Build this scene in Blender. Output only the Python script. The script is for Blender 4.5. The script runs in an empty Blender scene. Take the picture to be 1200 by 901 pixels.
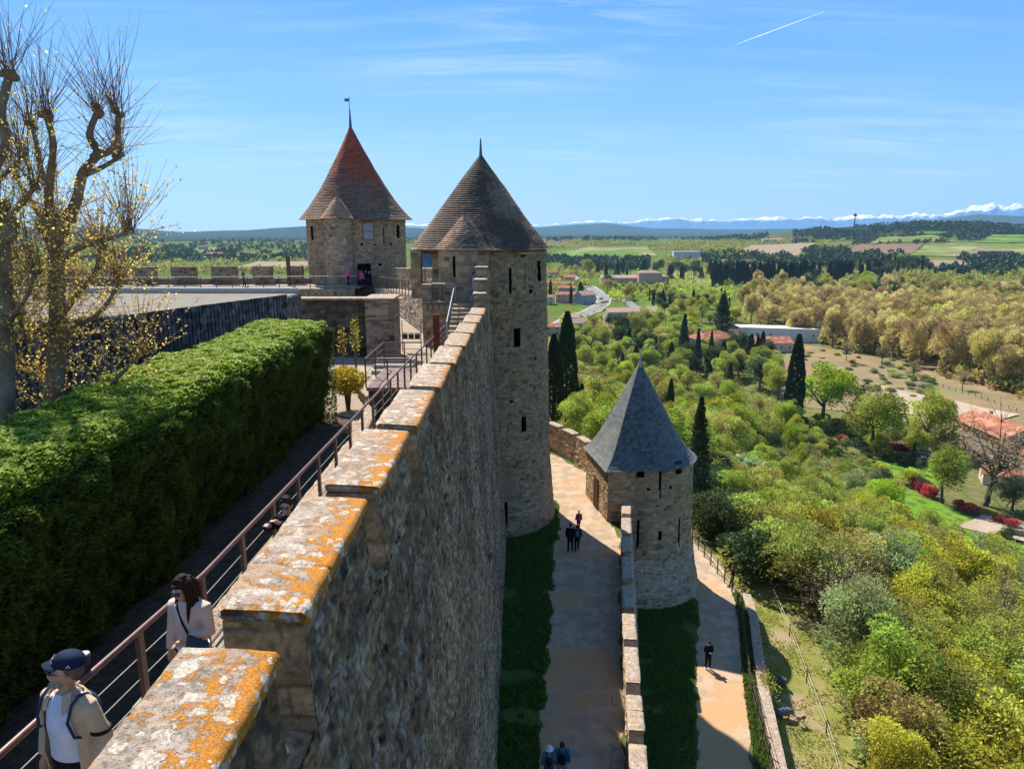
import bpy, bmesh, math, random, re
import numpy as np
from math import radians, sin, cos, tan, pi, atan2, hypot
from mathutils import Vector, Matrix

SC = bpy.context.scene
COL = SC.collection
RNG = random.Random(7)
NR = np.random.default_rng(7)
# ------------------------------------------------------------------ camera
PITCH = radians(12.2); FPX = 840.0; CXP, CYP = 600.0, 450.5
cam_d = bpy.data.cameras.new("camera"); cam_d.lens = FPX / 1200 * 36; cam_d.sensor_width = 36
cam_d.clip_start = 0.1; cam_d.clip_end = 60000
cam = bpy.data.objects.new("camera", cam_d); COL.objects.link(cam)
cam.location = (0, 0, 0); cam.rotation_euler = (pi / 2 - PITCH, 0, 0)
SC.camera = cam
# ------------------------------------------------------------------ light
SUNV = Vector((-0.40, 0.72, 1.0)).normalized()      # towards the sun
EL = math.asin(SUNV.z); AZ = atan2(SUNV.x, SUNV.y)   # azimuth clockwise from +Y
W = bpy.data.worlds.new("World"); SC.world = W; W.use_nodes = True
nt = W.node_tree; nt.nodes.clear()
def N(t, typ, **kw):
    n = t.nodes.new(typ)
    for k, v in kw.items():
        if k.startswith('i_'):
            key = k[2:]
            n.inputs[int(key) if key.isdigit() else key].default_value = v
        else: setattr(n, k, v)
    return n
sky = N(nt, 'ShaderNodeTexSky', sky_type='NISHITA', sun_disc=False, sun_elevation=EL, sun_rotation=AZ,
        altitude=150, air_density=1.0, dust_density=0.25, ozone_density=2.5)
hs = N(nt, 'ShaderNodeHueSaturation'); hs.inputs['Saturation'].default_value = 1.35; hs.inputs['Value'].default_value = 1.0
nt.links.new(sky.outputs[0], hs.inputs['Color'])
tc = N(nt, 'ShaderNodeTexCoord')
# clear spring sky: the physical sky blended with a measured elevation ramp
sz0 = N(nt, 'ShaderNodeSeparateXYZ'); nt.links.new(tc.outputs['Generated'], sz0.inputs[0])
rmp = N(nt, 'ShaderNodeValToRGB'); nt.links.new(sz0.outputs[2], rmp.inputs[0]); el_ = rmp.color_ramp.elements
el_[0].position = 0.0; el_[0].color = (.49, .74, 1.0, 1); el_[1].position = 1.0; el_[1].color = (.085, .19, .46, 1)
for p_, c_ in ((.05, (.36, .635, .96)), (.14, (.195, .475, .95)), (.27, (.095, .335, .86)), (.5, (.09, .28, .66))): e_ = el_.new(p_); e_.color = (*c_, 1)
sca = N(nt, 'ShaderNodeVectorMath', operation='SCALE'); nt.links.new(rmp.outputs[0], sca.inputs[0]); sca.inputs['Scale'].default_value = 3.5
skm = N(nt, 'ShaderNodeMix', data_type='RGBA'); skm.inputs[0].default_value = .86; nt.links.new(hs.outputs[0], skm.inputs[6]); nt.links.new(sca.outputs[0], skm.inputs[7])
# thin cirrus: streaks laid on a plane high above (direction / z)
sep = N(nt, 'ShaderNodeSeparateXYZ'); nt.links.new(tc.outputs['Generated'], sep.inputs[0])
mz = N(nt, 'ShaderNodeMath', operation='ADD'); nt.links.new(sep.outputs[2], mz.inputs[0]); mz.inputs[1].default_value = 0.10
dx = N(nt, 'ShaderNodeMath', operation='DIVIDE'); nt.links.new(sep.outputs[0], dx.inputs[0]); nt.links.new(mz.outputs[0], dx.inputs[1])
dy = N(nt, 'ShaderNodeMath', operation='DIVIDE'); nt.links.new(sep.outputs[1], dy.inputs[0]); nt.links.new(mz.outputs[0], dy.inputs[1])
cb = N(nt, 'ShaderNodeCombineXYZ'); nt.links.new(dx.outputs[0], cb.inputs[0]); nt.links.new(dy.outputs[0], cb.inputs[1])
mp = N(nt, 'ShaderNodeMapping'); nt.links.new(cb.outputs[0], mp.inputs[0])
mp.inputs['Rotation'].default_value = (0, 0, radians(-28)); mp.inputs['Scale'].default_value = (0.35, 1.9, 1)
n1 = N(nt, 'ShaderNodeTexNoise'); n1.inputs['Scale'].default_value = 2.3; n1.inputs['Detail'].default_value = 9; n1.inputs['Roughness'].default_value = .62; n1.inputs['Distortion'].default_value = .6
nt.links.new(mp.outputs[0], n1.inputs['Vector'])
n2 = N(nt, 'ShaderNodeTexNoise'); n2.inputs['Scale'].default_value = .55; n2.inputs['Detail'].default_value = 2; nt.links.new(cb.outputs[0], n2.inputs['Vector'])
r1 = N(nt, 'ShaderNodeMapRange'); r1.inputs[1].default_value = .47; r1.inputs[2].default_value = .78; nt.links.new(n1.outputs[0], r1.inputs[0])
r2 = N(nt, 'ShaderNodeMapRange'); r2.inputs[1].default_value = .35; r2.inputs[2].default_value = .62; nt.links.new(n2.outputs[0], r2.inputs[0])
ml = N(nt, 'ShaderNodeMath', operation='MULTIPLY'); nt.links.new(r1.outputs[0], ml.inputs[0]); nt.links.new(r2.outputs[0], ml.inputs[1])
ml2 = N(nt, 'ShaderNodeMath', operation='MULTIPLY'); nt.links.new(ml.outputs[0], ml2.inputs[0]); ml2.inputs[1].default_value = .6
mx = N(nt, 'ShaderNodeMix', data_type='RGBA'); nt.links.new(ml2.outputs[0], mx.inputs[0]); nt.links.new(skm.outputs[2], mx.inputs[6]); mx.inputs[7].default_value = (3.4, 3.75, 4.2, 1)
bg = N(nt, 'ShaderNodeBackground'); bg.inputs[1].default_value = 0.15; nt.links.new(mx.outputs[2], bg.inputs[0])
wo = N(nt, 'ShaderNodeOutputWorld'); nt.links.new(bg.outputs[0], wo.inputs[0])
sd = bpy.data.lights.new("sun", 'SUN'); sd.energy = 5.0; sd.angle = radians(0.55); sd.color = (1.0, 0.93, 0.82)
sun = bpy.data.objects.new("sun", sd); COL.objects.link(sun)
sun.rotation_euler = SUNV.to_track_quat('Z', 'Y').to_euler(); sun.location = (-40, 70, 100)
SC.view_settings.view_transform = 'Standard'; SC.view_settings.look = 'None'
SC.view_settings.exposure = 0.95; SC.view_settings.gamma = 1; SC.view_settings.use_curve_mapping = False
SC.cycles.use_denoising = True; SC.cycles.max_bounces = 6; SC.cycles.diffuse_bounces = 3
SC.cycles.volume_bounces = 0; SC.cycles.transparent_max_bounces = 6

# ------------------------------------------------------------------ pixels of the photo -> places in the world
def ray(px, py):
    a = px - CXP; b = py - CYP
    return (a, FPX * cos(PITCH) - b * sin(PITCH), -FPX * sin(PITCH) - b * cos(PITCH))
def PY(px, py, y):
    r = ray(px, py); t = y / r[1]; return Vector((r[0] * t, y, r[2] * t))
def G(px, py, z):
    r = ray(px, py); t = z / r[2]; return Vector((r[0] * t, r[1] * t, z))
def proj(p):
    d = p[1] * cos(PITCH) - p[2] * sin(PITCH); u = p[1] * sin(PITCH) + p[2] * cos(PITCH)
    if d < .1: return (-9999, -9999, d)
    return (CXP + FPX * p[0] / d, CYP - FPX * u / d, d)

# ------------------------------------------------------------------ numpy noise
def hsh(i, j, k=0, s=0):
    i = np.asarray(i, dtype=np.int64); j = np.asarray(j, dtype=np.int64); k = np.asarray(k, dtype=np.int64)
    h = (i * 374761393 + j * 668265263 + k * 2147483647 + s * 1274126177 + 12345) & 0xFFFFFFFF
    h = ((h ^ (h >> 13)) * 1274126177) & 0xFFFFFFFF
    h = ((h ^ (h >> 16)) * 2246822519) & 0xFFFFFFFF
    h = h ^ (h >> 15)
    return (h & 0xFFFFFF) / float(0xFFFFFF)
def vn(x, y, z=0.0, s=0):
    x = np.asarray(x, float); y = np.asarray(y, float); z = np.asarray(z, float) + 0 * x
    xi = np.floor(x); yi = np.floor(y); zi = np.floor(z)
    fx = x - xi; fy = y - yi; fz = z - zi
    fx = fx * fx * (3 - 2 * fx); fy = fy * fy * (3 - 2 * fy); fz = fz * fz * (3 - 2 * fz)
    r = 0
    for a in (0, 1):
        for b in (0, 1):
            for c in (0, 1):
                w = (fx if a else 1 - fx) * (fy if b else 1 - fy) * (fz if c else 1 - fz)
                r = r + w * hsh(xi + a, yi + b, zi + c, s)
    return r
def fbm(x, y, z=0.0, o=4, s=0):
    r = 0; a = .5; t = 0
    for i in range(o):
        f = 2 ** i
        r = r + a * vn(np.asarray(x) * f, np.asarray(y) * f, np.asarray(z) * f, s + i); t += a; a *= .5
    return r / t
def sstep(a, b, x):
    t = np.clip((x - a) / (b - a), 0, 1); return t * t * (3 - 2 * t)
ROWC = {}
def masonry(u, v, ch, cw, seed, rub=.5, jit=.35, mort=.03, rowvar=.35):
    """courses of stones: (edge 0..1, three random numbers per stone)"""
    u = np.asarray(u, float); v = np.asarray(v, float)
    key = (ch, seed, rowvar)
    if key not in ROWC:
        rg = np.random.default_rng(seed * 7 + 1)
        ROWC[key] = np.concatenate([[-40], -40 + np.cumsum(ch * (1 - rowvar + 2 * rowvar * rg.random(int(140 / ch))))])
    ed = ROWC[key]
    vv = v + rub * ch * (vn(u * .7 / cw * .5, v * .3 / ch, 0, seed) - .5) * 2
    uu = u + rub * cw * .35 * (vn(u / cw, v * 1.1 / ch, 3, seed + 5) - .5) * 2
    row = np.clip(np.searchsorted(ed, vv) - 1, 0, len(ed) - 2)
    lo = ed[row]; hi = ed[row + 1]
    pos = uu / (cw * (.75 + .5 * hsh(row, 3, 0, seed))) + hsh(row, 9, 0, seed) * 17
    i = np.floor(pos)
    def bd(n): return n + jit * (hsh(n, row, 1, seed) - .5) * 2
    c = np.where(pos < bd(i), i - 1, np.where(pos > bd(i + 1), i + 1, i))
    du = np.minimum(pos - bd(c), bd(c + 1) - pos) * cw; dv = np.minimum(vv - lo, hi - vv)
    du = np.maximum(du, 0); dv = np.maximum(dv, 0)
    e = du * dv / np.sqrt(du * du + dv * dv + 1e-9)
    return sstep(mort * .3, mort * 1.3, e), hsh(c, row, 2, seed), hsh(c, row, 4, seed), hsh(c, row, 6, seed)

# ------------------------------------------------------------------ object plumbing
def tag(o, label=None, cat=None, group=None, kind=None):
    if label: o['label'] = label
    if cat: o['category'] = cat
    if group: o['group'] = group
    if kind: o['kind'] = kind
    return o
def empty(name, loc=(0, 0, 0), rz=0.0, label=None, cat=None, group=None):
    o = bpy.data.objects.new(name, None); COL.objects.link(o)
    o.location = loc; o.rotation_euler = (0, 0, rz); o.empty_display_size = .3
    return tag(o, label, cat, group)
def link(name, me, mat, parent=None, loc=None, rz=0.0):
    o = bpy.data.objects.new(name, me); COL.objects.link(o)
    if mat is not None and not me.materials:
        for m_ in (mat if isinstance(mat, (list, tuple)) else [mat]): me.materials.append(m_)
    if parent is not None: o.parent = parent
    if loc is not None: o.location = loc
    if rz: o.rotation_euler = (0, 0, rz)
    return o
def npmesh(name, V, F, cols=None, smooth=False, mi=None):
    """V (n,3); F (m,4) or (m,3) array, or a list of tuples; cols (n,3)"""
    me = bpy.data.meshes.new(name)
    V = np.asarray(V, dtype=np.float32)
    if isinstance(F, np.ndarray):
        k = F.shape[1]
        me.vertices.add(len(V)); me.vertices.foreach_set('co', V.ravel())
        me.loops.add(F.size); me.loops.foreach_set('vertex_index', F.astype(np.int32).ravel())
        me.polygons.add(len(F)); me.polygons.foreach_set('loop_start', np.arange(0, F.size, k, dtype=np.int32))
        me.polygons.foreach_set('loop_total', np.full(len(F), k, dtype=np.int32))
        me.update(calc_edges=True)
    else:
        me.from_pydata([tuple(map(float, v)) for v in V], [], [tuple(int(i) for i in f) for f in F]); me.update()
    if cols is not None:
        ca = me.color_attributes.new('Col', 'FLOAT_COLOR', 'POINT')
        c4 = np.ones((len(V), 4), dtype=np.float32); c4[:, :3] = cols
        ca.data.foreach_set('color', c4.ravel())
    if mi is not None: me.polygons.foreach_set('material_index', np.asarray(mi, dtype=np.int32))
    if smooth: me.polygons.foreach_set('use_smooth', np.ones(len(me.polygons), dtype=bool))
    return me
class MB:
    """collects geometry for ONE mesh"""
    def __init__(s): s.V = []; s.F = []; s.C = []; s.n = 0
    def add(s, V, F, C=None):
        V = np.asarray(V, float).reshape(-1, 3); s.V.append(V)
        s.F += [tuple(int(i) + s.n for i in f) for f in F]
        s.C.append(np.tile((.5, .5, .5), (len(V), 1)) if C is None else np.broadcast_to(np.asarray(C, float), (len(V), 3)))
        s.n += len(V); return s
    def box(s, c, d, rz=0.0, C=None, tilt=None):
        x, y, z = d[0] / 2, d[1] / 2, d[2] / 2
        P = np.array([(-x, -y, -z), (x, -y, -z), (x, y, -z), (-x, y, -z), (-x, -y, z), (x, -y, z), (x, y, z), (-x, y, z)])
        if tilt is not None: P = P @ np.array(Matrix.Rotation(tilt[0], 3, tilt[1])).T
        if rz: P = P @ np.array(Matrix.Rotation(rz, 3, 'Z')).T
        return s.add(P + np.array(c), [(0, 3, 2, 1), (4, 5, 6, 7), (0, 1, 5, 4), (1, 2, 6, 5), (2, 3, 7, 6), (3, 0, 4, 7)], C)
    def bx(s, x0, x1, y0, y1, z0, z1, C=None): return s.box(((x0 + x1) / 2, (y0 + y1) / 2, (z0 + z1) / 2), (x1 - x0, y1 - y0, z1 - z0), 0, C)
    def bar(s, a, b, w, h, C=None):
        """rectangular bar from a to b"""
        a = Vector(a); b = Vector(b); d = b - a; L = d.length
        if L < 1e-6: return s
        q = d.to_track_quat('Y', 'Z'); M = np.array(q.to_matrix())
        P = np.array([(-w / 2, 0, -h / 2), (w / 2, 0, -h / 2), (w / 2, L, -h / 2), (-w / 2, L, -h / 2), (-w / 2, 0, h / 2), (w / 2, 0, h / 2), (w / 2, L, h / 2), (-w / 2, L, h / 2)])
        return s.add(P @ M.T + np.array(a), [(0, 3, 2, 1), (4, 5, 6, 7), (0, 1, 5, 4), (1, 2, 6, 5), (2, 3, 7, 6), (3, 0, 4, 7)], C)
    def tube(s, pts, rad, n=8, C=None, cap=True, sq=None):
        pts = [Vector(p) for p in pts]; m = len(pts)
        if not hasattr(rad, '__len__'): rad = [rad] * m
        V = []; up = None
        for i, p in enumerate(pts):
            d = (pts[min(i + 1, m - 1)] - pts[max(i - 1, 0)])
            d = d.normalized() if d.length > 1e-9 else Vector((0, 0, 1))
            if up is None: up = d.orthogonal().normalized()
            up = up - d * up.dot(d)
            up = up.normalized() if up.length > 1e-6 else d.orthogonal().normalized()
            sd_ = d.cross(up)
            for k in range(n):
                a = 2 * pi * k / n; V.append(p + (up * cos(a) + sd_ * sin(a)) * rad[i])
        F = [(i * n + k, i * n + (k + 1) % n, (i + 1) * n + (k + 1) % n, (i + 1) * n + k) for i in range(m - 1) for k in range(n)]
        if cap: F += [tuple(range(n - 1, -1, -1)), tuple((m - 1) * n + k for k in range(n))]
        return s.add([tuple(v) for v in V], F, C)
    def loft(s, secs, n=16, C=None):
        """secs: (cx,cy,z,rx,ry) stacked ellipses"""
        V = []; m = len(secs)
        for (x, y, z, rx, ry) in secs:
            for k in range(n):
                a = 2 * pi * k / n; V.append((x + rx * cos(a), y + ry * sin(a), z))
        F = [(i * n + k, i * n + (k + 1) % n, (i + 1) * n + (k + 1) % n, (i + 1) * n + k) for i in range(m - 1) for k in range(n)]
        F += [tuple(range(n - 1, -1, -1)), tuple((m - 1) * n + k for k in range(n))]
        return s.add(V, F, C)
    def ball(s, c, r, n=12, m=8, C=None):
        r = r if hasattr(r, '__len__') else (r, r, r)
        V = []; F = []
        for i in range(m + 1):
            t = pi * i / m
            for k in range(n):
                a = 2 * pi * k / n; V.append((c[0] + r[0] * sin(t) * cos(a), c[1] + r[1] * sin(t) * sin(a), c[2] - r[2] * cos(t)))
        F = [(i * n + k, i * n + (k + 1) % n, (i + 1) * n + (k + 1) % n, (i + 1) * n + k) for i in range(m) for k in range(n)]
        return s.add(V, F, C)
    def grid(s, P, C=None, flip=False):
        """P (a,b,3) grid of points"""
        a, b = P.shape[:2]
        ii = np.arange(a * b).reshape(a, b)
        q = np.stack([ii[:-1, :-1], ii[1:, :-1], ii[1:, 1:], ii[:-1, 1:]], -1).reshape(-1, 4)
        if flip: q = q[:, ::-1]
        return s.add(P.reshape(-1, 3), q.tolist(), C if C is None else C.reshape(-1, 3))
    def me(s, name='m', smooth=False):
        return npmesh(name, np.concatenate(s.V), s.F, np.concatenate(s.C), smooth)
    def build(s, name, mat, parent=None, smooth=False, loc=None, rz=0.0):
        return link(name, s.me(name, smooth), mat, parent, loc, rz)

# ------------------------------------------------------------------ materials
MATS = {}
def mat_new(name):
    m = bpy.data.materials.new(name); m.use_nodes = True; m.node_tree.nodes.clear(); return m, m.node_tree
def finish(t, shader):
    o = N(t, 'ShaderNodeOutputMaterial'); t.links.new(shader, o.inputs[0])
def pm(name, c1, c2=None, rough=.85, scale=6.0, lo=.35, hi=.65, bump=.25, bscale=None, metal=0.0, detail=6, c3=None, s3=1.2, spec=.03, dist=.02, jit=0.0):
    """plain procedural material: two colours mixed by noise, a third in big patches"""
    if name in MATS: return MATS[name]
    m, t = mat_new(name)
    tcn = N(t, 'ShaderNodeTexCoord')
    no = N(t, 'ShaderNodeTexNoise'); no.inputs['Scale'].default_value = scale; no.inputs['Detail'].default_value = detail; no.inputs['Roughness'].default_value = .6
    t.links.new(tcn.outputs['Object'], no.inputs['Vector'])
    mr = N(t, 'ShaderNodeMapRange'); mr.inputs[1].default_value = lo; mr.inputs[2].default_value = hi; t.links.new(no.outputs[0], mr.inputs[0])
    mi = N(t, 'ShaderNodeMix', data_type='RGBA'); t.links.new(mr.outputs[0], mi.inputs[0])
    c2 = c2 or tuple(x * .8 for x in c1)
    mi.inputs[6].default_value = (*c1, 1); mi.inputs[7].default_value = (*c2, 1)
    out = mi.outputs[2]
    if c3:
        n3 = N(t, 'ShaderNodeTexNoise'); n3.inputs['Scale'].default_value = s3; n3.inputs['Detail'].default_value = 4
        t.links.new(tcn.outputs['Object'], n3.inputs['Vector'])
        m3 = N(t, 'ShaderNodeMapRange'); m3.inputs[1].default_value = .48; m3.inputs[2].default_value = .62; t.links.new(n3.outputs[0], m3.inputs[0])
        x3 = N(t, 'ShaderNodeMix', data_type='RGBA'); t.links.new(m3.outputs[0], x3.inputs[0]); t.links.new(out, x3.inputs[6]); x3.inputs[7].default_value = (*c3, 1)
        out = x3.outputs[2]
    if jit:
        oi = N(t, 'ShaderNodeObjectInfo'); mj = N(t, 'ShaderNodeMapRange'); mj.inputs[3].default_value = 1 - jit; mj.inputs[4].default_value = 1 + jit
        t.links.new(oi.outputs['Random'], mj.inputs[0]); h = N(t, 'ShaderNodeHueSaturation'); t.links.new(out, h.inputs['Color']); t.links.new(mj.outputs[0], h.inputs['Value']); out = h.outputs[0]
    b = N(t, 'ShaderNodeBsdfPrincipled'); t.links.new(out, b.inputs['Base Color'])
    b.inputs['Roughness'].default_value = rough; b.inputs['Metallic'].default_value = metal; b.inputs['Specular IOR Level'].default_value = spec
    if bump:
        bn = N(t, 'ShaderNodeTexNoise'); bn.inputs['Scale'].default_value = bscale or scale * 4; bn.inputs['Detail'].default_value = 6
        t.links.new(tcn.outputs['Object'], bn.inputs['Vector'])
        bu = N(t, 'ShaderNodeBump'); bu.inputs['Strength'].default_value = bump; bu.inputs['Distance'].default_value = dist
        t.links.new(bn.outputs[0], bu.inputs['Height']); t.links.new(bu.outputs[0], b.inputs['Normal'])
    finish(t, b.outputs[0]); MATS[name] = m; return m
def colmat(name, rough=.9, scale=14.0, amt=.3, bump=.5, bscale=30, dist=.02, spec=.2, sat=1.0, fleck=0.0):
    """colour comes from the mesh attribute Col (one colour per stone, tile ...), grain on top"""
    if name in MATS: return MATS[name]
    m, t = mat_new(name)
    at = N(t, 'ShaderNodeAttribute', attribute_name='Col'); tcn = N(t, 'ShaderNodeTexCoord')
    no = N(t, 'ShaderNodeTexNoise'); no.inputs['Scale'].default_value = scale; no.inputs['Detail'].default_value = 8; no.inputs['Roughness'].default_value = .65
    t.links.new(tcn.outputs['Object'], no.inputs['Vector'])
    mr = N(t, 'ShaderNodeMapRange'); mr.inputs[1].default_value = .3; mr.inputs[2].default_value = .7; mr.inputs[3].default_value = 1 - amt; mr.inputs[4].default_value = 1 + amt
    t.links.new(no.outputs[0], mr.inputs[0])
    h = N(t, 'ShaderNodeHueSaturation'); h.inputs['Saturation'].default_value = sat
    t.links.new(at.outputs[0], h.inputs['Color']); t.links.new(mr.outputs[0], h.inputs['Value'])
    out = h.outputs[0]
    if fleck:      # lichen flecks and dark blotches mixed in by noise
        for (sc_, a_, b_, col_, amt_) in ((7.5, .60, .66, (.085, .072, .058), .75), (13, .63, .67, (.50, .445, .36), .85), (5, .66, .70, (.42, .24, .07), .55)):
            nf = N(t, 'ShaderNodeTexNoise'); nf.inputs['Scale'].default_value = sc_; nf.inputs['Detail'].default_value = 9; nf.inputs['Roughness'].default_value = .7
            mpf = N(t, 'ShaderNodeMapping'); mpf.inputs['Location'].default_value = (sc_, sc_ * 2, 0); t.links.new(tcn.outputs['Object'], mpf.inputs[0]); t.links.new(mpf.outputs[0], nf.inputs['Vector'])
            rf_ = N(t, 'ShaderNodeMapRange'); rf_.inputs[1].default_value = a_; rf_.inputs[2].default_value = b_; rf_.inputs[4].default_value = amt_ * fleck; t.links.new(nf.outputs[0], rf_.inputs[0])
            xf = N(t, 'ShaderNodeMix', data_type='RGBA'); t.links.new(rf_.outputs[0], xf.inputs[0]); t.links.new(out, xf.inputs[6]); xf.inputs[7].default_value = (*col_, 1); out = xf.outputs[2]
    b = N(t, 'ShaderNodeBsdfPrincipled'); t.links.new(out, b.inputs['Base Color'])
    b.inputs['Roughness'].default_value = rough; b.inputs['Specular IOR Level'].default_value = spec
    bn = N(t, 'ShaderNodeTexNoise'); bn.inputs['Scale'].default_value = bscale; bn.inputs['Detail'].default_value = 8; bn.inputs['Roughness'].default_value = .7
    t.links.new(tcn.outputs['Object'], bn.inputs['Vector'])
    bu = N(t, 'ShaderNodeBump'); bu.inputs['Strength'].default_value = bump; bu.inputs['Distance'].default_value = dist
    t.links.new(bn.outputs[0], bu.inputs['Height']); t.links.new(bu.outputs[0], b.inputs['Normal'])
    finish(t, b.outputs[0]); MATS[name] = m; return m
def leafmat(name, c, jit=.22, hj=.03, trans=.48):
    """leaf: Col.r modulates lightness (old and new leaves; on the hedge also a painted sunlit top), each tree differs a little"""
    if name in MATS: return MATS[name]
    m, t = mat_new(name)
    at = N(t, 'ShaderNodeAttribute', attribute_name='Col'); oi = N(t, 'ShaderNodeObjectInfo')
    sp = N(t, 'ShaderNodeSeparateColor'); t.links.new(at.outputs[0], sp.inputs[0])
    v = N(t, 'ShaderNodeMapRange'); v.inputs[3].default_value = 1 - jit; v.inputs[4].default_value = 1 + jit; t.links.new(oi.outputs['Random'], v.inputs[0])
    v2 = N(t, 'ShaderNodeMath', operation='MULTIPLY'); t.links.new(v.outputs[0], v2.inputs[0]); 
    a2 = N(t, 'ShaderNodeMath', operation='MULTIPLY'); t.links.new(sp.outputs[0], a2.inputs[0]); a2.inputs[1].default_value = 2.0
    t.links.new(a2.outputs[0], v2.inputs[1])
    r2 = N(t, 'ShaderNodeMath', operation='MULTIPLY'); t.links.new(oi.outputs['Random'], r2.inputs[0]); r2.inputs[1].default_value = 7.31
    fr = N(t, 'ShaderNodeMath', operation='FRACT'); t.links.new(r2.outputs[0], fr.inputs[0])
    hh = N(t, 'ShaderNodeMapRange'); hh.inputs[3].default_value = .5 - hj; hh.inputs[4].default_value = .5 + hj; t.links.new(fr.outputs[0], hh.inputs[0])
    h = N(t, 'ShaderNodeHueSaturation'); h.inputs['Color'].default_value = (*c, 1); t.links.new(v2.outputs[0], h.inputs['Value']); t.links.new(hh.outputs[0], h.inputs['Hue'])
    h2 = N(t, 'ShaderNodeHueSaturation'); t.links.new(h.outputs[0], h2.inputs['Color'])
    g2 = N(t, 'ShaderNodeMapRange'); g2.inputs[3].default_value = .47; g2.inputs[4].default_value = .53; t.links.new(sp.outputs[1], g2.inputs[0]); t.links.new(g2.outputs[0], h2.inputs['Hue'])
    d = N(t, 'ShaderNodeBsdfPrincipled'); d.inputs['Roughness'].default_value = .6; d.inputs['Specular IOR Level'].default_value = .25; t.links.new(h2.outputs[0], d.inputs['Base Color'])
    tr = N(t, 'ShaderNodeBsdfTranslucent'); t.links.new(h2.outputs[0], tr.inputs[0])
    mxs = N(t, 'ShaderNodeMixShader'); mxs.inputs[0].default_value = trans; t.links.new(d.outputs[0], mxs.inputs[1]); t.links.new(tr.outputs[0], mxs.inputs[2])
    finish(t, mxs.outputs[0]); MATS[name] = m; return m
def lichenmat(name, orange=.5, pale=.5):
    if name in MATS: return MATS[name]
    m, t = mat_new(name)
    L = t.links.new
    tcn = N(t, 'ShaderNodeTexCoord'); g = N(t, 'ShaderNodeNewGeometry')
    def noise(s, d=8, r=.62, off=0.0, dist=0.0):
        mpn = N(t, 'ShaderNodeMapping'); mpn.inputs['Location'].default_value = (off, off * 1.7, off * .6); L(g.outputs['Position'], mpn.inputs[0])
        n = N(t, 'ShaderNodeTexNoise'); n.inputs['Scale'].default_value = s; n.inputs['Detail'].default_value = d; n.inputs['Roughness'].default_value = r; n.inputs['Distortion'].default_value = dist
        L(mpn.outputs[0], n.inputs['Vector']); return n.outputs[0]
    def rng(x, a, b, c=0.0, d=1.0):
        r = N(t, 'ShaderNodeMapRange'); r.inputs[1].default_value = a; r.inputs[2].default_value = b; r.inputs[3].default_value = c; r.inputs[4].default_value = d; L(x, r.inputs[0]); return r.outputs[0]
    def mixc(f, a, b):
        x = N(t, 'ShaderNodeMix', data_type='RGBA'); L(f, x.inputs[0])
        for k, v in ((6, a), (7, b)):
            if isinstance(v, tuple): x.inputs[k].default_value = (*v, 1)
            else: L(v, x.inputs[k])
        return x.outputs[2]
    at = N(t, 'ShaderNodeAttribute', attribute_name='Col'); sp = N(t, 'ShaderNodeSeparateColor'); L(at.outputs[0], sp.inputs[0])
    base = mixc(rng(noise(14), .38, .62), (.20, .155, .12), (.40, .33, .26))
    base = mixc(rng(noise(4.5, 6, .6, 31), .45, .62, 0, .75), base, (.50, .42, .335))
    base = mixc(rng(noise(45, 4, .7, 3), .52, .66), base, (.09, .075, .065))
    # warm rust staining
    base = mixc(rng(noise(3.2, 6, .6, 9), .48, .66, 0, .7), base, (.42, .24, .12))
    # orange lichen crust, heavier where Col.r is high
    o = noise(7.5, 12, .74, 21, .5)
    ad = N(t, 'ShaderNodeMath', operation='ADD'); L(o, ad.inputs[0]); L(rng(sp.outputs[0], 0, 1, -.17, .12), ad.inputs[1])
    om = rng(ad.outputs[0], .572 - .05 * orange, .602 - .05 * orange)
    ocol = mixc(rng(noise(60, 5, .7, 5), .4, .62), (.34, .115, .018), (.56, .265, .045))
    c = mixc(om, base, ocol)
    # pale round crusts
    wn = N(t, 'ShaderNodeTexNoise'); wn.inputs['Scale'].default_value = 9; wn.inputs['Detail'].default_value = 5; L(g.outputs['Position'], wn.inputs['Vector'])
    wm = N(t, 'ShaderNodeVectorMath', operation='SCALE'); wm.inputs['Scale'].default_value = .22; L(wn.outputs[1], wm.inputs[0])
    wa = N(t, 'ShaderNodeVectorMath', operation='ADD'); L(g.outputs['Position'], wa.inputs[0]); L(wm.outputs[0], wa.inputs[1])
    vo = N(t, 'ShaderNodeTexVoronoi'); vo.inputs['Scale'].default_value = 6.5; vo.inputs['Randomness'].default_value = 1; L(wa.outputs[0], vo.inputs['Vector'])
    rs = N(t, 'ShaderNodeSeparateColor'); L(vo.outputs['Color'], rs.inputs[0])
    thr = rng(rs.outputs[0], 0, 1, .02, .52 * pale + .16)
    lt = N(t, 'ShaderNodeMath', operation='SUBTRACT'); L(thr, lt.inputs[0]); L(vo.outputs['Distance'], lt.inputs[1])
    pmask = rng(lt.outputs[0], 0.0, .045)
    c = mixc(pmask, c, mixc(rng(noise(38, 6, .75, 2), .42, .58), (.36, .29, .215), (.62, .55, .455)))
    b = N(t, 'ShaderNodeBsdfPrincipled'); b.inputs['Roughness'].default_value = .95; b.inputs['Specular IOR Level'].default_value = .15; L(c, b.inputs['Base Color'])
    ms = N(t, 'ShaderNodeMath', operation='ADD'); L(noise(70, 6, .75, 1), ms.inputs[0])
    mm = N(t, 'ShaderNodeMath', operation='MULTIPLY'); L(om, mm.inputs[0]); mm.inputs[1].default_value = .35; L(mm.outputs[0], ms.inputs[1])
    bu = N(t, 'ShaderNodeBump'); bu.inputs['Strength'].default_value = .9; bu.inputs['Distance'].default_value = .012; L(ms.outputs[0], bu.inputs['Height']); L(bu.outputs[0], b.inputs['Normal'])
    finish(t, b.outputs[0]); MATS[name] = m; return m

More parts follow.
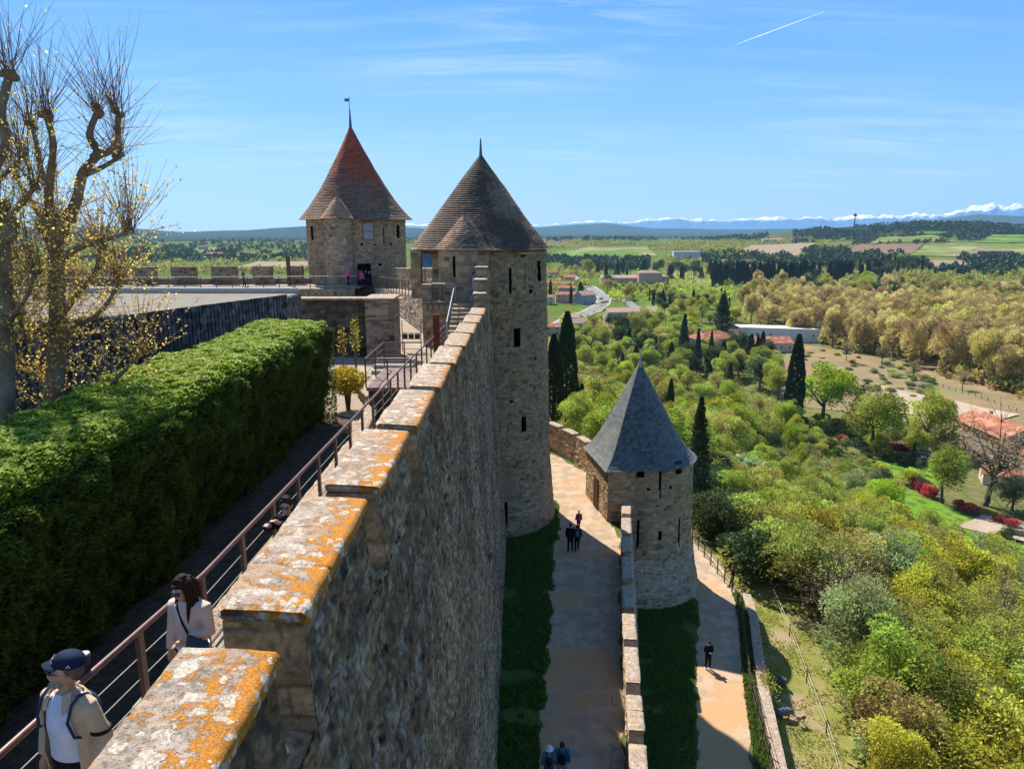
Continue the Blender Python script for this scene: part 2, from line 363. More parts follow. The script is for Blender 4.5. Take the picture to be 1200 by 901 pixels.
STONE = colmat('stone', spec=.1, amt=.4, bump=.8, fleck=.45); WALLST = colmat('rampart_stone', spec=.08, scale=10, amt=.5, bump=1.0, bscale=16, dist=.05, fleck=.9); ROOFM = colmat('roof_tiles', rough=.9, scale=8, amt=.3, bump=.4, bscale=20)
SLATE = colmat('slate_tiles', rough=.7, scale=6, amt=.25, bump=.5, bscale=22, spec=.3)
LICH = lichenmat('lichen_coping', .8, .8); LICH2 = lichenmat('lichen_coping_far', .25, .35)
DARKM = pm('unlit_interior', (.02, .018, .016), rough=1, bump=0)  # near-black colour stands in for the darkness inside openings
LEAD = pm('lead_grey', (.16, .19, .22), (.10, .12, .15), rough=.5, scale=5, metal=.3)
RUST = pm('brown_painted_steel', (.13, .055, .045), (.09, .04, .033), rough=.42, scale=12, bump=.06, spec=.5)
STEEL = pm('pale_steel', (.42, .44, .45), (.30, .32, .34), rough=.4, scale=9, bump=.05, metal=.6)
# ------------------------------------------------------------------ masonry surfaces
def ms(ch=.22, cw=.36, seed=1, rub=.5, amp=.03, mort=.025, jit=.35, rowvar=.35, c0=(.29, .245, .195), c1=(.42, .33, .22), c2=(.17, .155, .14),
       cm=(.36, .32, .27), wth=.5, pale=.0, mdep=1.0, rgh=0.0):
    return dict(ch=ch, cw=cw, seed=seed, rub=rub, amp=amp, mort=mort, jit=jit, rowvar=rowvar, c0=c0, c1=c1, c2=c2, cm=cm, wth=wth, pale=pale, mdep=mdep, rgh=rgh)
def stonegrid(mb, P, Nm, U, V, m, pin=True, keep=None, flip=False):
    e, r1, r2, r3 = masonry(U, V, m['ch'], m['cw'], m['seed'], m['rub'], m['jit'], m['mort'], m['rowvar'])
    w = fbm(U * .35, V * .35, 0, 4, m['seed'] + 11); w2 = fbm(U * 2.2, V * 2.2, 0, 3, m['seed'] + 23)
    c0, c1, c2, cm = [np.array(m[k]) for k in ('c0', 'c1', 'c2', 'cm')]
    c = c0 * (.62 + .76 * r1)[..., None]
    c = c + (c1 - c0) * (sstep(.62, .8, r2) * (.6 + .4 * r3))[..., None]
    c = c + (c2 - c0) * (sstep(.30, .12, r2) * .9)[..., None]
    c = c * (1 + m['wth'] * (w - .5) * 1.5)[..., None] * (.86 + .28 * w2)[..., None]
    if m['pale']:
        pl = sstep(.60, .68, fbm(U * 3.1, V * 3.1, 5, 4, m['seed'] + 31)) * m['pale']
        c = c + (np.array((.52, .50, .46)) - c) * pl[..., None]
    c = c + (cm * (.8 + .4 * w2)[..., None] - c) * ((1 - e) * .85)[..., None]
    d = m['amp'] * (e * (.35 + 1.0 * r3) * m['mdep'] + .35 * (w2 - .5) + .8 * (w - .5) - .6 * m['mdep'])
    if m['rgh']: d = d + m['rgh'] * (fbm(U * 9, V * 9, 1, 3, m['seed'] + 41) - .5) * 2 - m['rgh'] * 1.2 * sstep(.56, .66, fbm(U * 3.5, V * 5, 7, 3, m['seed'] + 43))
    if pin:
        d = d.copy(); d[0, :] = 0; d[-1, :] = 0; d[:, 0] = 0; d[:, -1] = 0
    P = P + Nm * d[..., None]
    a, b = P.shape[:2]
    ii = np.arange(a * b).reshape(a, b)
    q = np.stack([ii[:-1, :-1], ii[1:, :-1], ii[1:, 1:], ii[:-1, 1:]], -1)
    if flip: q = q[..., ::-1]
    q = q.reshape(-1, 4)
    if keep is not None: q = q[keep.reshape(-1)]
    c = c * np.array((.97, .88, .76))
    mb.add(P.reshape(-1, 3), q.tolist(), np.clip(c, 0.01, .9).reshape(-1, 3))
def qpatch(mb, p00, p10, p11, p01, step, m, pin=True, uo=0.0):
    """bilinear patch, normal = (p10-p00)x(p01-p00)"""
    p00, p10, p11, p01 = [np.array(p, float) for p in (p00, p10, p11, p01)]
    lu = max(np.linalg.norm(p10 - p00), np.linalg.norm(p11 - p01)); lv = max(np.linalg.norm(p01 - p00), np.linalg.norm(p11 - p10))
    nu = max(2, int(lu / step) + 1); nv = max(2, int(lv / step) + 1)
    u = np.linspace(0, 1, nu)[:, None, None]; v = np.linspace(0, 1, nv)[None, :, None]
    P = p00 * (1 - u) * (1 - v) + p10 * u * (1 - v) + p11 * u * v + p01 * (1 - u) * v
    n = np.cross(p10 - p00, p01 - p00); n = n / np.linalg.norm(n)
    U = (u * lu + uo)[..., 0] + 0 * v[..., 0]
    Vv = P[..., 2] if abs(n[2]) < .7 else (v * lv)[..., 0] + 0 * u[..., 0]
    stonegrid(mb, P, n, U, Vv, m, pin)
def wallbox(mb, x0, x1, y0, y1, z0, z1, step, m, rz=0.0, org=(0, 0), faces='xXyYZ'):
    """box of masonry; faces to build: x(-x) X(+x) y(-y) Y(+y) Z(top)"""
    def T(x, y, z):
        return (org[0] + x * cos(rz) - y * sin(rz), org[1] + x * sin(rz) + y * cos(rz), z)
    if 'y' in faces: qpatch(mb, T(x0, y0, z0), T(x1, y0, z0), T(x1, y0, z1), T(x0, y0, z1), step, m, uo=x0)
    if 'Y' in faces: qpatch(mb, T(x1, y1, z0), T(x0, y1, z0), T(x0, y1, z1), T(x1, y1, z1), step, m, uo=x0)
    if 'X' in faces: qpatch(mb, T(x1, y0, z0), T(x1, y1, z0), T(x1, y1, z1), T(x1, y0, z1), step, m, uo=y0)
    if 'x' in faces: qpatch(mb, T(x0, y1, z0), T(x0, y0, z0), T(x0, y0, z1), T(x0, y1, z1), step, m, uo=y0)
    if 'Z' in faces: qpatch(mb, T(x0, y0, z1), T(x1, y0, z1), T(x1, y1, z1), T(x0, y1, z1), step, m)
def wallrun(mb, a, b, th, z0a, z1a, z0b, z1b, step, m, ends=True):
    """wall segment between plan points a and b, thickness th to the left of a->b centred"""
    a = Vector((a[0], a[1])); b = Vector((b[0], b[1])); d = (b - a).normalized(); n = Vector((d.y, -d.x)) * th / 2   # right side
    R0 = a + n; R1 = b + n; L0 = a - n; L1 = b - n
    qpatch(mb, (*R0, z0a), (*R1, z0b), (*R1, z1b), (*R0, z1a), step, m)
    qpatch(mb, (*L1, z0b), (*L0, z0a), (*L0, z1a), (*L1, z1b), step, m)
    qpatch(mb, (*R0, z1a), (*R1, z1b), (*L1, z1b), (*L0, z1a), step, m)
    if ends:
        qpatch(mb, (*L0, z0a), (*R0, z0a), (*R0, z1a), (*L0, z1a), step, m)
        qpatch(mb, (*R1, z0b), (*L1, z0b), (*L1, z1b), (*R1, z1b), step, m)
def slab(mb, a, b, w, h, seg, seed=0, slope=0.0, rnd=.03, amp=.012, bias=.5):
    """worn stone slab: rounded-rectangle section swept from a to b (a, b at the middle of the top); Col.r = lichen bias, higher on the +x side"""
    a = np.array(a, float); b = np.array(b, float); L = np.linalg.norm(b - a); d = (b - a) / L
    s = np.cross(d, (0, 0, 1)); s /= np.linalg.norm(s); up = np.cross(s, d)
    sec = []
    nw = max(4, int(w / seg)); nh = max(2, int(h / seg))
    for i in range(nw + 1): sec.append((-w / 2 + w * i / nw, 0))
    for i in range(1, nh + 1): sec.append((w / 2, -h * i / nh))
    for i in range(1, nw + 1): sec.append((w / 2 - w * i / nw, -h))
    for i in range(1, nh): sec.append((-w / 2, -h + h * i / nh))
    sec = np.array(sec)
    nl = max(3, int(L / seg) + 1)
    # squash the corners to round them
    cx = sec[:, 0]; cz = sec[:, 1] + h / 2
    kx = np.abs(cx) / (w / 2); kz = np.abs(cz) / (h / 2)
    corner = np.clip((kx - (1 - rnd * 2 / w)) / (rnd * 2 / w + 1e-6), 0, 1) * np.clip((kz - (1 - rnd * 2 / h)) / (rnd * 2 / h + 1e-6), 0, 1)
    cx = cx - np.sign(cx) * corner * rnd * .55; cz = cz - np.sign(cz) * corner * rnd * .55
    t = np.linspace(0, 1, nl)
    ends = np.clip(np.minimum(t, 1 - t) * L / rnd, 0, 1); inset = (1 - np.sqrt(1 - (1 - ends) ** 2)) * rnd
    P = a + d * (t * L)[:, None, None] + s * (cx[None, :] * (1 - inset[:, None] / (w / 2)))[..., None] + up * ((cz[None, :] * (1 - inset[:, None] / (h / 2))) - h / 2 + slope * cx[None, :])[..., None]
    X, Y, Z = P[..., 0], P[..., 1], P[..., 2]
    n3 = (fbm(X * 3, Y * 3, Z * 3, 3, seed) - .5) * 2; n4 = (fbm(X * 11, Y * 11, Z * 11, 2, seed + 3) - .5) * 2
    ctr = a + d * (t * L)[:, None, None] - up * h / 2
    out = P - ctr; out /= np.linalg.norm(out, axis=-1, keepdims=True) + 1e-9
    P = P + out * (n3 * amp * 1.6 + n4 * amp * .7)[..., None]
    k = len(sec)
    side = np.clip((cx / (w / 2)) * .5 + .5, 0, 1)
    Cc = np.zeros(P.shape); Cc[..., 0] = np.clip(bias + .6 * (side ** 2)[None, :] - .15, 0, 1); Cc[..., 1] = .5
    ii = np.arange(nl * k).reshape(nl, k); jn = np.roll(ii, -1, axis=1)
    q = np.stack([ii[:-1], ii[1:], jn[1:], jn[:-1]], -1).reshape(-1, 4)[:, ::-1]
    F = q.tolist() + [tuple(ii[0, ::-1][::-1]), tuple(ii[-1, ::-1])]
    mb.add(P.reshape(-1, 3), F, Cc.reshape(-1, 3))

def outline_pts(kind, step, **k):
    """closed plan outline, counter-clockwise, evenly spaced"""
    if kind == 'circle':
        n = int(2 * pi * k['r'] / step); a = np.arange(n) * 2 * pi / n + k.get('a0', 0.0)
        return np.stack([k['c'][0] + k['r'] * np.cos(a), k['c'][1] + k['r'] * np.sin(a)], -1)
    pts = np.array(k['pts'], float); out = []
    for i in range(len(pts)):
        p, q = pts[i], pts[(i + 1) % len(pts)]; n = max(1, int(np.linalg.norm(q - p) / step))
        for j in range(n): out.append(p + (q - p) * j / n)
    return np.array(out)
def tower_body(mb, O, ctr, z0, z1, scale, step, m, holes=()):
    """masonry skin over outline O; scale(z) batters it; holes: (px, py, half width, half height, depth) given as (point, w, h)"""
    ctr = np.array(ctr); per = np.linalg.norm(np.roll(O, -1, 0) - O, axis=1); U = np.concatenate([[0], np.cumsum(per)])
    Oc = np.concatenate([O, O[:1]])
    nz = int((z1 - z0) / step) + 1; Z = np.linspace(z0, z1, nz)
    sc = scale(Z)
    P = np.zeros((len(Oc), nz, 3)); P[..., :2] = ctr + (Oc - ctr)[:, None, :] * sc[None, :, None]; P[..., 2] = Z[None, :]
    t = np.roll(Oc[:-1], -1, 0) - np.roll(Oc[:-1], 1, 0); n = np.stack([t[:, 1], -t[:, 0]], -1); n /= np.linalg.norm(n, axis=1, keepdims=True)
    n = np.concatenate([n, n[:1]])
    Nm = np.zeros_like(P); Nm[..., :2] = n[:, None, :]
    mid = (P[:-1, :-1] + P[1:, 1:]) / 2
    keep = np.ones(mid.shape[:2], bool)
    for (hp, hw, hh) in holes:
        d = np.hypot(mid[..., 0] - hp[0], mid[..., 1] - hp[1])
        keep &= ~((d < hw) & (np.abs(mid[..., 2] - hp[2]) < hh))
    stonegrid(mb, P, Nm, U[:, None] + 0 * Z[None, :], Z[None, :] + 0 * U[:, None], m, pin=False, keep=keep)
def roof_skin(mb, O, apex, z0, prof, rows, seed, pal, tw=.17, amp=.035, rag=.02):
    """tiled roof from outline O (at z0) to the apex; prof(s) = share of the outline left at height share s; pal(r1,r2,r3,s,ang)->colour"""
    Oc = np.concatenate([O, O[:1]]); apex = np.array(apex, float)
    per = np.concatenate([[0], np.cumsum(np.linalg.norm(Oc[1:] - Oc[:-1], axis=1))]); PER = per[-1]
    S = []; R = []
    for i in range(rows):
        S += [i / rows, (i + .93) / rows]; R += [i, i]
    S.append(1.0); R.append(rows); S = np.array(S); R = np.array(R)
    pr = prof(S)
    rag_ = (hsh((per[:, None] * pr[None, :] / tw).astype(int), R[None, :], 0, seed) - .5) * rag
    P = np.zeros((len(Oc), len(S), 3))
    P[..., :2] = apex[:2] + (Oc - apex[:2])[:, None, :] * pr[None, :, None]
    P[..., 2] = z0 + (apex[2] - z0) * S[None, :] + rag_
    lift = np.tile([amp, .0], rows).tolist() + [0]
    ctrd = P[..., :2] - apex[:2]; nn = ctrd / (np.linalg.norm(ctrd, axis=-1, keepdims=True) + 1e-6)
    wob = (fbm(per[:, None] * .5, R[None, :] * .15, 0, 3, seed) - .5) * .10
    P[..., :2] += nn * (np.array(lift)[None, :] + wob)[..., None] * np.minimum(1, pr * 3)[None, :, None]
    rr = R[None, :] + 0 * per[:, None].astype(int)
    cell = np.floor(per[:, None] * np.maximum(pr, .03)[None, :] / tw + .5 * (R[None, :] % 2)).astype(int)
    r1 = hsh(cell, rr, 1, seed); r2 = hsh(cell, rr, 2, seed); r3 = fbm(P[..., 0] * .45, P[..., 1] * .45, P[..., 2] * .45, 4, seed + 4)
    C = pal(r1, r2, r3, S[None, :] + 0 * r1, np.arctan2(ctrd[..., 1], ctrd[..., 0]))
    a, b = P.shape[:2]; ii = np.arange(a * b).reshape(a, b)
    q = np.stack([ii[:-1, :-1], ii[1:, :-1], ii[1:, 1:], ii[:-1, 1:]], -1).reshape(-1, 4)
    mb.add(P.reshape(-1, 3), q.tolist(), np.clip(C, .01, .9).reshape(-1, 3))
    # soffit
    n = len(O); V = [(*p, z0) for p in O] + [(apex[0], apex[1], z0 + .02)]
    mb.add(V, [(i, n, (i + 1) % n) for i in range(n)], (.10, .07, .05))
def cyl_hit(px, py, c, rfun):
    """point where the photo's pixel ray meets a battered round tower"""
    r = ray(px, py); lo, hi = .1, None
    t = 0.02; prev = None
    while t < .25:
        x, y, z = r[0] * t, r[1] * t, r[2] * t
        if math.hypot(x - c[0], y - c[1]) <= rfun(z): return Vector((x, y, z))
        t += .00005
    return None
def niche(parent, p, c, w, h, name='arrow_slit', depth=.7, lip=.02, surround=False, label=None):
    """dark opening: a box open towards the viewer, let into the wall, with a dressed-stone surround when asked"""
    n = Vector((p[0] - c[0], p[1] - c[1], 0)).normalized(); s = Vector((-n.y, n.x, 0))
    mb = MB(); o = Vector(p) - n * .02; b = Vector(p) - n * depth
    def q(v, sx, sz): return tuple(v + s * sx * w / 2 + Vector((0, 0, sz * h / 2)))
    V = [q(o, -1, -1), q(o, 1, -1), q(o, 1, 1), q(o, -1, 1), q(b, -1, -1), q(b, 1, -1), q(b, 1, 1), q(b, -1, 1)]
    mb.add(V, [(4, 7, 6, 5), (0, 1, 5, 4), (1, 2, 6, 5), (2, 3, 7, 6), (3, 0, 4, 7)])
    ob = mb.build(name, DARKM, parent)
    if surround:
        ms_ = MB(); t = .14; f = Vector(p) + n * .035
        rz = atan2(s.y, s.x)
        for (sx, sz, dx_, dz_) in ((-1, 0, t, h + 2 * t), (1, 0, t, h + 2 * t), (0, 1, w, t), (0, -1, w, t)):
            cc = f + s * sx * (w / 2 + t / 2) + Vector((0, 0, sz * (h / 2 + t / 2))) - n * .10
            ms_.box(cc, (dx_, .24, dz_), rz, (.40, .33, .25))
        ms_.build('stone_surround', STONE, ob)
    return ob

# ================================================================== THE MAIN RAMPART
def XT(y): return -1.80 + 0.0115 * y                      # outer edge of the parapet
BAT = 1.02 / 15.0                                          # batter of the outer face
ZLOW = -18.5                                               # inner ward ground
MER = [(1.9, 4.72, -3.0), (5.35, 7.80, -3.0), (8.55, 11.0, -3.1), (11.85, 14.45, -3.22), (15.4, 18.0, -3.33), (19.05, 21.7, -3.47),
       (22.8, 25.4, -3.6), (26.6, 29.2, -3.72), (30.4, 32.9, -3.82), (34.1, 36.7, -3.9)]
def ZT(y): return float(np.interp(y, [m_[0] for m_ in MER] + [44], [m_[2] for m_ in MER] + [-3.95]))
def ZW(y): return -4.95 - .0155 * (y - 5)                  # wall walk
rampart = empty('rampart_wall', (-2, 20, ZLOW), 0, 'high stone rampart wall with lichen-covered merlons running from the bottom edge to the round tower', 'wall')
def childof(o, par):
    o.parent = par; o.matrix_parent_inverse = Matrix.Translation(-par.location); return o
SAVE_LINK = link
def W_(mb, name, mat, par, **k):
    """build in world coordinates, parented to an Empty that stands elsewhere (no rotation)"""
    o = mb.build(name, mat, None, **k); return childof(o, par)
MSW = ms(.12, .19, 3, rub=1.1, amp=.024, mort=.020, c0=(.265, .195, .135), c1=(.43, .31, .19), c2=(.115, .095, .078), cm=(.165, .13, .10), wth=1.1, pale=.6, rgh=.036)
mb = MB()
def face_part(y0, y1, st, stz):
    ny = int((y1 - y0) / st) + 1; Y = np.linspace(y0, y1, ny)
    top = np.array([ZT(y) - 1.16 for y in Y]); nz = int(14.0 / stz) + 1
    T = np.linspace(0, 1, nz); Z = ZLOW - .3 + (top[:, None] - ZLOW + .3) * T[None, :]
    ztp = np.array([ZT(y) for y in Y])[:, None]
    P = np.zeros((ny, nz, 3)); P[..., 1] = Y[:, None]; P[..., 2] = Z
    P[..., 0] = (XT(Y)[:, None] if False else np.array([XT(y) for y in Y])[:, None]) + (ztp - Z) * BAT
    P[..., 0] += .12 * (fbm(Y[:, None] * .35, Z * .35, 0, 3, 77) - .5) * sstep(0, 3, ztp - Z)
    Nm = np.zeros_like(P); Nm[..., 0] = 1
    stonegrid(mb, P, Nm, Y[:, None] + 0 * Z, Z, MSW, pin=False)
face_part(1.5, 9.0, .032, .05); face_part(9.0, 18, .05, .06); face_part(18, 41.6, .085, .07)
W_(mb, 'outer_face', WALLST, rampart)
# body of the wall under the crenels, and its inner face down to the yard
mb = MB()
MSI = ms(.22, .36, 5, rub=.6, amp=.04, c0=(.26, .22, .18))
qpatch(mb, (-2.47, 42, -7), (-2.47, 1.5, -7), (-2.47, 1.5, ZT(2) - 1.12), (-2.47, 42, ZT(42) - 1.12), .15, MSI)
W_(mb, 'inner_face', STONE, rampart)
mb = MB(); yy = 1.5
while yy < 41.5:
    y2 = yy + 1.1
    qpatch(mb, (XT(yy) - .66, yy, ZT(yy) - 1.13), (XT(yy) + .06, yy, ZT(yy) - 1.16), (XT(y2) + .06, y2, ZT(y2) - 1.16), (XT(y2) - .66, y2, ZT(y2) - 1.13), .05, ms(.5, .5, 9, amp=.05, pale=.3, rgh=.05, c0=(.30, .22, .14)), pin=False)
    yy = y2
W_(mb, 'crenel_sill', STONE, rampart)
MSM = ms(.27, .62, 13, rub=.15, amp=.022, mort=.016, jit=.22, rowvar=.12, c0=(.33, .265, .185), c1=(.40, .31, .20), c2=(.24, .20, .155), cm=(.20, .17, .14), wth=.5)
for i, (y0, y1, zt) in enumerate(MER):
    x0, x1 = XT((y0 + y1) / 2) - .66, XT((y0 + y1) / 2)
    st = .035 if i < 2 else (.06 if i < 4 else .11)
    mb = MB()
    msx = dict(MSM); msx['seed'] = 13 + i
    zb = zt - 1.30
    h = .15
    # near, far, inner faces dressed; outer face rubble
    qpatch(mb, (x0, y0, zb), (x1 + BAT * 1.18, y0, zb), (x1, y0, zt - h), (x0, y0, zt - h), st, msx)
    qpatch(mb, (x1 + BAT * 1.18, y1, zb), (x0, y1, zb), (x0, y1, zt - h), (x1, y1, zt - h), st, msx)
    qpatch(mb, (x0, y1, zb), (x0, y0, zb), (x0, y0, zt - h), (x0, y1, zt - h), st, msx)
    qpatch(mb, (x1 + BAT * 1.18 + .01, y0, zb - .0), (x1 + BAT * 1.18 + .01, y1, zb - .0), (x1, y1, zt - h), (x1, y0, zt - h), st, dict(MSW, seed=30 + i), pin=True)
    mer = W_(mb, 'merlon', WALLST, rampart)
    # coping: two slabs butted
    cut = y0 + (y1 - y0) * (.0 if i == 0 else (.30 if i == 1 else .5 + .08 * ((i * 37) % 5 - 2)))
    parts = [(y0 - .04, y1 + .04)] if i == 0 else [(y0 - .04, cut - .004), (cut + .004, y1 + .04)]
    for j, (ya, yb) in enumerate(parts):
        s_ = MB(); dz = -.012 * j
        seg = .028 if i < 2 else (.045 if i < 4 else .09)
        slab(s_, ((x0 + x1) / 2 + .02, ya, zt + dz), ((x0 + x1) / 2 + .02, yb, zt + dz - .004 * (yb - ya)), .74, .15, seg, seed=i * 5 + j, slope=-.05, rnd=.03, amp=.014, bias=.62 if i < 3 else .45)
        o = s_.build('coping_slab', LICH if i < 6 else LICH2, None, smooth=True); o.parent = mer
# stepped blocks rising at the tower
for (y0, y1, zt) in ((37.2, 38.1, -3.2), (38.15, 39.1, -2.55), (39.15, 40.3, -1.95)):
    mb = MB(); xa, xb = XT(y0) - .62, XT(y0) + .02
    wallbox(mb, xa, xb, y0, y1, zt - 1.7, zt - .13, .1, dict(MSM, seed=int(y0)))
    st_ = W_(mb, 'merlon', STONE, rampart)
    s_ = MB(); slab(s_, ((xa + xb) / 2, y0 - .05, zt), ((xa + xb) / 2, y1, zt), .72, .13, .09, seed=int(y0), bias=.1)
    o = s_.build('coping_slab', LICH2, None, smooth=True); o.parent = st_

# ================================================================== ROUND TOWERS
def finial(parent, p, h, r, vane=False):
    mb = MB(); mb.tube([(p[0], p[1], p[2] - h * .45), (p[0], p[1], p[2] - h * .12), (p[0], p[1], p[2]), (p[0], p[1], p[2] + h)], [r * 2.6, r * 1.5, r, r * .35], 10)
    if vane:
        mb.tube([(p[0], p[1], p[2] + h), (p[0], p[1], p[2] + h * 1.7)], .03, 6)
        mb.box((p[0] - .22, p[1], p[2] + h * 1.5), (.5, .03, .28))
    return W_(mb, 'finial', LEAD, parent)
def pal_brown(r1, r2, r3, s, a):
    c = np.array((.215, .14, .092)) * (.5 + 1.0 * r1)[..., None]
    c = c + (np.array((.30, .15, .09)) - c) * (sstep(.72, .86, r2) * .7)[..., None]
    c = c + (np.array((.24, .22, .165)) - c) * (sstep(.50, .66, r3) * .65)[..., None]       # lichen bloom
    c = c + (np.array((.06, .05, .042)) - c) * (sstep(.48, .38, r3) * .75)[..., None]
    return c
def pal_red(r1, r2, r3, s, a):
    red = np.array((.33, .085, .045)); old = np.array((.20, .125, .085))
    k = sstep(.10, .75, s + (r3 - .5) * .9)
    c = (old + (red - old) * k[..., None]) * (.6 + .8 * r1)[..., None]
    c = c + (np.array((.30, .26, .19)) - c) * (sstep(.80, .95, r2) * .45 * (1 - k))[..., None]
    return c * (.8 + .45 * r3)[..., None]
def pal_slate(r1, r2, r3, s, a):
    c = np.array((.105, .117, .118)) * (.62 + .72 * r1)[..., None]
    c = c + (np.array((.19, .185, .16)) - c) * (sstep(.52, .70, r3) * .45)[..., None]
    return c
# --- main round tower
MT = (-1.4, 45.0)
def mt_scale(z):
    z = np.asarray(z, float); return 1 + .09 * np.clip((-1 - z) / 12, 0, 1) + .13 * np.clip((-13 - z) / 5.5, 0, 1) ** 1.3
mtr = lambda z: 3.5 * float(mt_scale(z))
main_tower = empty('round_tower', (MT[0], MT[1], ZLOW), 0, 'tall round stone tower with brown tiled cone roof where the rampart ends', 'tower')
slits = [(598, 329, .15, 1.5, 'arrow_slit', False), (631.5, 318, .42, 1.25, 'window', True), (606.5, 395.5, .42, 1.15, 'window', True),
         (613.5, 497, .36, 1.0, 'window', True), (592.5, 606, .2, 1.9, 'arrow_slit', False), (622, 342, .24, .24, 'putlog_hole', False), (612, 300, .2, .2, 'putlog_hole', False), (600, 470, .2, .2, 'putlog_hole', False), (627, 420, .2, .2, 'putlog_hole', False)]
hl = []
for (px, py, w, h, nm, sr) in slits:
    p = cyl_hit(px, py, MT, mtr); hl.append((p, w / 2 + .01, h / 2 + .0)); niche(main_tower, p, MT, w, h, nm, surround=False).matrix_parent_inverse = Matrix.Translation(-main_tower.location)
MS1 = ms(.155, .24, 41, rub=.8, amp=.045, mort=.024, c0=(.29, .225, .15), c1=(.41, .30, .18), c2=(.17, .14, .105), cm=(.32, .265, .195), wth=.6, rgh=.012)
mb = MB(); tower_body(mb, outline_pts('circle', .085, c=MT, r=3.5, a0=-pi), MT, ZLOW - .3, -1.15, mt_scale, .085, MS1, hl)
W_(mb, 'tower_wall', STONE, main_tower)
mb = MB(); O = outline_pts('circle', .25, c=MT, r=3.62)
for (z, s_) in ((-1.42, .99), (-1.30, 1.03)):
    tower_body(mb, O, MT, z, z + .12, lambda z_, q=s_: q + 0 * z_, .12, ms(.4, .8, 3, amp=.01, rub=0, c0=(.36, .29, .2)))
W_(mb, 'cornice', STONE, main_tower)
mb = MB(); roof_skin(mb, outline_pts('circle', .09, c=(-1.98, 45), r=4.17), (-1.88, 45, 4.45), -1.13, lambda s: 1 - s + .03 * np.exp(-s * 14), 44, 5, pal_brown, .18, .045)
rf = W_(mb, 'tiled_roof', ROOFM, main_tower)
finial(main_tower, (-1.88, 45, 4.35), .95, .10)
# --- stair turret on its inner side
TT = (-2.72, 41.7)
turret = empty('turret', (0, 0, 0)); turret.parent = main_tower; turret.matrix_parent_inverse = Matrix.Translation(-main_tower.location)
mb = MB(); MSD = ms(.28, .48, 17, rub=.1, amp=.02, mort=.016, jit=.25, rowvar=.2, c0=(.34, .275, .195), c1=(.41, .32, .21), c2=(.21, .175, .135), cm=(.37, .32, .25), wth=.4)
p = cyl_hit(532.5, 313, TT, lambda z: 1.5); 
tower_body(mb, outline_pts('circle', .08, c=TT, r=1.5, a0=-pi), TT, -4.0, -1.13, lambda z: 1 + 0 * z, .08, MSD, [(p, .1, .6)])
o = mb.build('turret_wall', STONE, turret)
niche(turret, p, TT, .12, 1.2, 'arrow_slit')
mb = MB(); roof_skin(mb, outline_pts('circle', .09, c=TT, r=1.66), (TT[0], TT[1], .88), -1.10, lambda s: 1 - s + .03 * np.exp(-s * 14), 18, 8, lambda *a: pal_brown(*a) * 1.35, .17, .04)
mb.build('turret_roof', ROOFM, turret)
mb = MB(); mb.tube([(TT[0], TT[1], .7), (TT[0], TT[1], .95), (TT[0], TT[1], 1.25)], [.12, .06, .03], 8); mb.build('turret_finial', LEAD, turret)
# --- porch under the overhanging roof: two piers, landing and its wall
mb = MB(); wallbox(mb, -5.95, -5.35, 42.6, 43.3, -4.0, -1.15, .12, dict(MSD, seed=51)); W_(mb, 'porch_pier', STONE, main_tower)
mb = MB(); wallbox(mb, -4.72, -4.0, 43.0, 44.2, -4.0, -1.15, .12, dict(MSD, seed=52)); W_(mb, 'porch_pier', STONE, main_tower)
mb = MB(); wallbox(mb, -5.95, -1.9, 42.7, 43.0, -1.42, -1.16, .2, ms(.3, 1.5, 3, amp=.01, c0=(.2, .14, .09))); W_(mb, 'porch_beam', STONE, main_tower)

# --- red-roofed tower at the far end
RT = (-15.9, 75.0); RR = 4.95
red_tower = empty('red_roofed_tower', (RT[0], RT[1], -24), 0, 'large round stone tower with steep red tiled roof and weather vane', 'tower')
MSR = ms(.20, .34, 61, rub=.7, amp=.05, mort=.03, c0=(.30, .24, .165), c1=(.39, .295, .185), c2=(.19, .155, .12), cm=(.33, .275, .20), wth=.5)
hl = []
for (px, py, w, h, nm) in ((381, 276, .16, 1.5, 'arrow_slit'), (449.5, 277, .16, 1.6, 'arrow_slit'), (466, 271, .5, 1.3, 'window'), (366, 273, .5, 1.3, 'window'),
                           (424.5, 287, .25, .25, 'putlog_hole'), (440, 287, .25, .25, 'putlog_hole'), (458, 286, .25, .25, 'putlog_hole'), (445.5, 310, .3, .3, 'putlog_hole'), (427, 323, 1.2, 2.2, 'doorway')):
    p = cyl_hit(px, py, RT, lambda z: RR); hl.append((p, w / 2, h / 2))
    niche(red_tower, p, RT, w, h, nm).matrix_parent_inverse = Matrix.Translation(-red_tower.location)
mb = MB(); tower_body(mb, outline_pts('circle', .13, c=RT, r=RR, a0=-pi), RT, -9.5, .95, lambda z: 1 + 0 * z, .13, MSR, hl); W_(mb, 'tower_wall', STONE, red_tower)
RTT = (-16.55, 69.9)
mb = MB(); tower_body(mb, outline_pts('circle', .13, c=RTT, r=1.35, a0=-pi), RTT, -6, .95, lambda z: 1 + 0 * z, .13, dict(MSR, rub=.2, c0=(.31, .27, .225))); W_(mb, 'turret_wall', STONE, red_tower)
p = cyl_hit(397, 275, RTT, lambda z: 1.35); niche(red_tower, p, RTT, .14, 1.2).matrix_parent_inverse = Matrix.Translation(-red_tower.location)
mb = MB(); roof_skin(mb, outline_pts('circle', .13, c=RTT, r=1.6), (RTT[0], RTT[1], 3.2), 1.0, lambda s: 1 - s + .05 * np.exp(-s * 10), 18, 9, lambda *a: pal_brown(*a) * np.array((1.6, 1.35, 1.2)), .2, .05); W_(mb, 'turret_roof', ROOFM, red_tower)
mb = MB(); mb.tube([(*RTT, 2.9), (*RTT, 3.4), (*RTT, 4.1)], [.16, .09, .03], 8); W_(mb, 'turret_finial', LEAD, red_tower)
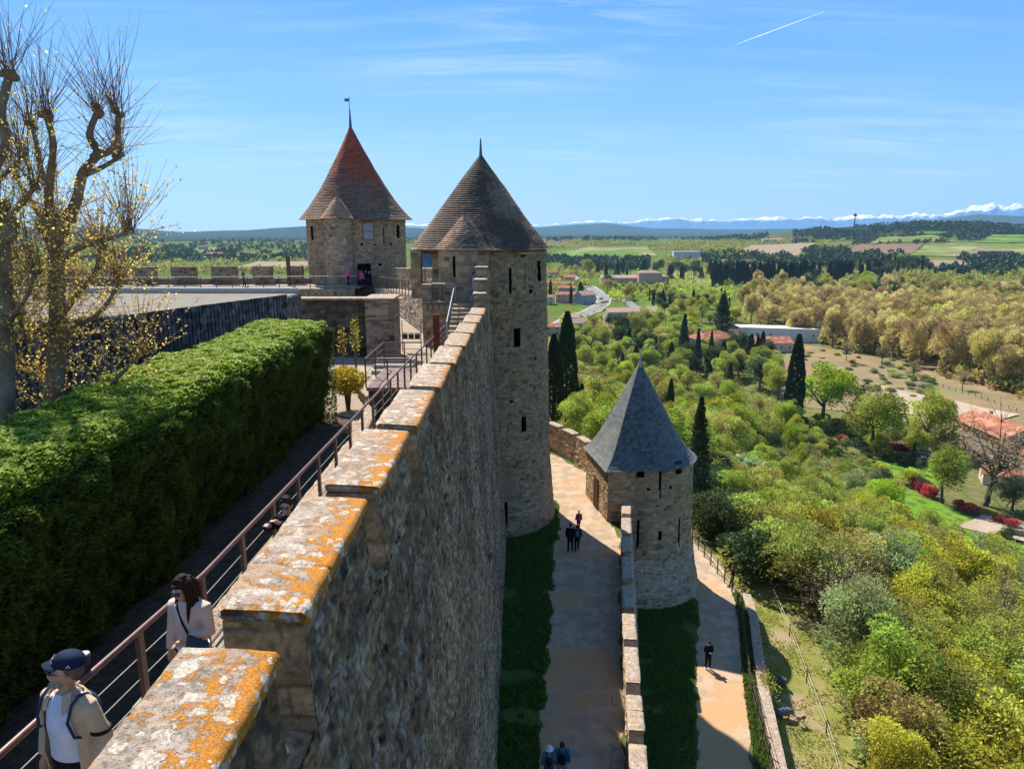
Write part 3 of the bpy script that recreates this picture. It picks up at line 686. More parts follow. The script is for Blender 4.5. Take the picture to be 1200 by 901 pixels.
mb = MB(); roof_skin(mb, outline_pts('circle', .15, c=RT, r=5.2), (-16.05, 75, 10.0), .95, lambda s: 1 - s * .985 + .09 * np.exp(-s * 9) - .045 * np.sin(s * pi), 60, 6, pal_red, .22, .06); W_(mb, 'tiled_roof', ROOFM, red_tower)
finial(red_tower, (-16.05, 75, 9.9), 1.7, .15, True)
mb = MB(); p = cyl_hit(431.5, 271, RT, lambda z: RR + .03); rz = atan2(p.y - RT[1], p.x - RT[0]) + pi / 2
mb.box(p, (.95, .10, 1.5), rz); sh = W_(mb, 'window_shutter', pm('grey_shutter', (.34, .36, .38), (.24, .26, .28), rough=.7, scale=6), red_tower)
mb = MB(); mb.box((p.x, p.y - .0, p.z), (1.1, .13, .10), rz); mb.box((p.x, p.y, p.z - .8), (1.15, .16, .12), rz); mb.box((p.x, p.y, p.z + .8), (1.15, .16, .12), rz)
for s_ in (-1, 1): mb.box((p.x + s_ * .52 * cos(rz), p.y + s_ * .52 * sin(rz), p.z), (.10, .15, 1.72), rz)
W_(mb, 'window_frame', pm('grey_wood', (.18, .16, .14)), red_tower)

# --- slate roofed tower of the outer wall
ST = (9.05, 47.0)
def st_scale(z):
    z = np.asarray(z, float); return 1 + .03 * np.clip((-15 - z) / 6, 0, 1) + .22 * np.clip((-20.0 - z) / 4.5, 0, 1) ** 1.4
strr = lambda z: 3.3 * float(st_scale(z))
slate_tower = empty('slate_roofed_tower', (ST[0], ST[1], -24.4), 0, 'low round tower with pointed grey slate roof built into the outer wall', 'tower')
MSS = ms(.20, .31, 71, rub=.35, amp=.03, mort=.02, c0=(.34, .27, .185), c1=(.41, .315, .20), c2=(.24, .195, .14), cm=(.35, .285, .205), wth=.5, rgh=.008)
hl = []
for (px, py, w, h, nm) in ((749, 552, .62, .85, 'window'), (795, 548.5, .5, .8, 'window'), (773.6, 566, .12, 2.1, 'arrow_slit'), (747, 634, .12, 2.9, 'arrow_slit'), (773, 627.5, .26, .62, 'arrow_slit'),
                           (795.6, 630, .12, 3.0, 'arrow_slit'), (760, 573, .2, .2, 'putlog_hole'), (785.5, 571, .2, .2, 'putlog_hole'), (771, 593, .15, .15, 'putlog_hole')):
    p = cyl_hit(px, py, ST, strr)
    if p is None: continue
    hl.append((p, w / 2, h / 2)); niche(slate_tower, p, ST, w, h, nm).matrix_parent_inverse = Matrix.Translation(-slate_tower.location)
mb = MB(); Oc_ = outline_pts('circle', .085, c=ST, r=3.3, a0=pi / 2)
tower_body(mb, Oc_, ST, -25.2, -14.9, st_scale, .085, MSS, hl); W_(mb, 'tower_wall', STONE, slate_tower)
# mortared footing, a shell proud of the wall, paler
mb = MB(); tower_body(mb, Oc_, ST, -25.2, -21.2, lambda z: st_scale(z) + .012, .085, ms(.20, .30, 75, rub=1.0, amp=.07, mort=.05, c0=(.27, .24, .20), c1=(.40, .35, .28), c2=(.15, .13, .11), cm=(.50, .44, .35), wth=.9, pale=.15)); W_(mb, 'mortared_footing', STONE, slate_tower)
MSB = dict(MSS, seed=77, c0=(.34, .25, .155))
PB = [(6.15, 43.55), (7.95, 43.80), (9.6, 48.6), (5.25, 48.3)]
mb = MB(); ppp = [(*q, 0) for q in PB]
for i in range(4):
    a, b = PB[i], PB[(i + 1) % 4]
    qpatch(mb, (*a, -19.5), (*b, -19.5), (*b, -14.9), (*a, -14.9), .09, MSB)
W_(mb, 'gate_block', STONE, slate_tower)
p = PY(724, 557, 43.63); niche(slate_tower, (p.x, p.y - .02, p.z), (p.x, p.y + 5, 0), .12, 1.2, 'arrow_slit').matrix_parent_inverse = Matrix.Translation(-slate_tower.location)
# a doorway in the sunlit side of the block
mb = MB(); mb.box((5.70, 45.9, -17.4), (.12, .95, 2.1), .187); W_(mb, 'door', pm('old_wood', (.09, .055, .035), rough=.7, scale=9), slate_tower)
RO = []
arc = [(ST[0] + 3.50 * cos(a), ST[1] + 3.50 * sin(a)) for a in np.linspace(-pi * .52, pi * .62, 32)]
RO = [(5.95, 43.3)] + arc + [(5.05, 48.6)]
ctrS = Vector((8.45, 46.6))
def prof_s(s): return (1 - s) * .87 + .13 * np.exp(-s * 11) * (1 - s)
mb = MB(); roof_skin(mb, outline_pts('poly', .10, pts=RO), (8.45, 46.6, -8.50), -15.05, prof_s, 36, 12, pal_slate, .22, .035, .02)
W_(mb, 'slate_roof', SLATE, slate_tower)
mb = MB(); mb.tube([(8.45, 46.6, -9.1), (8.45, 46.6, -8.65), (8.45, 46.6, -8.3), (8.45, 46.6, -7.75)], [.24, .10, .06, .03], 10); mb.ball((8.45, 46.6, -8.3), .10); W_(mb, 'finial', pm('pale_zinc', (.45, .46, .45), rough=.5), slate_tower)
# far slate cone seen through the porch
fc = empty('far_slate_tower', (-8.1, 68, -24), 0, 'steep blue-grey slate cone of a tower seen through the porch beside the brown roof', 'tower')
mb = MB(); roof_skin(mb, outline_pts('circle', .25, c=(-8.1, 68), r=1.75), (-8.1, 68, -.6), -5.2, lambda s: 1 - s, 30, 22, lambda *a: pal_slate(*a) * np.array((1.1, 1.4, 1.8)), .22, .03); W_(mb, 'slate_roof', SLATE, fc)
mb = MB(); tower_body(mb, outline_pts('circle', .3, c=(-8.1, 68), r=1.5), (-8.1, 68), -22, -5.2, lambda z: 1 + 0 * z, .3, MSR); W_(mb, 'tower_wall', STONE, fc)
# ================================================================== WALL WALK, RAILING, STAIR, LANDING
PAVE = pm('pavement_stone', (.34, .29, .23), (.24, .205, .165), rough=.9, scale=5, bump=.5, c3=(.28, .24, .19), s3=1.0)
GRAVEL = pm('gravel_path', (.48, .365, .255), (.36, .275, .19), rough=.95, scale=1.3, lo=.44, hi=.56, bump=1.0, bscale=26, c3=(.50, .30, .155), s3=.30, dist=.05, detail=14)
def RX(y): return float(np.interp(y, [2.5, 4.8, 7.8, 23, 33.5], [-4.05, -3.95, -3.66, -3.42, -3.12]))
mb = MB(); ys = np.linspace(1.5, 34, 60)
P = np.zeros((60, 8, 3))
for i, y in enumerate(ys):
    xs = np.linspace(RX(y) - .12, -2.44 + .011 * (y - 2), 8); P[i, :, 0] = xs; P[i, :, 1] = y; P[i, :, 2] = ZW(y) + .02 * (vn(xs * 3, y * 3 + 0 * xs) - .5)
mb.grid(P, flip=True)
tag(mb.build('wall_walk', PAVE), kind='structure')
mb = MB()
for i in range(0, 58, 2):
    a, b = ys[i], ys[i + 2]
    qpatch(mb, (RX(b) - .12, b, -7), (RX(a) - .12, a, -7), (RX(a) - .12, a, ZW(a)), (RX(b) - .12, b, ZW(b)), .12, MSI, pin=False)
tag(mb.build('walk_retaining_face', STONE), 'rough stone face carrying the wall walk above the hedge yard', 'retaining wall')
rail = empty('walkway_railing', (RX(10), 10, ZW(10)), 0, 'long brown steel railing with pale cables along the wall walk', 'railing')
mb = MB(); pts = [(RX(y), y, ZW(y) + 1.0) for y in np.linspace(2.2, 33.5, 40)]; mb.tube(pts, .032, 10); W_(mb, 'handrail', RUST, rail, smooth=True)
y = 2.9
while y < 33.3:
    mb = MB(); x = RX(y); mb.box((x, y, ZW(y) + .49), (.05, .09, 1.0)); mb.box((x, y, ZW(y) + .02), (.12, .14, .03)); W_(mb, 'post', RUST, rail); y += 1.22
for k, hh in enumerate((.28, .5, .73)):
    mb = MB(); mb.tube([(RX(y), y, ZW(y) + hh) for y in np.linspace(2.2, 33.5, 40)], .0065, 5); W_(mb, 'cable', pm('steel_cable', (.33, .34, .27), rough=.5, bump=0), rail)
mb = MB(); mb.tube([(RX(y), y, ZW(y) + .08) for y in np.linspace(2.2, 33.5, 40)], .02, 6); W_(mb, 'bottom_rail', RUST, rail)
# round spotlight on the railing beside the man
mb = MB(); q = Vector((RX(5.85) - .05, 5.85, ZW(5.85) + 1.02))
sp = empty('spotlight', q, 0, 'small round grey spotlight clamped on the railing behind the man in the cap', 'lamp')
mb.tube([(0, 0, -.06), (0, 0, .06)], .018, 8); mb.tube([(0, 0, .05), (-.01, .01, .08), (-.015, .015, .16)], [.04, .055, .064], 16); mb.build('lamp_body', pm('dark_lamp', (.06, .06, .065), rough=.5), sp, smooth=True)
mb = MB(); mb.tube([(-.015, .015, .161), (-.0155, .0155, .17)], [.06, .056], 16); mb.build('lens', pm('lamp_glass', (.42, .44, .45), rough=.2, bump=0), sp)
# stair up to the landing
stair = empty('stone_stair', (-2.5, 36, -5.4), 0, 'stone stair climbing from the wall walk to the tower landing', 'stairs')
n = 9
for i in range(n):
    y0 = 34 + i * .55; z = -5.40 + (i + 1) * (1.47 / n)
    mb = MB(); wallbox(mb, -3.15, -1.95, y0, 40.5, -6.4, z, .3, ms(.3, .7, i, rub=.1, amp=.01, c0=(.35, .30, .24))) if i == n - 1 else wallbox(mb, -3.15, -1.95, y0, y0 + .57, -6.4, z, .2, ms(.3, .7, i, rub=.1, amp=.01, c0=(.35, .30, .24)))
    W_(mb, 'step', STONE, stair)
landing = empty('landing_wall', (-4, 40, -6.4), 0, 'stone landing in front of the round tower with corbel course under its edge', 'landing')
mb = MB(); wallbox(mb, -5.0, -3.15, 40.0, 47.0, -7.2, -3.95, .12, dict(MSS, seed=88, c0=(.33, .28, .22))); wallbox(mb, -3.15, -1.3, 39.2, 44, -7.2, -3.93, .16, dict(MSS, seed=89)); W_(mb, 'landing_body', STONE, landing)
for i in range(6):
    mb = MB(); mb.box((-4.85 + i * .32, 39.93, -4.22), (.16, .2, .26), 0, (.3, .25, .2)); W_(mb, 'corbel', STONE, landing)
mb = MB(); slab(mb, (-5.06, 39.98, -3.90), (-3.1, 39.98, -3.90), .30, .10, .12, 3, bias=.1); W_(mb, 'edge_slab', LICH2, landing)
mb = MB(); wallbox(mb, -5.0, -4.45, 39.9, 40.5, -3.95, -2.98, .09, dict(MSS, seed=90, c0=(.17, .155, .14))); o = W_(mb, 'stone_bollard', STONE, landing)
lr = empty('landing_railing', (-3.6, 40, -3.9), 0, 'pale blue-grey steel railing round the tower landing and down its stair', 'railing')
mb = MB()
mb.tube([(-4.45, 40.05, -2.95), (-3.15, 40.05, -2.95), (-3.15, 39.6, -2.98), (-3.13, 34.2, -4.35), (-3.13, 34.2, -5.35)], .035, 8)
W_(mb, 'handrail', STEEL, lr)
for x in (-3.9,): mb = MB(); mb.tube([(x, 40.05, -3.9), (x, 40.05, -2.95)], .03, 6); W_(mb, 'post', RUST, lr)
mb = MB(); mb.tube([(-3.15, 40.05, -3.9), (-3.15, 40.05, -2.95)], .035, 6); W_(mb, 'post', STEEL, lr)
mb = MB(); mb.tube([(-3.14, 37, -4.7), (-3.14, 37, -3.65)], .03, 6); W_(mb, 'post', STEEL, lr)
for hh in (.25, .48, .72):
    mb = MB(); mb.tube([(-4.45, 40.05, -3.95 + hh), (-3.15, 40.05, -3.95 + hh)], .014, 5); W_(mb, 'bar', RUST, lr)
mb = MB(); mb.bx(-3.28, -3.02, 29.6, 29.75, ZW(30) - 1, -3.45); tag(mb.build('corten_post', pm('corten', (.20, .055, .035), (.14, .04, .03), rough=.7, scale=8)), 'upright rust-red steel post standing at the railing near the stair', 'post')
# steel platform hung on the yard side of the walk
pf = empty('steel_platform', (-4.2, 25, -5.4), 0, 'brown steel platform with railings on the yard side of the walk', 'platform')
mb = MB(); mb.bx(-5.0, -3.5, 24.0, 27.6, -5.42, -5.30); W_(mb, 'deck', pm('deck_metal', (.30, .22, .20), (.22, .15, .14), rough=.6, scale=5), pf)
mb = MB(); mb.bx(-4.95, -3.6, 24.1, 27.5, -6.45, -5.42); W_(mb, 'support_wall', pm('dark_concrete', (.10, .09, .08), rough=.9), pf)
mb = MB()
for (a, b) in (((-5, 24, -4.3), (-3.5, 24, -4.3)), ((-5, 24, -4.3), (-5, 27.6, -4.3)), ((-5, 27.6, -4.3), (-3.5, 27.6, -4.3))): mb.tube([a, b], .03, 6)
W_(mb, 'handrail', RUST, pf)
for (x, y) in ((-5, 24), (-4.25, 24), (-5, 25.8), (-5, 27.6), (-4.2, 27.6)):
    mb = MB(); mb.tube([(x, y, -5.3), (x, y, -4.3)], .028, 6); W_(mb, 'post', RUST, pf)
for hh in (.25, .5, .75):
    mb = MB(); mb.tube([(-3.5, 24, -5.3 + hh), (-5, 24, -5.3 + hh), (-5, 27.6, -5.3 + hh), (-3.5, 27.6, -5.3 + hh)], .011, 5); W_(mb, 'bar', RUST, pf)

# ================================================================== UPPER YARD (left of the walk)
YZ = -6.45
def flat(name, pts, z, mat, label=None, step=None):
    mb = MB(); mb.add([(p[0], p[1], z) for p in pts], [tuple(range(len(pts)))]); o = mb.build(name, mat); tag(o, kind='structure'); return o
flat('upper_yard_ground', [(-70, -10), (-2.5, -10), (-2.5, 60), (-8, 78), (-40, 80), (-70, 70)], YZ, pm('yard_gravel', (.33, .27, .20), (.26, .21, .155), scale=2, bump=.5, bscale=40, c3=(.37, .31, .24), s3=.4))
flat('planting_bed', [(-14, -2), (-5.15, -2), (-5.1, 22), (-5.6, 24.2), (-14, 30)], YZ + .03, pm('bed_earth', (.13, .10, .07), (.07, .055, .042), scale=6, bump=.9, bscale=25, dist=.05))
# low stone kerb between the bed and the walk
kw = empty('low_kerb_wall', (-4.9, 12, YZ), 0, 'low dark stone wall along the planting bed, curving at its far end', 'wall')
pk = [(-4.75, 1), (-4.65, 8), (-4.55, 14), (-4.55, 20), (-4.75, 23.2), (-5.1, 25.5), (-5.9, 27.5)]
for i in range(len(pk) - 1):
    mb = MB(); a, b = pk[i], pk[i + 1]; wallrun(mb, a, b, .36, YZ - .1, YZ + .38, YZ - .1, YZ + .38, .09, dict(MSI, seed=i + 100, c0=(.2, .18, .15)), ends=(i in (0, len(pk) - 2))); W_(mb, 'wall_run', STONE, kw)
    s_ = MB(); slab(s_, (*a, YZ + .5), (*b, YZ + .5), .44, .12, .1, i, bias=.05, amp=.03); W_(s_, 'coping', LICH2, kw, smooth=True)

# --- conifer hedge: sprays over a rounded box
def sprays(n, P, Nn, size, up=.35, spread=.7, cval=None, rg=NR, asp=.45):
    """n leaf sprays (quads) at points P with outward normals Nn"""
    d = Nn + rg.normal(0, spread, (n, 3)); d[:, 2] += up; d /= np.linalg.norm(d, axis=1, keepdims=True)
    s = np.cross(d, rg.normal(0, 1, (n, 3))); s /= np.linalg.norm(s, axis=1, keepdims=True) + 1e-9
    L = size * (.6 + .8 * rg.random(n))[:, None]; w = L * asp
    A = P - d * L * .3; B = P + s * w * .5 + d * L * .15; Cc = P + d * L * .7; D = P - s * w * .5 + d * L * .15
    V = np.stack([A, B, Cc, D], 1).reshape(-1, 3); F = np.arange(4 * n, dtype=np.int32).reshape(-1, 4)
    return V, F
hedge = empty('hedge', (-6.8, 14, YZ), 0, 'thick clipped green conifer hedge beside the wall walk', 'hedge')
HX0, HX1, HY0, HY1, HZT = -8.25, -5.95, 1.0, 23.6, -2.98
def hedge_shell(P):
    return P
hn = 400000; u = NR.random(hn)
area_top, area_side, area_end, area_l = 2.4 * 24, 3.7 * 24 * 1.2, 2.4 * 3.7, 3.7 * 8
tot = area_top + area_side + area_end + area_l; fsel = NR.random(hn) * tot
a_, b_ = NR.random(hn), NR.random(hn)
P = np.zeros((hn, 3)); Nn = np.zeros((hn, 3))
top = fsel < area_top; side = (~top) & (fsel < area_top + area_side); end = (~top) & (~side) & (fsel < area_top + area_side + area_end); lef = ~(top | side | end)
P[top] = np.stack([HX0 + a_[top] * (HX1 - HX0), HY0 + b_[top] * (HY1 - HY0), np.full(top.sum(), HZT)], -1); Nn[top] = (0, 0, 1)
P[side] = np.stack([np.full(side.sum(), HX1), HY0 + a_[side] * (HY1 - HY0), YZ + .1 + b_[side] * (HZT - YZ - .1)], -1); Nn[side] = (1, 0, .1)
P[end] = np.stack([HX0 + a_[end] * (HX1 - HX0), np.full(end.sum(), HY1), YZ + b_[end] * (HZT - YZ)], -1); Nn[end] = (0, 1, .1)
P[lef] = np.stack([np.full(lef.sum(), HX0), HY0 + a_[lef] * (HY1 - HY0), HZT - b_[lef] * 1.6], -1); Nn[lef] = (-1, 0, .1)
lump = fbm(P[:, 0] * 1.1, P[:, 1] * 1.1, P[:, 2] * 1.1, 4, 5); lump2 = fbm(P[:, 0] * 4, P[:, 1] * 4, P[:, 2] * 4, 2, 6)
# rounded shoulder and lean of the shaded side
sh = np.clip((P[:, 2] - (HZT - .55)) / .55, 0, 1) * np.clip((P[:, 0] - (HX1 - .5)) / .5, 0, 1)
P[:, 2] -= .28 * sh ** 2; P[:, 0] -= .18 * sh ** 2
low = np.clip((HZT - .6 - P[:, 2]) / 3.2, 0, 1); P[side, 0] -= (.12 + .55 * low[side])
P += Nn * ((lump - .5) * np.where(top, .26, .8) + (lump2 - .5) * np.where(top, .16, .24))[:, None]
P -= Nn * (NR.random(hn) ** 3 * .22)[:, None]
P[:, 2] += .05 * np.sin(P[:, 1] * .9) + .10 * (fbm(P[:, 1] * .4, P[:, 0] * .3, 0, 2, 3) - .5)
near = np.clip((P[:, 1] - 3) / 20, 0, 1)
V, F = sprays(hn, P, Nn, .085, up=.1, spread=.65, asp=.42)
ph = NR.uniform(0, 2 * pi, hn); dfl = np.stack([np.cos(ph), np.sin(ph), .15 + .45 * NR.random(hn)], -1); sfl = np.stack([-np.sin(ph), np.cos(ph), NR.normal(0, .35, hn)], -1)
Lf = (.095 * (.6 + .8 * NR.random(hn)))[:, None]; V4 = np.stack([P - dfl * Lf * .3, P + sfl * Lf * .26 + dfl * Lf * .15, P + dfl * Lf * .7, P - sfl * Lf * .26 + dfl * Lf * .15], 1)
flat_ = top & (NR.random(hn) < .8); V = V.reshape(hn, 4, 3); V[flat_] = V4[flat_]; V = V.reshape(-1, 3)
cv = np.zeros((hn, 3)); cv[:, 0] = np.clip(.12 + .20 * NR.random(hn) + .3 * (lump2 - .5) + .48 * top * sstep(HZT - .5, HZT - .1, P[:, 2]), .04, 1); cv[:, 1] = NR.random(hn) - .6 * sstep(HZT - .35, HZT + .02, P[:, 2]); cv[:, 1] = np.clip(cv[:, 1], 0, 1)  # sunlit top and shaded sides painted into leaf lightness; new growth yellower on top
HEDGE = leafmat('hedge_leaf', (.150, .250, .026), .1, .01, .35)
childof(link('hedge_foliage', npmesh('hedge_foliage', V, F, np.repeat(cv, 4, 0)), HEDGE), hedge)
# inner twiggy mass so that no daylight shows through
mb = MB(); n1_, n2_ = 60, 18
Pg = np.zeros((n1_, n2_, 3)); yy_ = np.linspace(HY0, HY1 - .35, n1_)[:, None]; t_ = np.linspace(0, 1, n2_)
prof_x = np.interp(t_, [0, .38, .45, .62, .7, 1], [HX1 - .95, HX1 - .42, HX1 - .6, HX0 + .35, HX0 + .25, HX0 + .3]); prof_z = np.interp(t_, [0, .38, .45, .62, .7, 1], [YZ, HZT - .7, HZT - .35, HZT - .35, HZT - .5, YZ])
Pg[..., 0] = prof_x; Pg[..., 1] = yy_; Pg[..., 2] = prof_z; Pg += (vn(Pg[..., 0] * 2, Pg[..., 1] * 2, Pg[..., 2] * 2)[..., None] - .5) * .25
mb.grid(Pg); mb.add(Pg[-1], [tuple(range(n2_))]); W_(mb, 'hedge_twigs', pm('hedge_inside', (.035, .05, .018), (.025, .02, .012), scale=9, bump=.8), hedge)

# --- timber palisade of the open-air stage, and the stage's flat roof
PALI = pm('tarred_timber', (.10, .10, .10), (.035, .035, .037), rough=.75, scale=3, bump=.5, bscale=12, c3=(.17, .165, .16), s3=4)
stage = empty('stage_building', (-14, 24, YZ), 0, 'long low building with a flat grey roof and a dark upright timber wall', 'building')
PALP = [(-8.85, 28.3), (-11.45, 21.7), (-14.0, 19.4), (-24, 14.0)]
zt0 = -2.50
mb = MB()
for k in range(3):
    fa, fb = Vector(PALP[k]), Vector(PALP[k + 1]); L = (fb - fa).length; nb = int(L / .17); d = (fb - fa).normalized(); nrm = Vector((-d.y, d.x))
    for i in range(nb):
        p = fa + d * (i + .5) * .17; h = zt0 + RNG.uniform(-.006, .006)
        mb.box((p.x + nrm.x * RNG.uniform(-.012, .012), p.y, (h + YZ) / 2), (.125, .06, h - YZ), atan2(d.y, d.x))
        mb.box((p.x + d.x * .085 - nrm.x * .04, p.y + d.y * .085 - nrm.y * .04, (h + YZ) / 2 - .05), (.05, .02, h - YZ), atan2(d.y, d.x))
W_(mb, 'timber_cladding', PALI, stage)
mb = MB(); mb.add([(-8.95, 28.3, -2.62), (-11.55, 21.75, -2.62), (-14.05, 19.5, -2.62), (-24, 14.1, -2.62), (-60, 10, -2.62), (-60, 31, -2.62), (-8.95, 30.4, -2.62)], [(6, 5, 4, 3, 2, 1, 0)])
mb2 = MB(); mb2.bar((-8.86, 28.1, -4.6), (-8.95, 30.3, -4.6), .12, 3.9); mb2.bar((-9.0, 30.3, -4.6), (-59, 31, -4.6), .12, 3.9); W_(mb2, 'end_wall', PALI, stage)
W_(mb, 'flat_roof', pm('felt_roof', (.26, .225, .18), (.20, .175, .14), rough=.95, scale=.8, bump=.3, c3=(.22, .20, .18), s3=.5), stage)
mb = MB(); mb.bar((-9, 30.3, -2.5), (-58, 30.8, -2.5), .2, .18); W_(mb, 'roof_kerb', pm('zinc_edge', (.46, .44, .41), rough=.6), stage)

# --- yard walls beyond the stage
yw = empty('yard_wall', (-9, 37, YZ), 0, 'dark stone yard wall with a pale coping behind the hedge', 'wall')
mb = MB(); wallbox(mb, -14.0, -7.2, 36.6, 37.4, YZ - .1, -3.52, .12, ms(.2, .45, 111, rub=.5, amp=.05, c0=(.085, .075, .062), c1=(.18, .15, .115), c2=(.05, .045, .04), cm=(.10, .088, .072))); W_(mb, 'wall_face', STONE, yw)
mb = MB(); slab(mb, (-14.2, 36.95, -3.40), (-5.6, 36.95, -3.40), 1.0, .12, .18, 8, bias=0); W_(mb, 'coping', LICH2, yw)
bp = empty('buttress', (-6.6, 36.4, YZ), 0, 'broad square stone buttress between the dark yard wall and the stair', 'buttress')
mb = MB(); wallbox(mb, -7.3, -5.9, 35.6, 37.6, YZ - .1, -3.42, .10, ms(.22, .5, 121, rub=.3, amp=.045, c0=(.24, .20, .16), c1=(.33, .26, .19), c2=(.13, .12, .11))); W_(mb, 'buttress_body', STONE, bp)
mb = MB(); slab(mb, (-6.6, 35.4, -3.30), (-6.6, 37.7, -3.30), 1.55, .12, .12, 9, bias=0); W_(mb, 'cap_slab', LICH2, bp)
# walkway to the red tower: retaining wall, deck, railing, merlons
ww = empty('tower_walkway', (-9, 58, YZ), 0, 'raised stone walkway linking the round tower and the red-roofed tower', 'walkway')
A0, A1 = (-5.0, 43.0, -4.12), (-14.0, 71.5, -5.55)
n = 10
mb = MB(); qpatch(mb, (A1[0], A1[1], -9), (A0[0], A0[1], -9), A0, A1, .14, ms(.22, .42, 131, rub=.4, amp=.04, c0=(.36, .31, .24))); W_(mb, 'supporting_wall', STONE, ww)
mb = MB(); mb.add([(A0[0], A0[1], A0[2]), (A0[0] + 3.0, A0[1] + .6, A0[2]), (A1[0] + 3.2, A1[1] + .5, A1[2]), (A1[0], A1[1], A1[2])], [(0, 1, 2, 3)]); W_(mb, 'deck', PAVE, ww)
mb = MB(); mb.tube([(A0[0], A0[1], A0[2] + 1.05), (A1[0], A1[1], A1[2] + 1.05)], .035, 6); mb.tube([(A0[0], A0[1], A0[2] + .12), (A1[0], A1[1], A1[2] + .12)], .02, 6); W_(mb, 'handrail', RUST, ww)
for i in range(22):
    t = i / 21; x, y, z = [A0[k] + (A1[k] - A0[k]) * t for k in range(3)]
    mb = MB(); mb.box((x, y, z + .52), (.05, .10, 1.05)); W_(mb, 'post', RUST, ww)
B0, B1 = (-4.4, 49, -4.4), (-11.9, 70, -5.5)
mb = MB(); wallrun(mb, (B0[0], B0[1]), (B1[0], B1[1]), .5, -9, B0[2] + .9, -9, B1[2] + .9, .15, dict(MSR, seed=141, c0=(.34, .29, .23))); W_(mb, 'parapet_wall', STONE, ww)
for i in range(8):
    ta, tb = (i + .12) / 8, (i + .82) / 8
    pa = [B0[k] + (B1[k] - B0[k]) * ta for k in range(3)]; pb = [B0[k] + (B1[k] - B0[k]) * tb for k in range(3)]
    mb = MB(); wallrun(mb, pa[:2], pb[:2], .52, pa[2] + .85, pa[2] + 1.75, pb[2] + .85, pb[2] + 1.75, .15, dict(MSR, seed=142 + i, c0=(.34, .29, .23))); me_ = W_(mb, 'merlon', STONE, ww)
    s_ = MB(); slab(s_, (pa[0], pa[1], pa[2] + 1.87), (pb[0], pb[1], pb[2] + 1.87), .66, .13, .15, i, bias=.45); o = s_.build('coping_slab', LICH2, me_)
# west parapet: crenellated wall with walk on the left of the red tower
wp = empty('crenellated_wall', (-35, 66, -24), 0, 'crenellated wall with separate merlons left of the red-roofed tower', 'wall')
WA, WB = (-20.0, 72.6), (-56, 70.0)
mb = MB(); wallrun(mb, (-14.5, 66.5), (-56, 62.5), .5, -9, -5.35, -9, -5.35, .25, dict(MSR, seed=151)); W_(mb, 'inner_wall', STONE, wp)
for i in range(70):
    x = -14.7 - i * .58; mb = MB(); mb.box((x, 66.2 + (x + 14.5) * .0964, -5.75), (.26, .3, .24), 0, (.30, .26, .21)); W_(mb, 'corbel', STONE, wp)
mb = MB(); mb.add([(-14.2, 66.5, -5.33), (-56, 62.5, -5.33), (-56, 70, -5.33), (-14, 72.4, -5.33)], [(0, 3, 2, 1)]); W_(mb, 'walk_deck', PAVE, wp)
mb = MB(); wallrun(mb, WA, WB, .55, -24, -4.75, -24, -4.75, .3, dict(MSR, seed=152, c0=(.28, .24, .19))); W_(mb, 'parapet_wall', STONE, wp)
k = 0
for (pxa, pxb) in ((337, 355), (297.5, 320), (251, 280), (206, 234), (163, 189), (118, 146), (75, 103), (30, 60)):
    a = PY(pxa, 318, 71.8); b = PY(pxb, 318, 71.8)
    mb = MB(); wallbox(mb, a.x, b.x, 71.3 + .07 * (a.x + 25), 71.9 + .07 * (a.x + 25), -4.78, -3.55 - .006 * (k), .15, dict(MSR, seed=153 + k, c0=(.20, .175, .15), c2=(.10, .09, .08))); W_(mb, 'merlon', STONE, wp); k += 1
wr = empty('parapet_railing', (-30, 66, -5.3), 0, 'brown steel railing on the walk in front of the crenellated wall', 'railing')
mb = MB(); mb.tube([(-14.3, 66.7, -4.2), (-56, 62.7, -4.2)], .045, 6); mb.tube([(-14.3, 66.7, -5.1), (-56, 62.7, -5.1)], .03, 6); W_(mb, 'handrail', STEEL, wr)
for i in range(30):
    x = -14.4 - i * 1.38; mb = MB(); mb.box((x, 66.7 + (x + 14.3) * .096, -4.75), (.06, .08, 1.1)); W_(mb, 'post', RUST, wr)
# tall timber flagpole / post beside the red tower
mb = MB(); mb.bx(-21.75, -21.45, 69.9, 70.2, -5.3, -2.5); tag(mb.build('timber_post', pm('old_timber_post', (.14, .09, .06))), 'dark upright timber post left of the red-roofed tower', 'post')
# dim courtyard behind the steel platform: three floodlights on a bar, grey steps
fb_ = empty('floodlight_bar', (-6.2, 40, YZ), 0, 'steel frame with three dark floodlights in the yard below the landing', 'lamp')
mb = MB(); mb.tube([(-5.9, 38.2, YZ), (-5.9, 38.2, -4.75), (-4.9, 38.2, -4.6), (-4.9, 38.2, YZ)], .03, 6); mb.tube([(-5.9, 38.2, -5.75), (-4.9, 38.2, -5.75)], .03, 6); W_(mb, 'frame', STEEL, fb_)
for i in range(3):
    mb = MB(); mb.box((-5.72 + i * .33, 38.0, -5.55), (.26, .2, .26), 0, None, (radians(20), 'X')); W_(mb, 'floodlight', pm('dark_lamp', (.06, .06, .065)), fb_)
mb = MB()
for i in range(3): mb.bx(-6.4, -4.6, 32 + i * .5, 32.5 + i * .5, YZ, YZ + .17 * (i + 1))
tag(mb.build('yard_steps', pm('step_stone', (.36, .33, .29), (.26, .24, .21))), 'three pale stone steps in the yard behind the steel platform', 'steps')

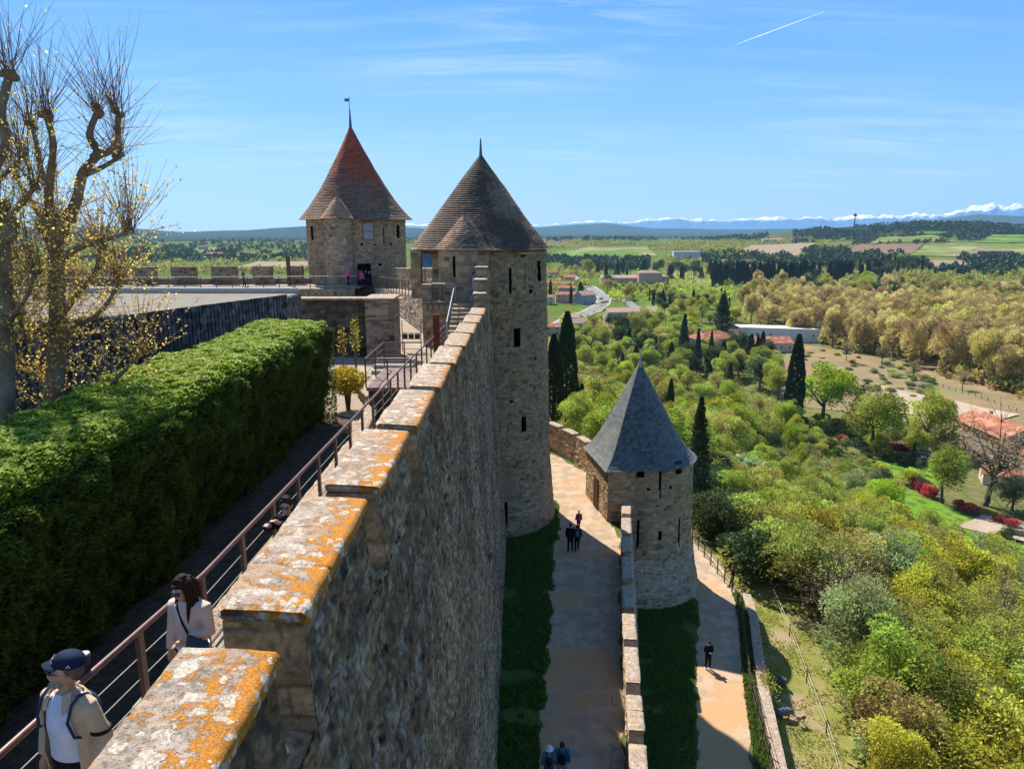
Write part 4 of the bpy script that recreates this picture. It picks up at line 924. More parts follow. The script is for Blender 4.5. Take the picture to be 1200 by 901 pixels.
# ================================================================== INNER WARD between the walls
OW = [(2.2, 6), (3.05, 13), (4.05, 19.7), (5.15, 28.7), (6.35, 37), (6.95, 41.0), (7.35, 43.4)]     # centre line of the outer wall
def owx(y): return float(np.interp(y, [p[1] for p in OW], [p[0] for p in OW]))
ward = [(-1.5, -8), (.6, -8)] + OW + [(6.9, 49), (6.55, 52), (5.0, 55.5), (3.5, 58.3), (-2, 66), (-16, 80), (-22, 78), (-10, 60), (-3, 44), (-1.2, 41)]
GRASSG = pm('grass_ground', (.065, .105, .025), (.10, .12, .035), rough=.95, scale=1.5, bump=.8, bscale=30, c3=(.12, .105, .05), s3=.8, dist=.04)
flat('inner_ward_ground', ward, ZLOW - .012, GRASSG)
def ribbon(name, L, R, z, mat, n=60, jag=.10, seed=0):
    """strip between two edge polylines with slightly uneven edges"""
    def res(P):
        P = np.array(P, float); s = np.concatenate([[0], np.cumsum(np.linalg.norm(np.diff(P, axis=0), axis=1))]); t = np.linspace(0, s[-1], n)
        return np.stack([np.interp(t, s, P[:, 0]), np.interp(t, s, P[:, 1])], -1)
    a, b = res(L), res(R); m = 9
    G_ = np.zeros((n, m, 3))
    ja = (fbm(np.arange(n) * .35, 0 * np.arange(n) + seed, 0, 3, 3) - .5) * jag * 2; jb = (fbm(np.arange(n) * .35, 0 * np.arange(n) + seed + 5, 0, 3, 9) - .5) * jag * 2
    w = b - a; wl = np.linalg.norm(w, axis=1, keepdims=True); a = a + w / wl * ja[:, None]; b = b + w / wl * jb[:, None]
    for j in range(m): G_[:, j, :2] = a + (b - a) * j / (m - 1)
    G_[..., 2] = z if not callable(z) else 0
    if callable(z): G_[..., 2] = z(G_[..., 0], G_[..., 1])
    mb = MB(); mb.grid(G_, flip=True); o = mb.build(name, mat); nrm = o.data.polygons[0].normal
    if nrm.z < 0: o.data.flip_normals()
    return tag(o, kind='structure')
def gz(px, py, z=ZLOW): p = G(px, py, z); return (p.x, p.y)
ribbon('inner_ward_path', [(.1, 10), gz(628, 901), gz(633, 850), gz(638, 780), gz(642, 720), gz(647, 660), gz(654, 612), (2.6, 47), (1.2, 52), (-2, 60)],
       [(owx(10) - .3, 10), (owx(21) - .3, 21), (owx(30) - .35, 30), (owx(38) - .35, 38), (owx(41) - .35, 41), (6.3, 43.6), (5.4, 48.2), (6.2, 50), (6.2, 52), (3.3, 58), (-1, 64)], ZLOW, GRAVEL, 220, .30)
# rough stone gutter at the foot of the outer wall
gut = MB(); y = 12.0
while y < 41:
    l = RNG.uniform(.35, .8); x = owx(y) - .62 + RNG.uniform(-.05, .05); w = RNG.uniform(.3, .5)
    if RNG.random() < .8: slab(gut, (x, y, ZLOW + .05), (x + .1 * l, y + l, ZLOW + .05), w, .08, .12, int(y * 10), bias=0)
    y += l + .03
tag(gut.build('stone_gutter', pm('gutter_stone', (.40, .32, .235), (.30, .24, .18), scale=4, bump=.7)), kind='structure')
outer = empty('outer_wall', (4.5, 25, -24.4), 0, 'low crenellated outer wall running between the two paths to the slate-roofed tower', 'wall')
MSO = ms(.24, .42, 161, rub=.5, amp=.05, mort=.03, c0=(.36, .295, .22), c1=(.43, .34, .235), c2=(.22, .195, .16), cm=(.38, .33, .27), wth=.5)
mb = MB()
for i in range(len(OW) - 1):
    a, b = OW[i], OW[i + 1]; sgn = .26
    qpatch(mb, (b[0] - sgn, b[1], ZLOW - .2), (a[0] - sgn, a[1], ZLOW - .2), (a[0] - sgn, a[1], -17.45), (b[0] - sgn, b[1], -17.45), .10, MSO, pin=False)
    qpatch(mb, (a[0] + 1.05, a[1], -25.2), (b[0] + 1.05, b[1], -25.2), (b[0] + sgn, b[1], -17.45), (a[0] + sgn, a[1], -17.45), .12, dict(MSO, seed=162, pale=.4), pin=False)
    qpatch(mb, (a[0] - sgn, a[1], -17.45), (a[0] + sgn, a[1], -17.45), (b[0] + sgn, b[1], -17.45), (b[0] - sgn, b[1], -17.45), .10, dict(MSO, seed=163), pin=False)
W_(mb, 'wall_body', STONE, outer)
y = 7.6; k = 0
while y < 42.3:
    l = 2.15 + .25 * sin(k * 2.3); l = min(l, 42.9 - y)
    a = (owx(y), y); b = (owx(y + l), y + l); zt = -16.80 + .02 * sin(k)
    mb = MB(); wallrun(mb, a, b, .50, -17.47, zt - .1, -17.47, zt - .1, .10, dict(MSO, seed=170 + k)); me_ = W_(mb, 'merlon', STONE, outer)
    half = l * (.55 if k % 2 else 1.0)
    for (ta, tb) in (((0, half - .01), (half + .01, l)) if k % 2 else ((0, l),)):
        s_ = MB(); slab(s_, (owx(y + ta), y + ta, zt), (owx(y + tb), y + tb, zt), .60, .12, .09, k + int(ta * 3), bias=0, amp=.02); s_.build('coping_slab', LICH2, me_, smooth=True)
    y += l + .62 + .12 * sin(k * 1.7); k += 1
# --- crenellated parapet beyond the slate tower
fp = empty('far_parapet', (5, 55, ZLOW), 0, 'sunlit crenellated parapet curving from the slate-roofed tower towards the round tower', 'wall')
FPP = [(5.6, 48.9), (6.75, 51.5), (5.3, 55.6), (3.7, 58.9), (-1.8, 66.6)]
mb = MB()
for i in range(len(FPP) - 1): wallrun(mb, FPP[i], FPP[i + 1], .55, -26, -17.2, -26, -17.2, .14, dict(MSO, seed=180 + i, c0=(.38, .29, .20)), ends=False)
W_(mb, 'parapet_wall', STONE, fp)
def along(P, t):
    P = np.array(P); s = np.concatenate([[0], np.cumsum(np.linalg.norm(np.diff(P, axis=0), axis=1))]); return (float(np.interp(t, s, P[:, 0])), float(np.interp(t, s, P[:, 1])))
t = .15; k = 0
while t < 19:
    a, b = along(FPP, t), along(FPP, t + 1.75)
    mb = MB(); wallrun(mb, a, b, .56, -17.22, -16.25, -17.22, -16.25, .14, dict(MSO, seed=190 + k, c0=(.38, .29, .20))); me_ = W_(mb, 'merlon', STONE, fp)
    s_ = MB(); slab(s_, (*a, -16.13), (*b, -16.13), .68, .13, .14, k, bias=.1); s_.build('coping_slab', LICH2, me_); t += 2.45; k += 1
# small lamps on the walls
mb = MB(); p = Vector((XT(25) + .0, 25.4, 0)); q = G(570, 652, -9); 
def walllamp(px, py, y, label, rz=0):
    q = PY(px, py, y); o = empty('wall_floodlight', q, rz, label, 'lamp')
    mb = MB(); mb.box((0, 0, 0), (.42, .22, .14)); mb.box((0, 0, .085), (.46, .26, .03)); mb.build('housing', pm('bronze_lamp', (.15, .13, .09), rough=.5), o)
    mb = MB(); mb.box((-.22, 0, -.03), (.30, .05, .05)); mb.build('bracket', RUST, o)
walllamp(570, 652, 25.7, 'small bronze floodlight bracketed on the high rampart face')
walllamp(753, 706, 33.0, 'small floodlight on the outside of the low crenellated wall below the slate-roofed tower')
# tufts of grass
def tufts(name, test, box, n, z, h=.16, seed=1, c=(.10, .185, .03), label=None):
    rg = np.random.default_rng(seed); x = rg.uniform(box[0], box[1], n); y = rg.uniform(box[2], box[3], n); k = test(x, y); x, y = x[k], y[k]; n = len(x)
    zz = z(x, y) if callable(z) else np.full(n, z)
    a = rg.uniform(0, 2 * pi, n); w = .035 + .03 * rg.random(n); hh = h * (.5 + rg.random(n)); lx, ly = rg.normal(0, .07, n), rg.normal(0, .07, n)
    A = np.stack([x - w * np.cos(a), y - w * np.sin(a), zz], -1); B = np.stack([x + w * np.cos(a), y + w * np.sin(a), zz], -1); C_ = np.stack([x + lx, y + ly, zz + hh], -1)
    V = np.stack([A, B, C_], 1).reshape(-1, 3); F = np.arange(3 * n, dtype=np.int32).reshape(-1, 3)
    cc = np.zeros((n, 3)); cc[:, 0] = .3 + .45 * rg.random(n); cc[:, 1] = rg.random(n)
    return tag(link(name, npmesh(name, V, F, np.repeat(cc, 3, 0)), leafmat('blade_' + name, c, .05, .01, .5)), label, 'grass', kind='stuff')
pl = [gz(628, 901), gz(633, 850), gz(638, 780), gz(642, 720), gz(647, 660), gz(654, 612)]
tufts('grass', lambda x, y: (x < np.interp(y, [p[1] for p in pl], [p[0] for p in pl]) + .10 + .7 * (fbm(x * 1.3, y * 1.3) - .5)) & (fbm(x * .7, y * .7, 0, 3, 9) > .38) & (np.hypot(x - MT[0], y - MT[1]) > 4.2), (-1.0, 3.2, 14, 47), 60000, ZLOW, .13, 3, label='shaded strip of grass between the high rampart and the path')
# outer ward (lower path)
OUTZ = -24.4
BL = [(4, -60), (8.5, 0), (10.6, 15), (12.25, 28), (13.7, 35), (15.4, 41.5), (15.9, 44.5), (14.9, 53.5), (8, 72), (-5, 100), (-30, 150), (-80, 200), (-200, 240)]
flat('outer_ward_ground', [(3, -20)] + [(p[0] - .25, p[1]) for p in BL[1:8]] + [(8, 71.5), (2, 70), (3, 55), (6, 48)], OUTZ - .012, GRASSG)
go = lambda px, py: gz(px, py, OUTZ)
ribbon('outer_ward_path', [(7.2, 18), go(817, 901), go(817, 850), go(815, 790), go(819, 720), go(814, 690), go(805, 650), (12, 57), (8, 64), (2, 70)],
       [(9.6, 18), go(882, 901), go(876, 820), go(872, 760), go(866, 715), go(862, 688), go(838, 655), (13.8, 56), (9.5, 65), (3, 72)], OUTZ, GRAVEL, 220, .26, 4)
lw = empty('retaining_wall', (14, 36, OUTZ), 0, 'low pale stone retaining wall beside the lower path with weeds in front', 'wall')
for i in range(1, 6):
    a, b = BL[i], BL[i + 1]
    mb = MB(); wallrun(mb, a, b, .5, -27.5, OUTZ + .18, -27.5, OUTZ + .18, .12, dict(MSO, seed=200 + i, c0=(.34, .31, .265)), ends=(i == 5)); W_(mb, 'wall_run', STONE, lw)
    s_ = MB(); slab(s_, (*a, OUTZ + .32), (*b, OUTZ + .32), .58, .14, .14, i, bias=0); W_(s_, 'coping', LICH2, lw)
def fence(name, P, h, step, mat, label, z=OUTZ, mesh=True):
    o = empty(name, (*P[len(P) // 2], z), 0, label, 'fence'); P = [Vector((p[0], p[1], z)) for p in P]
    tot = sum((P[i + 1] - P[i]).length for i in range(len(P) - 1)); t = 0
    while t < tot:
        a = along([tuple(p[:2]) for p in P], t); zz = z; mb = MB(); mb.tube([(a[0], a[1], zz - .2), (a[0], a[1], zz + h)], .045, 6); W_(mb, 'post', mat, o); t += step
    for hh in (.35, .7, .97):
        mb = MB(); mb.tube([(p.x, p.y, z + h * hh) for p in P], .015, 5); W_(mb, 'wire', mat, o)
    return o
DW = pm('weathered_dark_wood', (.11, .085, .065), (.07, .055, .045), rough=.9)
fence('wooden_fence', [(11.55, 26), (12.95, 34.8), (14.6, 41.4), (15.1, 44.6)], 1.0, 1.6, DW, 'dark post and wire fence on the verge inside the pale retaining wall')
fence('path_fence', [(15.15, 45.3), (14.4, 53.5), (12.5, 59), (8, 70)], 1.15, 1.35, DW, 'timber post fence at the outer edge of the lower path beyond the slate-roofed tower')
tufts('verge_grass', lambda x, y: (x > np.interp(y, [18, 28.7, 35, 41, 44.4], [9.7, 11.25, 12.7, 14.3, 15.05])) & (x < np.interp(y, [0, 15, 28, 35, 41.5, 44.5], [8.2, 10.3, 11.9, 13.35, 15.1, 15.6])), (9, 16, 18, 45), 60000, OUTZ, .2, 5, (.11, .16, .03), 'weedy green verge along the pale retaining wall')
lg = [go(817, 901), go(817, 850), go(815, 790), go(819, 720)]
tufts('bank_grass', lambda x, y: (x < np.interp(y, [p[1] for p in lg], [p[0] for p in lg]) + .6 * (fbm(x * 1.3, y * 1.3) - .5)) & (fbm(x * .7, y * .7, 0, 3, 9) > .38) & (np.hypot(x - ST[0], y - ST[1]) > 4.1), (5.5, 13, 22, 46), 60000, OUTZ, .13, 6, (.095, .18, .028), 'shaded strip of grass at the foot of the outer wall')
# ================================================================== TERRAIN
def sdf(x, y):
    x = np.asarray(x, float); y = np.asarray(y, float); best = np.full(np.broadcast(x, y).shape, 1e18); sg = np.ones_like(best)
    for i in range(len(BL) - 1):
        ax, ay = BL[i]; bx_, by_ = BL[i + 1]; dx_, dy_ = bx_ - ax, by_ - ay
        t = np.clip(((x - ax) * dx_ + (y - ay) * dy_) / (dx_ * dx_ + dy_ * dy_), 0, 1)
        d2 = (x - ax - t * dx_) ** 2 + (y - ay - t * dy_) ** 2
        s = np.sign((x - ax) * dy_ - (y - ay) * dx_); s = np.where(s == 0, 1, s)
        m_ = d2 < best; best = np.where(m_, d2, best); sg = np.where(m_, s, sg)
    return np.sqrt(best) * sg
def hills(x, y):
    r = np.hypot(x, y) + 1e-6; px = CXP + 840 * .977 * x / np.maximum(y, 1)
    top = np.interp(px, [-400, 0, 150, 360, 480, 560, 640, 700, 800, 870, 930, 1000, 1060, 1130, 1200, 1500], [-30, -28, -30, -34, -30, -22, -27, -22, -24, -14, 6, 18, 28, 22, 2, 0])
    h = (top - 10 + 62) * np.exp(-((r - 2750) / 620) ** 2 * (1 + .8 * (r < 2750)))
    h += 26 * np.exp(-((r - 1750) / 350.) ** 2) * sstep(700, 1100, px) * .55 + 12 * np.exp(-((r - 1900) / 400.) ** 2)
    t2 = np.interp(px, [-400, 0, 60, 150, 190, 230, 300, 365, 480, 560, 620, 660, 708, 760, 850, 950, 1060, 1120, 1200, 1500],
                   [5, -10, 5, 14, -8, -26, -14, 12, 0, -14, 5, 30, 55, 0, -20, 0, 60, 132, 95, 70])
    rr = np.interp(px, [0, 560, 640, 1500], [8400, 8400, 11500, 11500]); t2 = t2 * np.where(px < 600, 1.5, 1.34)
    h += np.maximum(t2 + 74 + 34 * (fbm(x / 700, y / 700, 0, 4, 8) - .5), 0) * np.exp(-((r - rr) / (rr * .12)) ** 2)
    return h * (y > 0)
def TH(x, y):
    x = np.asarray(x, float); y = np.asarray(y, float); d = sdf(x, y); r = np.hypot(x, y)
    s = -25.45 - .20 * np.minimum(d, 6) - .36 * np.maximum(d - 6, 0)
    k = 3.2; h = -59.5 + k * np.logaddexp(0, (s + 59.5) / k)
    ins = sstep(.15, -.45, d); h = h * (1 - ins) + (OUTZ - .25) * ins
    bump = (fbm(x / 14, y / 14, 0, 3, 5) - .5) * 1.6 * sstep(6, 30, d) + (fbm(x / 90, y / 90, 0, 3, 15) - .5) * 5 * sstep(60, 200, d) * sstep(60, 160, r)
    big = (fbm(x / 600, y / 600, 0, 4, 25) - .5) * 16 * sstep(500, 1600, r)
    return h + bump * (d > 0) + big + hills(x, y) - 12 * sstep(13000, 14500, r) 
_TS = 20.0 * 1.02 ** np.arange(332)
def GT(px, py):
    """where the photo's pixel ray meets the terrain"""
    r = ray(px, py); n_ = 1 / math.hypot(r[0], r[1]); ux, uy, uz = r[0] * n_, r[1] * n_, r[2] * n_
    below = uz * _TS < TH(ux * _TS, uy * _TS)
    if not below.any(): return None
    k = int(np.argmax(below)); lo, hi = _TS[max(k - 1, 0)], _TS[k]
    for _ in range(2):
        t = np.linspace(lo, hi, 40); b = uz * t < TH(ux * t, uy * t); k = int(np.argmax(b)) if b.any() else 39
        lo, hi = t[max(k - 1, 0)], t[k]
    return Vector((ux * hi, uy * hi, uz * hi))
def GTv(px, py, starts=20.0):
    """vectorised terrain hit"""
    px = np.asarray(px, float); py = np.asarray(py, float)
    a = px - CXP; b = py - CYP; rx = a; ry = FPX * cos(PITCH) - b * sin(PITCH); rz = -FPX * sin(PITCH) - b * cos(PITCH)
    n_ = 1 / np.hypot(rx, ry); rx, ry, rz = rx * n_, ry * n_, rz * n_
    hit = np.full(px.shape, np.nan); t = starts; lo = np.full(px.shape, t)
    while t < 5200:
        t2 = t * 1.025; m_ = np.isnan(hit) & (rz * t2 < TH(rx * t2, ry * t2)); hit[m_] = t2; lo[m_] = t; t = t2
    ok = ~np.isnan(hit); hi = np.where(ok, hit, 1.0)
    for _ in range(9):
        m_ = (lo + hi) / 2; c = rz * m_ < TH(rx * m_, ry * m_); hi = np.where(c, m_, hi); lo = np.where(c, lo, m_)
    return rx * hi, ry * hi, rz * hi, ok
# terrain sheet, polar so that it is fine near and reaches the horizon
def terrain_mesh():
    rs = [6.0]
    while rs[-1] < 16500: rs.append(rs[-1] * (1.013 if rs[-1] > 30 else 1.025))
    rs = np.array(rs); az = np.concatenate([np.linspace(-180, -58, 40)[:-1], np.linspace(-58, 58, 420), np.linspace(58, 180, 40)[1:]])
    az = np.radians(az); X = rs[None, :] * np.sin(az)[:, None]; Y = rs[None, :] * np.cos(az)[:, None]
    Z = TH(X, Y); P = np.stack([X, Y, Z], -1)
    a, b = X.shape; ii = np.arange(a * b).reshape(a, b)
    q = np.stack([ii[:-1, :-1], ii[:-1, 1:], ii[1:, 1:], ii[1:, :-1]], -1).reshape(-1, 4)[:, ::-1]
    d = sdf(X, Y); px = CXP + 820 * X / np.maximum(Y, 1); r = np.hypot(X, Y)
    C = np.zeros((a, b, 3))
    C[..., 0] = sstep(330, 620, r)                       # farmland share
    hz = hills(X, Y); C[..., 1] = np.clip(sstep(2150, 2500, r) * sstep(860, 960, px) + sstep(3400, 4000, r), 0, 1)   # woodland share
    C[..., 2] = sstep(2, 8, d) * sstep(40, 20, d)
    return npmesh('terrain', P.reshape(-1, 3), q, C.reshape(-1, 3), smooth=True)
def terrain_mat():
    m, t = mat_new('terrain'); L = t.links.new
    g = N(t, 'ShaderNodeNewGeometry'); at = N(t, 'ShaderNodeAttribute', attribute_name='Col'); sp = N(t, 'ShaderNodeSeparateColor'); L(at.outputs[0], sp.inputs[0])
    def noise(s, d=6, r=.6):
        n = N(t, 'ShaderNodeTexNoise'); n.inputs['Scale'].default_value = s; n.inputs['Detail'].default_value = d; n.inputs['Roughness'].default_value = r; L(g.outputs['Position'], n.inputs['Vector']); return n.outputs[0]
    def rng(x, a, b): r = N(t, 'ShaderNodeMapRange'); r.inputs[1].default_value = a; r.inputs[2].default_value = b; L(x, r.inputs[0]); return r.outputs[0]
    def mixc(f, a, b):
        x = N(t, 'ShaderNodeMix', data_type='RGBA'); L(f, x.inputs[0])
        for k, v in ((6, a), (7, b)):
            if isinstance(v, tuple): x.inputs[k].default_value = (*v, 1)
            else: L(v, x.inputs[k])
        return x.outputs[2]
    near = mixc(rng(noise(.35), .42, .6), (.11, .14, .035), (.19, .165, .075)); near = mixc(rng(noise(1.6, 8, .7), .52, .64), near, (.20, .16, .10))
    near = mixc(rng(noise(5, 5, .7), .5, .65), near, (.055, .07, .022))
    vo = N(t, 'ShaderNodeTexVoronoi'); vo.inputs['Scale'].default_value = .0052
    sc = N(t, 'ShaderNodeMapping'); sc.inputs['Scale'].default_value = (1, .55, 0); sc.inputs['Rotation'].default_value = (0, 0, .35); L(g.outputs['Position'], sc.inputs[0]); L(sc.outputs[0], vo.inputs['Vector'])
    cr = N(t, 'ShaderNodeValToRGB'); s2 = N(t, 'ShaderNodeSeparateColor'); L(vo.outputs['Color'], s2.inputs[0]); L(s2.outputs[0], cr.inputs[0]); cr.color_ramp.interpolation = 'CONSTANT'
    els = cr.color_ramp.elements; els[0].position = 0; els[0].color = (.10, .155, .03, 1); els[1].position = .2; els[1].color = (.13, .13, .05, 1)
    for p, c in ((.36, (.11, .155, .03, 1)), (.5, (.075, .10, .03, 1)), (.64, (.15, .15, .05, 1)), (.76, (.08, .15, .02, 1)), (.88, (.19, .135, .08, 1))):
        e = els.new(p); e.color = c
    farm = mixc(rng(noise(.02), .4, .65), cr.outputs[0], (.09, .11, .03)); farm = mixc(rng(noise(.12, 5, .7), .55, .7), farm, (.09, .11, .045))
    c = mixc(sp.outputs[0], near, farm)
    wd = mixc(rng(noise(.03, 6, .7), .4, .6), (.016, .032, .018), (.035, .055, .026)); c = mixc(sp.outputs[1], c, wd)
    b = N(t, 'ShaderNodeBsdfPrincipled'); b.inputs['Roughness'].default_value = 1; b.inputs['Specular IOR Level'].default_value = 0; L(c, b.inputs['Base Color'])
    bu = N(t, 'ShaderNodeBump'); bu.inputs['Strength'].default_value = .7; bu.inputs['Distance'].default_value = .15; L(noise(3.5, 8, .7), bu.inputs['Height']); L(bu.outputs[0], b.inputs['Normal'])
    finish(t, b.outputs[0]); return m
tag(link('terrain', terrain_mesh(), terrain_mat()), kind='structure')
def drape(name, quad, mat, off=.12, n=26, m=14):
    """field laid over the terrain between four photo-seen corners (near-left, near-right, far-right, far-left)"""
    c = [GT(*p) for p in quad]; u = np.linspace(0, 1, n)[:, None]; v = np.linspace(0, 1, m)[None, :]
    X = c[0].x * (1 - u) * (1 - v) + c[1].x * u * (1 - v) + c[2].x * u * v + c[3].x * (1 - u) * v; Y = c[0].y * (1 - u) * (1 - v) + c[1].y * u * (1 - v) + c[2].y * u * v + c[3].y * (1 - u) * v
    jx = (fbm(X / 9, Y / 9, 0, 3, 4) - .5) * 1.5; Z = TH(X + jx * 0, Y) + off * (1 + np.hypot(X, Y) / 400)
    mb = MB(); mb.grid(np.stack([X, Y, Z], -1)); o = mb.build(name, mat)
    if o.data.polygons[0].normal.z < 0: o.data.flip_normals()
    return tag(o, kind='structure')
F_GREEN = pm('spring_green_field', (.085, .18, .015), (.07, .14, .018), scale=.03, bump=0, c3=(.17, .23, .05), s3=.012)
F_LAWN = pm('garden_lawn', (.11, .23, .02), (.15, .24, .03), scale=.25, bump=.5, bscale=4, dist=.1, c3=(.07, .13, .025), s3=.4)
F_PALE = pm('pale_green_field', (.145, .18, .035), (.11, .15, .03), scale=.03, bump=0, c3=(.25, .24, .12), s3=.012)
F_BROWN = pm('ploughed_field', (.20, .135, .09), (.16, .11, .075), scale=.05, bump=0)
F_TAN = pm('dry_field', (.29, .22, .14), (.24, .185, .12), scale=.05, bump=0)
F_PAD = pm('paddock_earth', (.285, .20, .115), (.20, .145, .08), scale=.12, bump=.4, bscale=2, c3=(.20, .175, .09), s3=.05, dist=.1, detail=12)
F_SAND = pm('arena_sand', (.41, .335, .25), (.34, .27, .195), scale=.12, bump=.2, c3=(.35, .27, .19), s3=.06, detail=10)
FIELDS = [('field', [(640, 302), (762, 303), (740, 293), (655, 293)], F_GREEN), ('field', [(668, 296), (770, 301), (756, 289), (690, 290)], F_PALE), ('field', [(860, 298), (935, 300), (960, 285), (880, 288)], F_TAN),
          ('field', [(985, 299), (1068, 298), (1082, 287), (1010, 287)], F_BROWN), ('field', [(1066, 300), (1200, 303), (1200, 286), (1086, 287)], F_PALE), ('field', [(1145, 285), (1225, 285), (1225, 275), (1160, 276)], F_GREEN),
          ('field', [(1018, 287), (1120, 284), (1100, 277), (1030, 279)], F_PALE), ('field', [(1085, 315), (1135, 314), (1130, 306), (1090, 306)], F_TAN), ('field', [(715, 335), (850, 335), (850, 318), (730, 319)], F_PALE),
          ('field', [(745, 372), (800, 372), (795, 354), (760, 354)], F_GREEN), ('field', [(790, 345), (860, 347), (858, 333), (800, 334)], F_GREEN), ('field', [(268, 316), (362, 316), (362, 307), (300, 307)], F_TAN),
          ('field', [(225, 297), (262, 297), (255, 291), (230, 291)], F_PALE), ('field', [(1070, 275), (1110, 275), (1110, 272), (1075, 272)], F_GREEN)]
for k, (nm, q, m_) in enumerate(FIELDS): drape(nm, q, m_, .25)
drape('paddock', [(900, 470), (1215, 520), (1215, 440), (925, 402)], F_PAD, .10, 40, 26)
drape('riding_arena', [(1010, 480), (1150, 497), (1195, 487), (1030, 452)], F_SAND, .30)
drape('garden_lawn', [(1075, 622), (1150, 655), (1180, 622), (1035, 560)], F_LAWN, .12)
drape('garden_lawn', [(1010, 548), (1100, 575), (1110, 548), (1035, 532)], F_LAWN, .12)
drape('garden_lawn', [(1130, 690), (1230, 760), (1230, 640), (1160, 635)], F_LAWN, .12)
drape('garden_path', [(1120, 618), (1225, 640), (1225, 618), (1150, 604)], F_SAND, .22)
# pasture just under the retaining wall
mb = MB(); n_ = 40; U_ = np.linspace(0, 1, n_)[:, None]; Vv_ = np.linspace(0, 1, 16)[None, :]
bx0 = np.interp(14 + 40 * U_, [0, 15, 28, 35, 41.5, 44.5, 53.5], [8.5, 10.6, 12.25, 13.7, 15.4, 15.9, 15.3]); X = bx0 + .2 + 5.6 * Vv_; Y = 14 + 40 * U_ + 0 * Vv_
mb.grid(np.stack([X, Y, TH(X, Y) + .02], -1)); o = mb.build('pasture', pm('pasture', (.19, .215, .05), (.27, .235, .09), rough=1, scale=.9, bump=.9, bscale=14, c3=(.34, .255, .155), s3=.35, dist=.05, detail=9))
if o.data.polygons[0].normal.z < 0: o.data.flip_normals()
tag(o, kind='structure')
tufts('pasture_grass', lambda x, y: (sdf(x, y) > .3) & (sdf(x, y) < 7) & (fbm(x * .8, y * .8, 0, 4) + .25 * NR.random(len(x)) > .60), (10, 26, 20, 52), 60000, lambda x, y: TH(x, y) + .02, .09, 15, (.36, .38, .08), 'dry grass tufts on the pasture under the retaining wall')
fpx = [GT(936, 640 + 20), GT(905, 700), GT(925, 745), GT(945, 800), GT(968, 860), GT(985, 920)]
po = empty('pasture_fence', tuple(fpx[3]), 0, 'thin pale wire fence along the trees on the pasture', 'fence')
mb = MB(); mb.tube([(p.x, p.y, p.z + .75) for p in fpx[1:]], .010, 5); mb.tube([(p.x, p.y, p.z + .4) for p in fpx[1:]], .008, 5); W_(mb, 'wire', pm('pale_wire', (.55, .55, .45)), po)
for p in fpx[1:]:
    mb = MB(); mb.tube([(p.x, p.y, p.z - .2), (p.x, p.y, p.z + .9)], .035, 6); W_(mb, 'post', DW, po)
# ------------------------------------------------------------------ mountains
def mountains():
    n, m = 900, 46; px = np.linspace(395, 1620, n)[:, None]; k = np.linspace(0, 1, m)[None, :]
    top = np.interp(px, [395, 440, 480, 500, 560, 640, 680, 700, 730, 750, 785, 800, 840, 870, 930, 960, 1000, 1030, 1060, 1085, 1105, 1120, 1133, 1150, 1165, 1185, 1215, 1300, 1620],
                    [275, 266, 263, 264, 266, 264, 259, 258, 260, 256.5, 254, 257, 257, 256, 253, 255, 253, 252, 251, 249, 243, 240.5, 239, 241, 239, 242, 242, 246, 250])
    R0 = 19500; az = (px - CXP) / (FPX * .977)
    x = az; ang = np.arctan(x); tanel = ((CYP - top) / FPX - tan(PITCH)) / (1 + (CYP - top) / FPX * tan(PITCH)) * np.cos(ang)
    crest = R0 * tanel + 0
    rj = fbm(px / 8., 0 * px, 0, 5, 3) - .5
    r = R0 - 2600 + 3600 * k + 0 * px
    prof = np.where(k < .72, (k / .72) ** .85, 1 - (k - .72) / .28 * .7)
    rd = 1 - np.abs(2 * fbm(px / 26. + r / 2600., r / 1500., 0, 4, 44) - 1); rd2 = 1 - np.abs(2 * fbm(px / 9. - r / 900., r / 600., 2, 3, 49) - 1)
    h = -80 + (crest + 80) * prof * (.80 + .26 * rd) + (rd2 - .8) * 70 * prof + rj * 110 * prof
    P = np.stack([r * np.sin(ang), r * np.cos(ang), h], -1)
    C = np.zeros(P.shape); C[..., 0] = np.clip((h / (crest + 1) - .50) / .45, 0, 1); mb = MB(); mb.grid(P, C); return mb.me('mountains')
def mountain_mat():
    m, t = mat_new('mountain'); L = t.links.new; g = N(t, 'ShaderNodeNewGeometry'); s = N(t, 'ShaderNodeSeparateXYZ'); L(g.outputs['Position'], s.inputs[0])
    n = N(t, 'ShaderNodeTexNoise'); n.inputs['Scale'].default_value = .0028; n.inputs['Detail'].default_value = 8; n.inputs['Roughness'].default_value = .7; L(g.outputs['Position'], n.inputs['Vector'])
    a = N(t, 'ShaderNodeMath', operation='MULTIPLY_ADD'); L(n.outputs[0], a.inputs[0]); a.inputs[1].default_value = 2.2; a.inputs[2].default_value = -1.12
    b_ = N(t, 'ShaderNodeMath', operation='ADD'); L(a.outputs[0], b_.inputs[0]); at = N(t, 'ShaderNodeAttribute', attribute_name='Col'); s9 = N(t, 'ShaderNodeSeparateColor'); L(at.outputs[0], s9.inputs[0]); L(s9.outputs[0], b_.inputs[1])
    r = N(t, 'ShaderNodeMapRange'); r.inputs[1].default_value = .52; r.inputs[2].default_value = .80; L(b_.outputs[0], r.inputs[0])
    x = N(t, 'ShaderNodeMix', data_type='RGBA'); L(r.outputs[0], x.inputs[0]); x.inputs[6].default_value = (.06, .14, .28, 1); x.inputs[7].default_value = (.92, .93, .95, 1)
    d = N(t, 'ShaderNodeBsdfDiffuse'); L(x.outputs[2], d.inputs[0]); finish(t, d.outputs[0]); return m
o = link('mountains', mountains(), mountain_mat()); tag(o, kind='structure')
if o.data.polygons[10].normal.z < 0: o.data.flip_normals()

